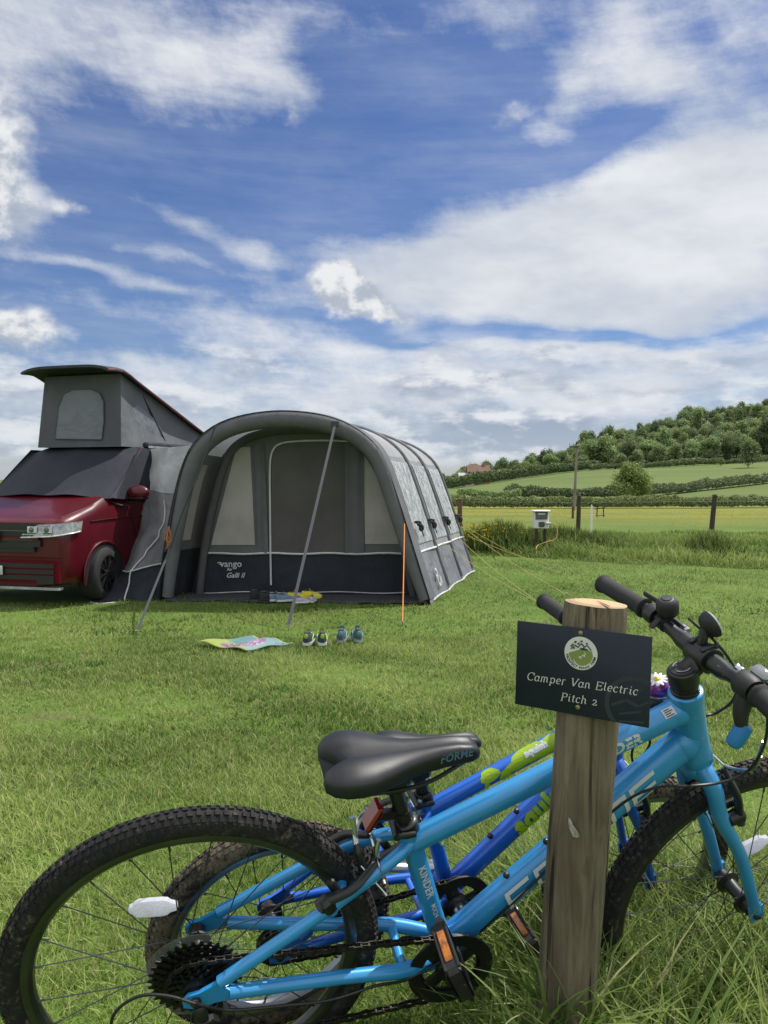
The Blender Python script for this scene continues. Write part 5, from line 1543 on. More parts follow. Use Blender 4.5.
        cassr, lower = .046, j2
    else:
        g = G(); toothed(g, A([0, cy_, 0]), .033, 16, .003); g.lathe([(.022, .03), (.022, .052)], (0, 0, 0), (0, -1, 0), 18); t.part('sprocket', g, BM['dark_steel'], w1)
        cassr, lower = .034, A([0, cy_, -.034])
        g = G(); g.lathe([(.035, .028), (.037, .029), (.035, .030)], (0, 0, 0), (0, -1, 0), 30); t.part('spoke_guard', g, BM['steel'], w1)
    path = []
    for a in np.linspace(95, -90, 16): path.append(c0 + A([math.cos(math.radians(a)), 0, math.sin(math.radians(a))]) * (rR + .002))
    if sp['gears']:
        path += [j2 + A([.006, 0, -.019]), j2 + A([-.017, 0, -.008]), j2 + A([-.012, 0, .016]), j1 + A([.016, 0, -.012]), j1 + A([.019, 0, .006])]
        for a in np.linspace(-30, -265, 12): path.append(A([cassr * math.cos(math.radians(a)), cy_ + .002, cassr * math.sin(math.radians(a))]))
    else:
        for a in np.linspace(-90, -265, 10): path.append(A([cassr * math.cos(math.radians(a)), cy_, cassr * math.sin(math.radians(a))]))
    path.append(path[0]); L = A(path); sg = np.concatenate([[0], np.cumsum(np.linalg.norm(np.diff(L, axis=0), axis=1))])
    g = G(); nl = int(sg[-1] / .0127); nl -= nl % 2
    pt = lambda q: A([np.interp(q, sg, L[:, i]) for i in range(3)])
    for i in range(nl):
        a, b_ = pt(sg[-1] * i / nl), pt(sg[-1] * (i + 1) / nl); y = .0042 if i % 2 else .0026
        for q in (-y, y): g.bar(a + LY * q, b_ + LY * q, .0012, .0078, np.cross(LY, nrm(b_ - a)))
        g.tube([a - LY * .0052, a + LY * .0052], .0028, 6)
    t.part('chain', g, BM['chain'], angle=30)
    # ---- rim brakes
    ssd = nrm(st - std * .022); pv = (st - std * .022) * sp['bp'] + V3(0, .012)
    bk = G()
    for y in (-1, 1):
        a_ = pv + LY * y * .052; n_ = nrm(np.cross(LY, ssd)); n_ = n_ if n_[0] < 0 else -n_
        n_ = n_ * .012
        b_ = a_ + ssd * .092 - LY * y * .022 + n_
        bk.tube(smooth_path([a_ - ssd * .012 + n_, a_ + n_ * 1.3, a_ + ssd * .05 + n_ * 1.3 + LY * y * .004, b_], 5), [.0135, .011, .009, .0075, .006], 10, flat=.8)
        bk.lathe([(.013, -.008), (.014, .010), (.008, .016)], a_ + n_ * .6, n_, 14)
        bk.bar(a_ + ssd * .018 - LY * y * .016 - np.cross(LY, ssd) * .032, a_ + ssd * .018 - LY * y * .016 + np.cross(LY, ssd) * .032, .014, .011, LY, .003)
    bo = t.part('rim_brake', bk, BM['blk'])
    tpN, tpF = pv + ssd * .095 + LY * -.030 + A([-.006, 0, .01]), pv + ssd * .095 + LY * .030 + A([-.006, 0, .01])
    g = G(); g.tube([tpF, tpN + LY * -.012], .0018, 6); g.tube([tpN, tpN + LY * -.030 + A([.004, 0, -.008])], .0012, 5); g.tube([tpN + LY * -.03 + A([.004, 0, -.008]), tpN + LY * -.036 + A([.005, 0, -.010])], .0022, 6)
    g.tube(smooth_path([tpF + LY * .0, tpF + LY * .014 + A([0, 0, .016]), tpF + LY * .012 + A([.02, 0, .036]), tpF + LY * .002 + A([.04, 0, .034])], 6), .0040, 8)
    g.tube(smooth_path([tpN + LY * .006, tpN + LY * .008 + A([-.002, 0, .020]), tpN + LY * .010 + A([0, 0, .034])], 4), .0046, 8)
    t.part('brake_noodle', g, BM['steel'], bo)
    g = G(); g.tube([tpN + LY * .030, tpN + LY * .002], [.003, .0055, .0062, .0045], 10); t.part('cable_boot', g, BM['cable'], bo)
    fk_pv = crown - ax * (P_[15] - RW + 2 * rt + .002 - .018) + fw * .020
    bk = G()
    for y in (-1, 1):
        a_ = fk_pv + lf * y * .050; b_ = a_ + ax * .092 - lf * y * .022 + fw * .012
        bk.tube(smooth_path([a_ - ax * .014 + fw * .012, a_ + fw * .014, a_ + ax * .05 + fw * .014 + lf * y * .004, b_], 5), [.0135, .011, .009, .0075, .006], 10, flat=.8)
        bk.lathe([(.012, -.012), (.014, .012), (.008, .018)], a_ + fw * .006, fw, 14)
        bk.bar(a_ + ax * .018 - lf * y * .014 - fw * .032, a_ + ax * .018 - lf * y * .014 + fw * .032, .014, .011, lf, .003)
    fbk = t.part('rim_brake', bk, BM['blk'])
    fT = fk_pv + ax * .095 + fw * .014
    g = G(); g.tube([fT - lf * .032, fT + lf * .030], .0015, 6)
    if sp['main']:
        g.tube(smooth_path([fT + lf * -.028, fT - lf * .050 + ax * .004 + fw * .01, fT - lf * .075 + ax * .02 + fw * .02, fT - lf * .088 + ax * .055 + fw * .028], 6), .0032, 8)
    t.part('brake_noodle', g, BM['steel'], fbk)
    # ---- cockpit
    up = sp['up']; fo = sp['fo']; hl = sp['bar']
    g = G(); g.lathe([(.0235 * k, 0), (.0235 * k, .007), (.0215 * k, .008), (.0225 * k, .016), (.0212 * k, .017), (.0245 * k, .019), (.0250 * k, .024), (.0250 * k, .040), (.0235 * k, .044), (.021 * k, .0455)], ht + ax * .005, ax, 28)
    bc = ht + ax * up + fw * fo + lf * sp.get('bshift', 0.)
    g.bar(ht + ax * .034, bc, .036 * k, .030 * k, ax, .008)
    g.lathe([(.0215, -.024), (.0225, -.022), (.0225, .022), (.0215, .024)], bc, lf, 20)
    for y in (-.015, .015):
        for q in (-1, 1): g.lathe([(.0048, 0), (.0048, .007)], bc + lf * y + ax * q * .019 + fw * .012, fw, 8)
        g.bar(bc + lf * y + ax * .022 - fw * .012, bc + lf * y + ax * .022 + fw * .012, .009, .008, ax, .002)
    stm = t.part('stem', g, BM['blk'])
    g = G(); cap0 = ht + ax * .0505; g.lathe([(.0200 * k, 0), (.0195 * k, .0025), (.016 * k, .003), (.013 * k, .0045), (.0085, .005), (.006, .0035), (0, .0032)], cap0, ax, 24); tc = t.part('top_cap', g, BM['blkp'], stm)
    g = G(); place_flat(g, cat2d([ribbon2d(arc(0, 0, .0135 * k, .0135 * k, 20, 150, 12), .0022), ribbon2d(arc(0, 0, .0135 * k, .0135 * k, 200, 330, 12), .0022)]), cap0 + ax * .0052, fw, lf); t.part('marking', g, mat('cap_grey', (.22, .22, .23), .5), tc, smooth=False)
    bw = lambda y: bc + lf * y + ax * (.020 * np.clip((abs(y) - .05) / .08, 0, 1)) - fw * (.022 * np.clip((abs(y) - .05) / .2, 0, 1.2))
    ysb = np.linspace(-hl, hl, 31)
    g = G(); g.tube([bw(y) for y in ysb], [.0112 if abs(y) > .06 else .0155 for y in ysb], 14); hb_ = t.part('handlebar', g, BM['blk'])
    for y in (-1, 1):
        g = G(); a_, b_ = bw(y * (hl - sp['gl'])), bw(y * hl); d = nrm(b_ - a_); Lg = np.linalg.norm(b_ - a_)
        prof = [(.0135, 0), (.0185, .001), (.0185, .006), (.0158, .008)]
        nr_ = int(Lg / .006)
        for i in range(2, nr_): prof += [(.0162, i * .006), (.0154, i * .006 + .003)]
        prof += [(.0165, Lg), (.0185, Lg + .002), (.0185, Lg + .006), (.015, Lg + .0085), (0, Lg + .009)]
        g.lathe(prof, a_, d, 20); t.part('grip', g, BM['grip'], hb_, angle=60)
        # brake lever
        p0 = bw(y * (hl - sp['gl'] - .022)); g = G()
        g.lathe([(.0165, -.012), (.0175, -.008), (.0175, .008), (.0165, .012)], p0, lf, 18)
        hs0 = p0 + fw * .024 - ax * .012; g.bar(p0 + fw * .006 - ax * .004, hs0, .026, .020, ax, .005)
        g.tube(smooth_path([hs0 - lf * y * .020, hs0 + lf * y * .01 + fw * .006, hs0 + lf * y * .05 + fw * .020 - ax * .010, hs0 + lf * y * .105 + fw * .022 - ax * .016], 6), [.0085, .0085, .0065, .0060, .0055], 10, flat=.7, up=ax)
        g.tube([hs0 - lf * y * .020, hs0 - lf * y * .046], [.0062, .0062, .0045], 10)
        lv = t.part('brake_lever', g, BM['blk'], hb_)
        g = G(); g.lathe([(.0058, 0), (.0066, .004), (.0055, .008), (.0066, .012), (.0045, .016)], hs0 - lf * y * .046, -lf * y, 12); t.part('cable_adjuster', g, BM['steel'], lv)
    X = dict(t=t, loc=loc, ht=ht, hb=hb, ax=ax, fw=fw, lf=lf, bc=bc, bw=bw, bb=bb, st=st, std=std, tt0=tt0, tt1=tt1, dt1=dt1, fr=fr, hbar=hb_, rT=rT, rD=rD, rS=rS, hub=hub, LY=LY, wY=wY, stm=stm, fk=fk, Rm=Rm, tr=tr, w2=w2)
    return X

def stroke_word(word, glyphs, w, gap, shear=.25):
    parts = []; x = 0
    for ch in word:
        adv, pls = glyphs[ch]
        for pl in pls: parts.append(ribbon2d([(px + x, py) for px, py in pl], w))
        x += adv + gap
    V, Fs = cat2d(parts); tot = x - gap
    return [(vx - tot / 2 + shear * (vy - .5), vy - .5) for vx, vy in V], Fs
BLOCK = {'F': (1.25, [[(0, -.02), (0, 1)], [(-.1, 1), (1.25, 1)], [(0, .48), (1.0, .48)]]),
         'O': (1.35, [[(0, -.1), (0, 1)], [(1.35, -.1), (1.35, 1)], [(-.1, 1), (1.45, 1)], [(-.1, 0), (1.45, 0)]]),
         'R': (1.3, [[(0, -.1), (0, 1)], [(-.1, 1), (1.4, 1)], [(1.3, 1.1), (1.3, .45)], [(0, .45), (1.4, .45)], [(.6, .45), (1.25, -.1)]]),
         'M': (1.6, [[(0, -.1), (0, 1)], [(-.1, 1), (1.7, 1)], [(.8, 1), (.8, -.1)], [(1.6, 1.1), (1.6, -.1)]]),
         'E': (1.25, [[(0, -.1), (0, 1.1)], [(0, 1), (1.3, 1)], [(0, .5), (1.2, .5)], [(0, 0), (1.3, 0)]])}

SKYB = paint('sky_blue_paint', (.026, .285, .640))
sp1 = dict(x=[0.2968, 0.0732, 0.2269, -0.3029, 1.2126, 0.7243, 0.4194, -0.0226, 0.3249, 0.2358, 0.7735, 0.4752, 0.8245, 0.3511, 0.0526, 0.3652, 0.041],
           RW=.30, rt=.0235, rw=.0675, label='sky blue bicycle with black saddle, leaning on the wooden signpost', group=None, paint=SKYB, forkpaint=SKYB, k=1.0,
           spokes=24, tyre=BM['tyre1'], rim=BM['rim'], refl=[(154, 907), (752, 846)], rtilt=(-.02, .42), bp=.60, ph=.106, ks=1.0, tilt=9.5, sx=.010, saddletext='FORME', redrefl=True,
           crank=math.radians(108), cl=.127, ring=.064, crankmat=BM['blk'], pedal=math.radians(118), gears=True, main=True, up=.060, fo=.040, bar=.262, gl=.118)
b1 = bicycle(sp1)
# lettering and labels on the sky blue frame
def near_rad(ax_): return nrm(A([-.25, -.75, .45]) - ax_ * np.dot(A([-.25, -.75, .45]), ax_))
ax_d = nrm(b1['dt1'] - b1['bb']); rd = nrm(A([0, -1., 0]) + .15 * np.cross(ax_d, A([0, 1., 0])))
if rd[2] > .3: pass
g = G(); L_ = np.linalg.norm(b1['dt1'] - b1['bb'])
w_ = stroke_word('FORME', BLOCK, .21, .42); w_ = xf2d(w_, .0385, .030)
dn = np.cross(ax_d, A([0, 1., 0])); dn = dn if dn[2] > 0 else -dn
wrap(g, w_, b1['bb'] + ax_d * L_ * .545, ax_d, A([0, -1., 0]) + dn * .10, b1['rD'] * 1.12)
b1['t'].part('lettering', g, BM['white'], b1['fr'], smooth=False)
ax_t = nrm(b1['tt1'] - b1['tt0']); Lt = np.linalg.norm(b1['tt1'] - b1['tt0'])
up_t = np.cross(ax_t, A([0, 1., 0])); up_t = up_t if up_t[2] > 0 else -up_t
g = G(); wrap(g, text_geo('KINDER', .026, .0012, .15, 1.1), b1['tt0'] + ax_t * Lt * .71, ax_t, A([0, -1., 0]) + up_t * .1, b1['rT'] * 1.07)
b1['t'].part('lettering', g, BM['white'], b1['fr'], smooth=False)
sd_ = -b1['std']; Ls = np.linalg.norm(b1['st'] - b1['bb'])
g = G(); wrap(g, text_geo('KINDER', .0195, .0004, 0, 1.05), b1['st'] + sd_ * .105, sd_, A([.25, -1., 0]), b1['rS'] * 1.03)
wrap(g, text_geo('MX24', .0125, .0002), b1['st'] + sd_ * .172, sd_, A([.25, -1., 0]), b1['rS'] * 1.03)
b1['t'].part('lettering', g, BM['white'], b1['fr'], smooth=False)
# bright rear brake noodle, its boot and the cut cable end
for nm_, mt_, pts, rr2 in [('brake_noodle', BM['steel'], [(375, 811, 1.235), (366, 813, 1.23), (359, 820, 1.222), (355, 832, 1.215), (356, 844, 1.21)], [.0044, .0044, .0044, .0046, .0050]),
                     ('brake_noodle', BM['steel'], [(366, 806, 1.24), (370, 812, 1.24), (374, 819, 1.24)], [.0046, .0046, .0052]),
                     ('brake_noodle', BM['steel'], [(352, 817, 1.212), (354, 826, 1.212), (356, 838, 1.212)], [.0052, .0042, .0036]),
                     ('cable_boot', BM['cable'], [(356, 843, 1.21), (358, 852, 1.208), (362, 866, 1.205)], [.0045, .0078, .0050]),
                     ('cable_end', BM['steel'], [(361, 866, 1.20), (374, 881, 1.19), (383, 891, 1.185), (386.5, 895.5, 1.183)], [.0014, .0014, .0016, .0026])]:
    g = G(); g.tube(smooth_path([b1['loc'](*q) for q in pts], 5), rr2, 8); b1['t'].part(nm_, g, mt_)
# small label by the head tube
g = G(); wrap(g, ([(-.011, -.008), (.011, -.008), (.011, .008), (-.011, .008)], [(0, 1, 2, 3)]), b1['tt0'] + ax_t * Lt * .925, ax_t, A([0, -.55, 0]) + up_t * .8, b1['rT'] * 1.16)
lb_ = b1['t'].part('frame_label', g, BM['white'], b1['fr'], smooth=False)
g = G()
for i in range(4): wrap(g, ([(-.008, .004 - i * .0035), (.002 + .004 * (i % 2), .004 - i * .0035), (.002 + .004 * (i % 2), .0055 - i * .0035), (-.008, .0055 - i * .0035)], [(0, 1, 2, 3)]), b1['tt0'] + ax_t * Lt * .925, ax_t, A([0, -.55, 0]) + up_t * .8, b1['rT'] * 1.175)
b1['t'].part('print', g, BM['blk'], lb_, smooth=False)
# cockpit extras: bell, round reflector, shifter, blue rubber light, cables
T1 = b1['t']; lf, fw, ax, bw = b1['lf'], b1['fw'], b1['ax'], b1['bw']
p = bw(.098) + ax * .026 + fw * .012
g = G(); g.lathe([(.012, -.016), (.018, -.010), (.0195, .0), (.0190, .010), (.0155, .016), (.011, .0185), (0, .0190)], p, nrm(ax + fw * .1), 26); g.lathe([(.0135, -.010), (.0135, .010)], bw(.098), lf, 16); g.bar(p - ax * .012 - fw * .012, p - ax * .020 - fw * .040 - lf * .006, .011, .007, ax, .002)
be = T1.part('bell', g, BM['blkp'], b1['hbar'])
g = G(); g.lathe([(.0085, .0185), (.0085, .0200), (0, .0205)], p, nrm(ax + fw * .1), 18); g.lathe([(.014, .0168), (.0125, .0182), (.011, .0180)], p, nrm(ax + fw * .1), 22, caps=False); T1.part('button', g, mat('bell_button', (.045, .045, .047), .3), be)
p = b1['loc'](708, 626, 1.235); nrm_ = nrm(b1['Rm'].T @ A([.85, .02, .48]))
g = G(); g.lathe([(.008, -.010), (.017, -.006), (.0225, .003), (.0235, .008), (.021, .010)], p, nrm_, 26); g.bar(p - nrm_ * .005, b1['bc'] + ax * .018, .014, .014, lf, .003); g.lathe([(.0165, -.010), (.0165, .010)], bw(.018), lf, 16)
rf = T1.part('front_reflector', g, BM['blkp'], b1['hbar'])
g = G(); g.lathe([(.0205, .0095), (.0195, .0125), (0, .0135)], p, nrm_, 26); T1.part('lens', g, BM['clear'], rf)
# gear shifter pod by the near grip with its pale window
p = bw(-.118)
g = G(); g.lathe([(.0175, -.016), (.0195, -.010), (.0195, .012), (.0175, .016)], p, lf, 20); g.box(p + fw * .018 - ax * .016, (.040, .034, .026), (lf, fw, ax), .008); sh = T1.part('gear_shifter', g, BM['blkp'], b1['hbar'])
g = G(); g.box(p + fw * .026 - ax * .006 + ax * .018, (.036, .020, .012), (lf, fw, ax), .004); T1.part('shifter_window', g, mat('shifter_window', (.28, .29, .30), .12, .3), sh)
g = G(); a_ = b1['loc'](739, 735, wY_ := b1['wY'](p) + .0); e1 = nrm(b1['loc'](747, 725, wY_) - b1['loc'](735, 742, wY_))
g.tube([a_ - e1 * .021, a_ - e1 * .019, a_ - e1 * .012, a_ + e1 * .004, a_ + e1 * .016, a_ + e1 * .021], [.004, .0095, .0125, .0130, .0115, .004], 16)
T1.part('shift_lever', g, mat('blue_rubber', (.012, .17, .42), .5, var=.1), sh)
g = G(); g.tube(smooth_path([a_ + e1 * .008, a_ * .5 + p * .5 - fw * .004, p - ax * .004], 4), [.0085, .012, .016], 12); T1.part('lever_clamp', g, BM['blkp'], sh)
g = G(); wrap(g, ([(-.013, -.004), (.013, -.004), (.013, .004), (-.013, .004)], [(0, 1, 2, 3)]), bw(-.062), -lf, nrm(ax * .6 - fw * .7), .0125); T1.part('bar_sticker', g, mat('sticker_grey', (.30, .32, .35), .4), b1['hbar'], smooth=False)
L1 = b1['loc']
for pts, r_ in [([(712, 638, 1.24), (727, 656, 1.26), (738, 678, 1.29), (733, 700, 1.31), (716, 713, 1.33), (704, 717, 1.33), (690, 735, 1.33)], .0026),
                ([(688, 618, 1.27), (697, 626, 1.26), (706, 634, 1.25), (712, 638, 1.24)], .0022),
                ([(768, 716, 1.16), (766, 738, 1.17), (757, 760, 1.19), (742, 775, 1.21), (718, 783, 1.215), (690, 786, 1.215), (660, 787, 1.23), (632, 797, 1.245), (600, 822, 1.262), (560, 858, 1.275), (510, 905, 1.285), (480, 932, 1.295)], .0024),
                ([(196, 1004, 1.12), (168, 996, 1.12), (140, 996, 1.115), (117, 1010, 1.11), (112, 1030, 1.11), (130, 1050, 1.12), (170, 1052, 1.14)], .0025),
                ([(196, 1004, 1.12), (230, 1010, 1.15), (280, 1006, 1.175), (330, 1000, 1.2), (375, 986, 1.225), (405, 980, 1.245), (440, 962, 1.262)], .0024)]:
    g = G(); g.tube(smooth_path([L1(*q) for q in pts], 6), r_, 7); T1.part('cable', g, BM['cable'])
g = G(); g.tube([L1(764, 742, 1.175), L1(758, 758, 1.19)], .0034, 8); T1.part('cable_ferrule', g, BM['steel'])

ROY = paint('royal_blue_paint', (.006, .125, .62)); ROYD = paint('royal_blue_fork', (.006, .095, .48))
sp2 = dict(x=[0.252, 0.0506, 0.3395, -0.203, 1.3763, 0.6812, 0.3471, 0.0153, 0.2741, 0.231, 0.6398, 0.3968, 0.6762, 0.2867, -0.0799, 0.3259, 0.0252],
           RW=.225, rt=.024, rw=.060, label='smaller royal blue child bicycle with lime green graphics, behind the sky blue bicycle', group=None, paint=ROY, forkpaint=ROYD, k=.83,
           spokes=20, tyre=BM['tyre2'], rim=mat('rim_silver', (.25, .27, .30), .3, .9, var=.15), silver=True, refl=[(None, None), (None, None)], rtilt=(0, 0), bp=.66, ph=.078, ks=.82, tilt=6, sx=.02, saddletext=None, redrefl=False,
           crank=math.radians(-6), cl=.105, ring=.060, crankmat=mat('crank_silver', (.5, .51, .52), .3, 1., var=.1), pedal=math.radians(-58), gears=False, main=False, up=.085, fo=.025, bar=.215, gl=.085, bshift=.040)
b2 = bicycle(sp2)
LIME = mat('lime_graphic', (.30, .46, .015), .4, var=.06)
T2 = b2['t']
ax_d = nrm(b2['dt1'] - b2['bb']); L_ = np.linalg.norm(b2['dt1'] - b2['bb']); dn = np.cross(ax_d, A([0, 1., 0])); dn = dn if dn[2] > 0 else -dn
g = G(); wrap(g, text_geo('squish', .054, .0030, 0, 1.06), b2['bb'] + ax_d * L_ * .565, ax_d, A([0, -1., 0]) + dn * .35, b2['rD'] * 1.12); T2.part('lettering', g, LIME, b2['fr'], smooth=False)
ax_t = nrm(b2['tt1'] - b2['tt0']); Lt = np.linalg.norm(b2['tt1'] - b2['tt0']); up_t = np.cross(ax_t, A([0, 1., 0])); up_t = up_t if up_t[2] > 0 else -up_t
g = G(); rr_ = np.random.default_rng(5)
for (c_, rx, ry, y0) in [(.33, .020, .014, .004), (.40, .012, .012, -.012), (.47, .030, .010, -.004), (.55, .034, .020, .006), (.62, .030, .018, 0), (.68, .022, .018, .004), (.76, .016, .012, -.008), (.30, .006, .006, -.012), (.83, .02, .014, .003)]:
    ring = [(rx * math.cos(a) * (1 + .18 * math.sin(3 * a + c_ * 9)), y0 + ry * math.sin(a)) for a in np.linspace(0, 2 * math.pi, 15)[:-1]]
    wrap(g, ([(0, y0)] + ring, [(0, i + 1, (i + 1) % 14 + 1) for i in range(14)]), b2['tt0'] + ax_t * Lt * c_, ax_t, A([0, -.8, 0]) + up_t * .6, b2['rT'] * (1.05 + .012 * (len(g.v) % 3)))
gs = T2.part('splash_graphic', g, LIME, b2['fr'], smooth=False)
g = G(); wrap(g, text_geo('squish', .019, .0014, .1, 1.05), b2['tt0'] + ax_t * Lt * .585, ax_t, A([0, -.55, 0]) + up_t * .85, b2['rT'] * 1.11); T2.part('lettering', g, BM['white'], b2['fr'], smooth=False)
g = G(); sd_ = -b2['std']
for (c_, rx, ry, y0) in [(.05, .012, .006, 0.), (.062, .006, .010, .004), (.085, .014, .005, -.002), (.10, .006, .008, .004)]:
    ring = [(rx * math.cos(a), y0 + ry * math.sin(a)) for a in np.linspace(0, 2 * math.pi, 13)[:-1]]
    wrap(g, (ring, [tuple(range(12))]), b2['st'] + sd_ * c_, sd_, A([.5, -.8, .0]), b2['rS'] * 1.05)
T2.part('splash_graphic', g, LIME, b2['fr'], smooth=False)
# purple bell with a daisy
lf, fw, ax, bw = b2['lf'], b2['fw'], b2['ax'], b2['bw']
p = b2['loc'](657, 685, 1.31); ax = nrm(ax + lf * -.05)
g = G(); g.lathe([(.021, -.010), (.0225, -.004), (.0225, .003), (.018, .009), (.011, .012), (0, .0125)], p, ax, 26); bl = T2.part('bell', g, mat('purple_bell', (.16, .02, .22), .25, .2, coat=.6), b2['hbar'])
g = G(); g.lathe([(.022, -.016), (.023, -.012), (.022, -.010)], p, ax, 24); g.bar(p - ax * .014, bw(-.125), .012, .012, lf, .003); T2.part('bell_base', g, mat('bell_base', (.35, .36, .38), .3, .8), bl)
e1, e2, _ = frame_of(ax)
g = G()
for i in range(12):
    a = i * math.pi / 6; d = e1 * math.cos(a) + e2 * math.sin(a); g.ell(p + d * .012 + ax * .0125, (.0075, .0030, .0014), (d, np.cross(ax, d), ax), 8, 6)
da = T2.part('daisy', g, mat('daisy_white', (.78, .76, .80), .5), bl)
g = G(); g.ell(p + ax * .0135, (.0058, .0058, .003), (e1, e2, ax), 12, 8); T2.part('daisy_centre', g, mat('daisy_yellow', (.75, .50, .02), .5), da)
for pts in [[(640, 735, 1.42), (632, 752, 1.42), (634, 768, 1.43)], [(612, 690, 1.36), (640, 720, 1.36), (650, 742, 1.38), (640, 760, 1.42)]]:
    g = G(); g.tube(smooth_path([b2['loc'](*q) for q in pts], 6), .0024, 7); T2.part('cable', g, BM['cable'])

# ------------------------------------------------------------------ signpost
def post_mat():
    m, nt, p = new_mat('weathered_post'); co = objco(nt)
    gr = noise(nt, mapped(nt, co, (34, 34, 2.2)), 1.6, 8, .68, .6); big = noise(nt, mapped(nt, co, (6, 6, 2.4)), 1., 5, .6); fine = noise(nt, mapped(nt, co, (160, 160, 9)), 1., 5, .7)
    w = nt.nodes.new('ShaderNodeTexWave'); w.bands_direction = 'DIAGONAL'; w.inputs['Scale'].default_value = 16; w.inputs['Distortion'].default_value = 7; w.inputs['Detail'].default_value = 4
    nt.links.new(mapped(nt, co, (1, 1, .12)), w.inputs['Vector']); wv = S(nt, w.outputs['Fac'])
    c = mixc(nt, big.smooth(.3, .7), (.135, .110, .076), (.265, .220, .155))
    c = mixc(nt, gr.smooth(.40, .62) * .72, c, (.080, .062, .042)); crk = noise(nt, mapped(nt, co, (52, 52, .9), (3, 1, 0)), 1.2, 3, .5, .4); c = mixc(nt, crk.smooth(.63, .67), c, (.030, .022, .014)); kv = noise(nt, mapped(nt, co, (16, 16, 9), (1, 2, 5)), 1.0, 3, .5); c = mixc(nt, kv.smooth(.72, .78) * .5, c, (.075, .050, .030)); c = mixc(nt, wv.smooth(.6, .95) * .12, c, (.27, .24, .19))
    c = mixc(nt, fine.smooth(.58, .72) * .5, c, (.035, .028, .02))
    z = sep(nt, co)[2]; c = mixc(nt, (z + (big - .5) * .25).smooth(.50, .28) * 0.0 + (z * -1.0 + (big - .5) * .2).smooth(-.52, -.18) * .45, c, (.040, .045, .024))
    nt.links.new(c, p.inputs['Base Color']); p.inputs['Roughness'].default_value = .88; p.inputs['Specular IOR Level'].default_value = .2
    bump(nt, p, gr + fine * .6 - crk.smooth(.61, .68) * 1.5, .9, .005); return m
pax = A([.066, .0, 1.0]); ptop = A([.316, 1.138, 1.317]); zb = .36
pbase = ptop + pax * (zb - ptop[2])
post = Thing('signpost', 'round weathered wooden post with a pale sawn top standing in long grass', 'post', pbase)
g = G(); e1, e2, dd = frame_of(pax); rows = []
hp = np.linalg.norm(ptop - pbase)
for h in np.linspace(0, hp, 60):
    row = []
    for j in range(48):
        a = 2 * math.pi * j / 48
        r = .0462 * (1 - .10 * (1 - h / hp)) + .0010 * math.sin(3 * a + 7 * h) + .0008 * math.sin(7 * a + 3 * h) + .0006 * math.sin(19 * a + math.sin(h * 9)) - .0035 * math.exp(-((a - 4.1 - .06 * math.sin(h * 7)) / .035) ** 2) * (1 if h > hp * .5 else .3) - (.0012 if h > hp - .003 else 0)
        kn = math.exp(-(((h - .62) / .02) ** 2 + ((a - 5.0) / .35) ** 2)); r += .0022 * kn
        row.append(pbase + dd * h + r * (math.cos(a) * e1 + math.sin(a) * e2))
    row.append(row[0]); rows.append(row)
g.grid(rows); sh_ = post.part('shaft', g, post_mat(), angle=60)
# sawn end
m, nt, p = new_mat('sawn_end'); co = objco(nt); x, y, z = sep(nt, co)
xx, yy = x - float(ptop[0] - pbase[0]) - .008, y - .006; rr = (xx * xx + yy * yy).pow(.5)
rn = noise(nt, co, 25, 4, .6); rg_ = ((rr + (rn - .5) * .006) * 900.)._m('SINE').smooth(-1., 1.)
c = mixc(nt, rg_ * .5, (.46, .30, .16), (.62, .45, .27)); c = mixc(nt, rn.smooth(.5, .75) * .5, c, (.26, .17, .10)); c = mixc(nt, rr.smooth(.034, .046) * .6, c, (.20, .14, .09))
nt.links.new(c, p.inputs['Base Color']); p.inputs['Roughness'].default_value = .8; bump(nt, p, rg_ + rn, .3, .002)
g = G(); ring = rows[-1][:-1]; cen = ptop + dd * .0018
V = [cen]; Fs = []
for q in (.35, .7, .93, 1.0): V += [cen + (A(r_) - cen) * q * .995 + dd * (.0012 * (1 - q ** 6)) for r_ in ring]
n = 48
for j in range(n): Fs.append((0, 1 + j, 1 + (j + 1) % n))
for i in range(3):
    for j in range(n): Fs.append((1 + i * n + j, 1 + (i + 1) * n + j, 1 + (i + 1) * n + (j + 1) % n, 1 + i * n + (j + 1) % n))
g.add(V, Fs); ct = post.part('sawn_top', g, m)
g = G(); g.add([cen + e1 * .004 + dd * .0026, cen + e1 * .046 + e2 * .008 + dd * .0014, cen + e1 * .047 + e2 * .003 + dd * .0014, cen - e1 * .002 - e2 * .002 + dd * .0026], [(0, 1, 2, 3)]); 
post.part('crack', g, mat('crack_dark', (.09, .05, .03), .9), ct, smooth=False)
# pale torn knot scar on the shaft
def on_post(u, v, out=.0015):
    d = ray(u, v); o = A([0, 0, CAMZ]); best = None
    for Y in np.linspace(1.05, 1.14, 400):
        q = o + d * Y; a = q - pbase; a = a - dd * np.dot(a, dd)
        if np.linalg.norm(a) < .0475 + out: return q
    return o + d * 1.1
g = G(); sc_pts = [(568, 817), (570.5, 819), (573, 825), (576, 829), (580, 836), (577, 838), (573, 836.5), (569, 828)]
P3 = [on_post(u, v) for u, v in sc_pts]; cc = sum(P3) / len(P3) + A([0, -.0015, 0]); g.add([cc] + P3, [(0, i + 1, (i + 1) % 8 + 1) for i in range(8)])
post.part('knot_scar', g, mat('scar_pale', (.30, .28, .25), .8, var=.4, vscale=120), sh_, smooth=False)

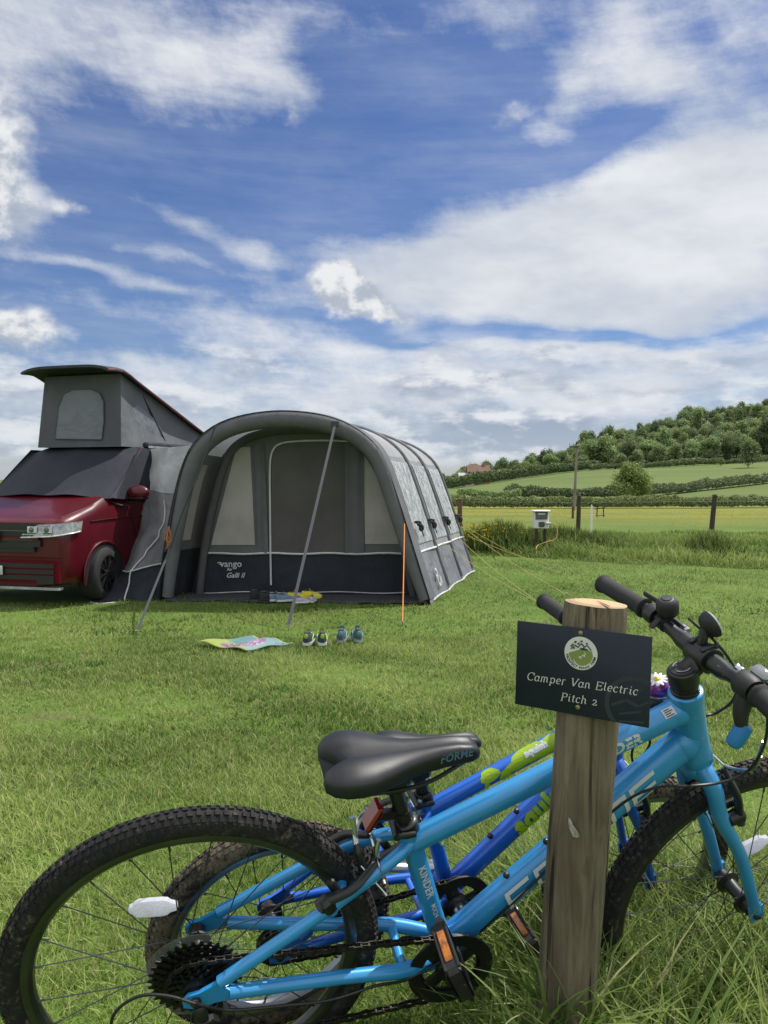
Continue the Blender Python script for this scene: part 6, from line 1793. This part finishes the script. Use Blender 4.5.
# ------------------------------------------------------------------ pitch sign
sTL, sTR, sBR, sBL = at(516.8, 620.5, 1.145), at(651.3, 637, 1.045), at(649.6, 728.3, 1.045), at(515.5, 704.2, 1.145)
so_ = (sTL + sTR + sBR + sBL) / 4; sx_ = nrm((sTR - sTL) + (sBR - sBL)); sy_ = (sTL - sBL) + (sTR - sBR); sy_ = nrm(sy_ - sx_ * np.dot(sy_, sx_)); sn = np.cross(sx_, sy_)
SW = (np.linalg.norm(sTR - sTL) + np.linalg.norm(sBR - sBL)) / 2; SH = (np.linalg.norm(sTL - sBL) + np.linalg.norm(sTR - sBR)) / 2
def sg_(u, v):
    d = ray(u, v); o = A([0, 0, CAMZ]); q = o + d * (((so_ - o) @ sn) / (d @ sn)) - so_; return A([q @ sx_, q @ sy_])
sign = Thing('pitch_sign', 'dark navy pitch sign with white lettering screwed to the wooden post', 'sign', so_ - sy_ * SH / 2)
m, nt, p = new_mat('sign_navy'); co = objco(nt); n1 = noise(nt, co, 14, 5, .6); n2 = noise(nt, co, 220, 3, .6)
c = mixc(nt, n1.smooth(.3, .7), (.0085, .0135, .027), (.012, .018, .034)); c = mixc(nt, n2.smooth(.62, .75) * .25, c, (.05, .055, .06)); nt.links.new(c, p.inputs['Base Color']); p.inputs['Roughness'].default_value = .42; p.inputs['Specular IOR Level'].default_value = .35
nt.links.new((n1 * .2 + .34).k, p.inputs['Roughness'])
g = G(); g.box(so_ - sn * .0015, (SW, SH, .003), (sx_, sy_, sn), .0006); pn = sign.part('panel', g, m)
SWHT = mat('sign_white', (.62, .63, .60), .5, var=.06); SGHOST = mat('sign_ghost', (.020, .027, .040), .45, var=.05); SGREEN = mat('sign_green', (.20, .26, .065), .5, var=.08)
def SP(g2d, z, m_, nm, par=pn):
    g = G(); place_flat(g, g2d, so_ + sn * z, sx_, sy_); return sign.part(nm, g, m_, par, smooth=False)
def disc(c, r, n=48): return ([(c[0], c[1])] + [(c[0] + r * math.cos(2 * math.pi * i / n), c[1] + r * math.sin(2 * math.pi * i / n)) for i in range(n)], [(0, i + 1, (i + 1) % n + 1) for i in range(n)])
ec = sg_(580.9, 653.3); er = .0240
em = SP(disc(ec, er), .0004, SWHT, 'emblem')
# ring lettering
def ring_text(s, r, a0, a1, size, outward):
    parts = []
    for i, ch in enumerate(s):
        if ch == ' ': continue
        a = math.radians(a0 + (a1 - a0) * i / (len(s) - 1)); gl = text_geo(ch, size, .00012)
        th = a + (-math.pi / 2 if outward else math.pi / 2); c_, s_ = math.cos(th), math.sin(th)
        parts.append(([(ec[0] + r * math.cos(a) + x * c_ - y * s_, ec[1] + r * math.sin(a) + x * s_ + y * c_) for x, y in gl[0]], gl[1]))
    return cat2d(parts)
SDK = mat('sign_dark_print', (.012, .018, .028), .5)
SP(ring_text('PROSPECT HOUSE FARM', er * .865, 193, 347, er * .22, False), .0008, SDK, 'lettering', em)
# inner picture: green fields below dark ridges
inn = er * .73
hill = [(-inn * .97, -.05 * er)] + [(x * inn, (.12 + .16 * math.sin(x * 2.1 + .9)) * er) for x in np.linspace(-.92, .92, 14)] + [(inn * .98, -.05 * er)] + [(inn * math.cos(a), inn * math.sin(a)) for a in np.linspace(-.1, -math.pi + .1, 22)]
hill = [(x + ec[0], y + ec[1]) for x, y in hill]; cc_ = (ec[0], ec[1] - inn * .3)
SP(([cc_] + hill, [(0, i + 1, (i + 1) % len(hill) + 1) for i in range(len(hill))]), .0008, SGREEN, 'emblem_field', em)
SP(cat2d([xf2d(ribbon2d(arc(.1, -.35, .5, .42, 190, 330, 10), .05), er, dx=ec[0], dy=ec[1]), xf2d(ribbon2d([(.22, .12), (.30, -.02), (.10, -.12), (-.02, -.26)], .05), er, dx=ec[0], dy=ec[1]), xf2d(ribbon2d([(-.1, -.2), (.05, -.3)], .10), er, dx=ec[0], dy=ec[1]), xf2d(ribbon2d([(.15, -.05), (.26, -.16)], .10), er, dx=ec[0], dy=ec[1])]), .0012, SWHT, 'emblem_path', em)
rd_ = []
for (a, b_, w) in [((-.62, .20), (-.35, .46), .05), ((-.35, .46), (-.18, .34), .07), ((-.18, .34), (.02, .60), .05), ((.02, .60), (.22, .40), .08), ((.22, .40), (.36, .54), .05), ((.36, .54), (.62, .26), .06), ((-.05, .30), (.16, .24), .10), ((.10, .34), (.40, .24), .10), ((-.62, .34), (-.45, .52), .08), ((-.40, .60), (-.28, .70), .10), ((-.05, .72), (.10, .74), .08), ((.30, .66), (.40, .60), .09), ((-.2, .52), (-.1, .62), .09), ((-.50, .24), (-.36, .30), .07)]:
    rd_.append(xf2d(ribbon2d([a, b_], w), er, dx=ec[0], dy=ec[1]))
SP(cat2d(rd_), .0012, SDK, 'emblem_ridge', em)
# ghosted emblem, cut off by the panel edge
gc = sg_(635, 706); gr_ = .042
def clip_ring(c, r0, r1, n=64):
    V = []; Fs = []; lim = SW / 2 - .0015; lo = -SH / 2 + .0015
    for i in range(n + 1):
        a = 2 * math.pi * i / n
        for r in (r0, r1): V.append((min(lim, c[0] + r * math.cos(a)), max(lo, c[1] + r * math.sin(a))))
    for i in range(n): Fs.append((2 * i, 2 * i + 1, 2 * i + 3, 2 * i + 2))
    return V, Fs
gh = [clip_ring(gc, gr_ * .84, gr_)]
for (a, b_, w) in [((-.78, -.1), (-.3, .15), .10), ((-.3, .15), (.1, .0), .12), ((.1, 0), (.45, .2), .08), ((-.5, -.35), (.2, -.15), .08), ((-.4, .5), (-.1, .32), .08), ((-.1, .32), (.2, .6), .08), ((-.5, -.6), (.3, -.5), .08)]:
    v_, f_ = xf2d(ribbon2d([a, b_], w), gr_, dx=gc[0], dy=gc[1]); lim = SW / 2 - .0015; gh.append(([(min(lim, x), max(-SH / 2 + .0015, y)) for x, y in v_], f_))
SP(cat2d(gh), .0004, SGHOST, 'ghost_emblem')
# serif italic lettering drawn as pen strokes
def ell_(cx_, cy_, rx, ry, a0=0, a1=360): return arc(cx_, cy_, rx, ry, a0, a1, 18)
srf = lambda x, y, w=.07: [(x - w, y), (x + w, y)]
GLY = {
 'C': (.66, [ell_(.36, .36, .31, .37, 48, 318), [(.60, .50), (.585, .73)]]),
 'a': (.52, [ell_(.21, .24, .17, .25, 30, 360), [(.40, .49), (.37, .10), (.42, .02), (.50, .06)]]),
 'm': (.82, [[(.0, .44), (.08, .49), (.08, 0)], arc(.21, .33, .13, .16, 180, 0) + [(.34, .0)], arc(.47, .33, .13, .16, 180, 0) + [(.60, .10), (.65, .02), (.73, .06)], srf(.08, 0, .05), srf(.34, 0, .05)]),
 'p': (.52, [[(.0, .44), (.08, .49), (.08, -.22)], ell_(.25, .25, .17, .25), srf(.08, -.22, .08)]),
 'e': (.46, [[(.07, .24), (.38, .29)], arc(.22, .25, .17, .25, 12, 318)]),
 'r': (.42, [[(.0, .44), (.08, .49), (.08, 0)], arc(.22, .32, .14, .17, 180, 55), srf(.08, 0, .06)]),
 'V': (.64, [[(.08, .72), (.28, .0)], [(.28, 0), (.60, .72)], srf(.08, .72, .09), srf(.60, .72, .09)]),
 'n': (.56, [[(.0, .44), (.08, .49), (.08, 0)], arc(.22, .33, .14, .16, 180, 0) + [(.36, .10), (.41, .02), (.49, .06)], srf(.08, 0, .05)]),
 'E': (.62, [[(.10, 0), (.10, .72)], [(.02, .72), (.54, .72)], [(.10, .38), (.42, .38)], [(.02, 0), (.56, 0)], [(.54, .72), (.54, .58)], [(.56, 0), (.57, .16)], [(.42, .30), (.42, .46)]]),
 'l': (.28, [[(.02, .72), (.10, .75), (.10, .10), (.15, .02), (.23, .06)]]),
 'c': (.44, [arc(.22, .25, .18, .25, 45, 318), [(.33, .42), (.36, .40)]]),
 't': (.32, [[(.13, .66), (.12, .10), (.17, .01), (.27, .07)], [(.0, .48), (.27, .48)]]),
 'i': (.28, [[(.02, .44), (.10, .49), (.10, .10), (.15, .02), (.23, .06)], [(.10, .64), (.10, .70)]]),
 'P': (.60, [[(.12, 0), (.12, .72)], [(.04, .72), (.32, .72)] + arc(.32, .54, .20, .18, 85, -90) + [(.12, .36)], srf(.12, 0, .10)]),
 'h': (.56, [[(.0, .70), (.08, .75), (.08, 0)], arc(.22, .33, .14, .16, 180, 0) + [(.36, .10), (.41, .02), (.49, .06)], srf(.08, 0, .05)]),
 '2': (.48, [arc(.20, .36, .15, .15, 165, -20, 12) + [(.26, .20), (.06, .03)], [(.04, .03), (.42, .03)], [(.42, .03), (.43, .12)]]),
 ' ': (.30, [])}
def pen_line(s, c, width, size_y, tilt=0.):
    parts = []; x = 0
    for ch in s:
        adv, pls = GLY[ch]
        for pl in pls: parts.append(ribbon2d([(px + x, py) for px, py in pl], .080, math.radians(12), .45))
        x += adv + .055
    V, Fs = cat2d(parts); k_ = width / x; V = [((vx - x / 2 + .20 * vy) * k_, vy * size_y) for vx, vy in V]
    c_, s_ = math.cos(tilt), math.sin(tilt)
    return [(c[0] + vx * c_ - vy * s_, c[1] + vx * s_ + vy * c_) for vx, vy in V], Fs
pL, pR = sg_(526.8, 679.5), sg_(638.5, 695.5)
SP(pen_line('Camper Van Electric', ((pL + pR) / 2) - A([0, .0]), np.linalg.norm(pR - pL), .0158, math.atan2(*(pR - pL)[::-1])), .0005, SWHT, 'lettering')
pL, pR = sg_(560.5, 700.2), sg_(597.5, 705.8)
SP(pen_line('Pitch 2', (pL + pR) / 2, np.linalg.norm(pR - pL), .0158, math.atan2(*(pR - pL)[::-1])), .0005, SWHT, 'lettering')
for (u, v) in ((580.7, 633), (577.8, 707.2)):
    c_ = sg_(u, v); g = G(); g.lathe([(.0034, 0), (.0034, .0008), (.0024, .0016), (0, .0019)], so_ + sx_ * c_[0] + sy_ * c_[1], sn, 14); g.bar(so_ + sx_ * (c_[0] - .0022) + sy_ * c_[1] + sn * .0019, so_ + sx_ * (c_[0] + .0022) + sy_ * c_[1] + sn * .0019, .0006, .0004, sn)
    sign.part('screw', g, mat('screw_brass', (.30, .24, .13), .45, .8, var=.3, vscale=200))

# ------------------------------------------------------------------ shoes
def shoe(label, pos, heading, L, col, sole, trim, group, lace=(.6, .6, .6), collar=(.05, .05, .055), cat='shoe'):
    pos = A(pos, float); c, s = math.cos(heading), math.sin(heading)
    f = A([c, s, 0]); sd = A([-s, c, 0]); k = A([0, 0, 1.])
    t = Thing('shoe', label, cat, pos, group)
    q = L / .20
    XS = [0, .012, .035, .07, .105, .14, .17, .19, .2]; WS = [.014, .026, .031, .031, .031, .036, .036, .028, .010]
    g = G(); lo = []; hi = []
    out = [(x, w) for x, w in zip(XS, WS)] + [(x, -w) for x, w in zip(XS[::-1], WS[::-1])]
    n = len(out)
    for sc, z in ((.94, 0.), (1.03, .010), (1.0, .022)):
        for x, w in out: lo.append(pos + q * (f * (x + (.002 if sc > 1 else 0)) + sd * w * sc + k * (z + .010 * max(0, (x - .15) / .05) ** 2)))
    Fs = [(i * n + j, i * n + (j + 1) % n, (i + 1) * n + (j + 1) % n, (i + 1) * n + j) for i in range(2) for j in range(n)] + [tuple(range(n))[::-1], tuple(range(2 * n, 3 * n))]
    g.add(lo, Fs); t.part('sole', g, mat('shoe_sole', sole, .7, var=.12), angle=50)
    HS = [.050, .066, .068, .060, .050, .040, .030, .018, .004]
    g = G(); rows = []
    for x, w, h in zip(XS, WS, HS):
        row = []
        for a in np.linspace(0, math.pi, 13):
            w_ = w * (.98 if h < .05 else .98 - .12 * math.sin(a)); row.append(pos + q * (f * x + sd * w_ * math.cos(a) + k * (.018 + h * math.sin(a) ** .75 + .008 * max(0, (x - .15) / .05) ** 2)))
        rows.append(row)
    g.grid(rows); g.add(rows[0], [tuple(range(13))]); up_ = t.part('upper', g, mat('shoe_upper', col, .75, var=.2, vscale=60, bmp=.3, bscale=250), angle=60)
    g = G(); g.ell(pos + q * (f * .042 + k * .082), (.036 * q, .021 * q, .008 * q), (f, sd, k), 14, 8); t.part('lining', g, mat('shoe_lining', collar, .9), up_)
    g = G(); cc = pos + q * (f * .082 + k * .082); e = nrm(f * -.55 + k); g.box(cc, (.006 * q, .032 * q, .045 * q), (np.cross(sd, e), sd, e), .003 * q); t.part('tongue', g, mat('shoe_tongue', trim, .8), up_)
    g = G()
    for x, h in ((.098, .073), (.112, .066), (.126, .061)): g.tube([pos + q * (f * x + sd * .017 + k * (h - .004)), pos + q * (f * (x + .003) + k * (h + .005)), pos + q * (f * x - sd * .017 + k * (h - .004))], .0022 * q, 6)
    t.part('lace', g, mat('shoe_lace', lace, .8), up_)
    g = G()
    for y in (-1, 1): g.tube(smooth_path([pos + q * (f * .05 + sd * y * .0325 + k * .030), pos + q * (f * .085 + sd * y * .031 + k * .048), pos + q * (f * .12 + sd * y * .026 + k * .055)], 4), .0035 * q, 6, flat=.5)
    g.ell(pos + q * (f * .003 + k * .06), (.006 * q, .014 * q, .018 * q), (f, sd, k), 10, 6); t.part('side_stripe', g, mat('shoe_trim', trim, .6), up_)
    return t
def gpos(u, v, z=.03):
    p = on_ground(u, v); p[2] += z - .008; return p
NAVY = (.018, .045, .060); LIMEC = (.34, .46, .03); GB = (.06, .085, .11); TEAL = (.10, .28, .30)
shoe('navy and lime green trainer on the grass next to the towel', gpos(306, 648.5), math.radians(84), .245, NAVY, (.70, .72, .70), LIMEC, 'shoes on the grass')
shoe('navy and lime green trainer next to the blue grey shoes on the grass', gpos(322.5, 648.5), math.radians(97), .245, NAVY, (.70, .72, .70), LIMEC, 'shoes on the grass')
shoe('blue grey trainer beside the lime green trainers on the grass', gpos(340.5, 645.5), math.radians(86), .245, GB, (.30, .38, .40), TEAL, 'shoes on the grass')
shoe('blue grey trainer at the open end of the shoe row on the grass', gpos(359, 645), math.radians(100), .245, GB, (.30, .38, .40), TEAL, 'shoes on the grass')
shoe('black boot lying at the dark end of the shoe row on the groundsheet', gpos(250, 601.5, .036), math.radians(20), .27, (.012, .012, .013), (.018, .018, .018), (.015, .015, .016), 'shoes on the tent groundsheet', (.05, .05, .05))
shoe('black boot next to the pale blue trainers on the groundsheet', gpos(259, 603, .036), math.radians(10), .27, (.014, .013, .013), (.02, .02, .02), (.015, .015, .016), 'shoes on the tent groundsheet', (.05, .05, .05))
shoe('pale blue trainer with white sole beside the black boots', gpos(270, 603.5, .036), math.radians(30), .23, (.12, .20, .30), (.62, .64, .66), (.30, .36, .42), 'shoes on the tent groundsheet')
shoe('pale blue trainer beside the yellow shoe at the tent door', gpos(277, 604, .036), math.radians(20), .23, (.12, .20, .30), (.62, .64, .66), (.30, .36, .42), 'shoes on the tent groundsheet')
shoe('bright yellow shoe between the pale blue trainers and the strap', gpos(288, 602, .036), math.radians(25), .23, (.60, .52, .03), (.55, .50, .10), (.66, .60, .10), 'shoes on the tent groundsheet')
shoe('bright yellow shoe beyond the strap at the tent door', gpos(302, 601, .036), math.radians(10), .25, (.60, .52, .03), (.55, .50, .10), (.66, .60, .10), 'shoes on the tent groundsheet')
shoe('small lilac and white shoe in front of the yellow shoes', gpos(295, 605.5, .036), math.radians(15), .18, (.42, .38, .55), (.70, .70, .72), (.6, .6, .66), 'shoes on the tent groundsheet')
shoe('small lilac and white shoe at the pale end of the groundsheet row', gpos(311, 605, .036), math.radians(80), .18, (.45, .40, .55), (.70, .70, .72), (.6, .6, .66), 'shoes on the tent groundsheet')

# ------------------------------------------------------------------ towel on the grass
tA, tB, tC, tD = on_ground(194, 648.5), on_ground(254, 642.5), on_ground(292.5, 645.5), on_ground(246, 655.5)
m, nt, p = new_mat('towel_print'); tc = nt.nodes.new('ShaderNodeUVMap'); uvx, uvy, _ = sep(nt, tc.outputs[0])
co = combine(nt, uvx * 4.0, uvy * 3.0); n1 = noise(nt, co, 1.4, 4, .6); n2 = noise(nt, mapped(nt, co, (2, 3, 1)), 3., 4, .6)
c = mixc(nt, (uvy + (n1 - .5) * .8).smooth(.42, .55), (.20, .27, .025), (.055, .16, .175)); c = mixc(nt, (uvx + (n1 - .5) * .4).smooth(.62, .75) * .8, c, (.14, .24, .28))
dx_ = (uvx - .56) * 2.6; dy_ = (uvy - .40) * 2.7; bl_ = (dx_ * dx_ + dy_ * dy_ + (n1 - .5) * .9).smooth(.75, .55); c = mixc(nt, bl_, c, (.17, .04, .17))
c = mixc(nt, (n2.smooth(.54, .60)) * (dx_ * dx_ * .8 + dy_ * dy_ * 3.).smooth(.9, .5), c, (.70, .66, .70))
edge = (uvy - .5)._m('ABSOLUTE').smooth(.455, .475); c = mixc(nt, edge, c, (.30, .34, .04))
nt.links.new(c, p.inputs['Base Color']); p.inputs['Roughness'].default_value = .95; p.inputs['Sheen Weight'].default_value = .3
P = []
for j, b_ in enumerate(np.linspace(0, 1, 15)):
    row = []
    for i, a in enumerate(np.linspace(0, 1, 29)):
        q = (tA * (1 - a) + tD * a) * (1 - b_) + (tB * (1 - a) + tC * a) * b_
        q = q.copy(); q[2] = tz(q[0], q[1]) + .045 + .016 * math.sin(a * 9 + b_ * 3) + .012 * math.sin(b_ * 8 + a * 4); row.append(q)
    P.append(row)
g = G(); g.grid(P); me = g.mesh('towel', tA); uv = me.uv_layers.new(name='UVMap')
for pl in me.polygons:
    for li in pl.loop_indices:
        vi = me.loops[li].vertex_index; uv.data[li].uv = ((vi % 29) / 28, (vi // 29) / 14)
me.materials.append(m); o = bpy.data.objects.new('towel', me); COL.objects.link(o); o.location = tuple(tA)
sol = o.modifiers.new('thickness', 'SOLIDIFY'); sol.thickness = .008; sol.offset = -1
props(o, 'colourful lime, teal and purple printed towel spread on the grass', 'towel')

# ------------------------------------------------------------------ render settings
SC.view_settings.view_transform = 'Standard'; SC.view_settings.look = 'None'; SC.view_settings.exposure = 0
SC.render.engine = 'CYCLES'
SC.cycles.max_bounces = 7; SC.cycles.diffuse_bounces = 3; SC.cycles.glossy_bounces = 3; SC.cycles.transmission_bounces = 4; SC.cycles.transparent_max_bounces = 12
SC.cycles.caustics_reflective = False; SC.cycles.caustics_refractive = False
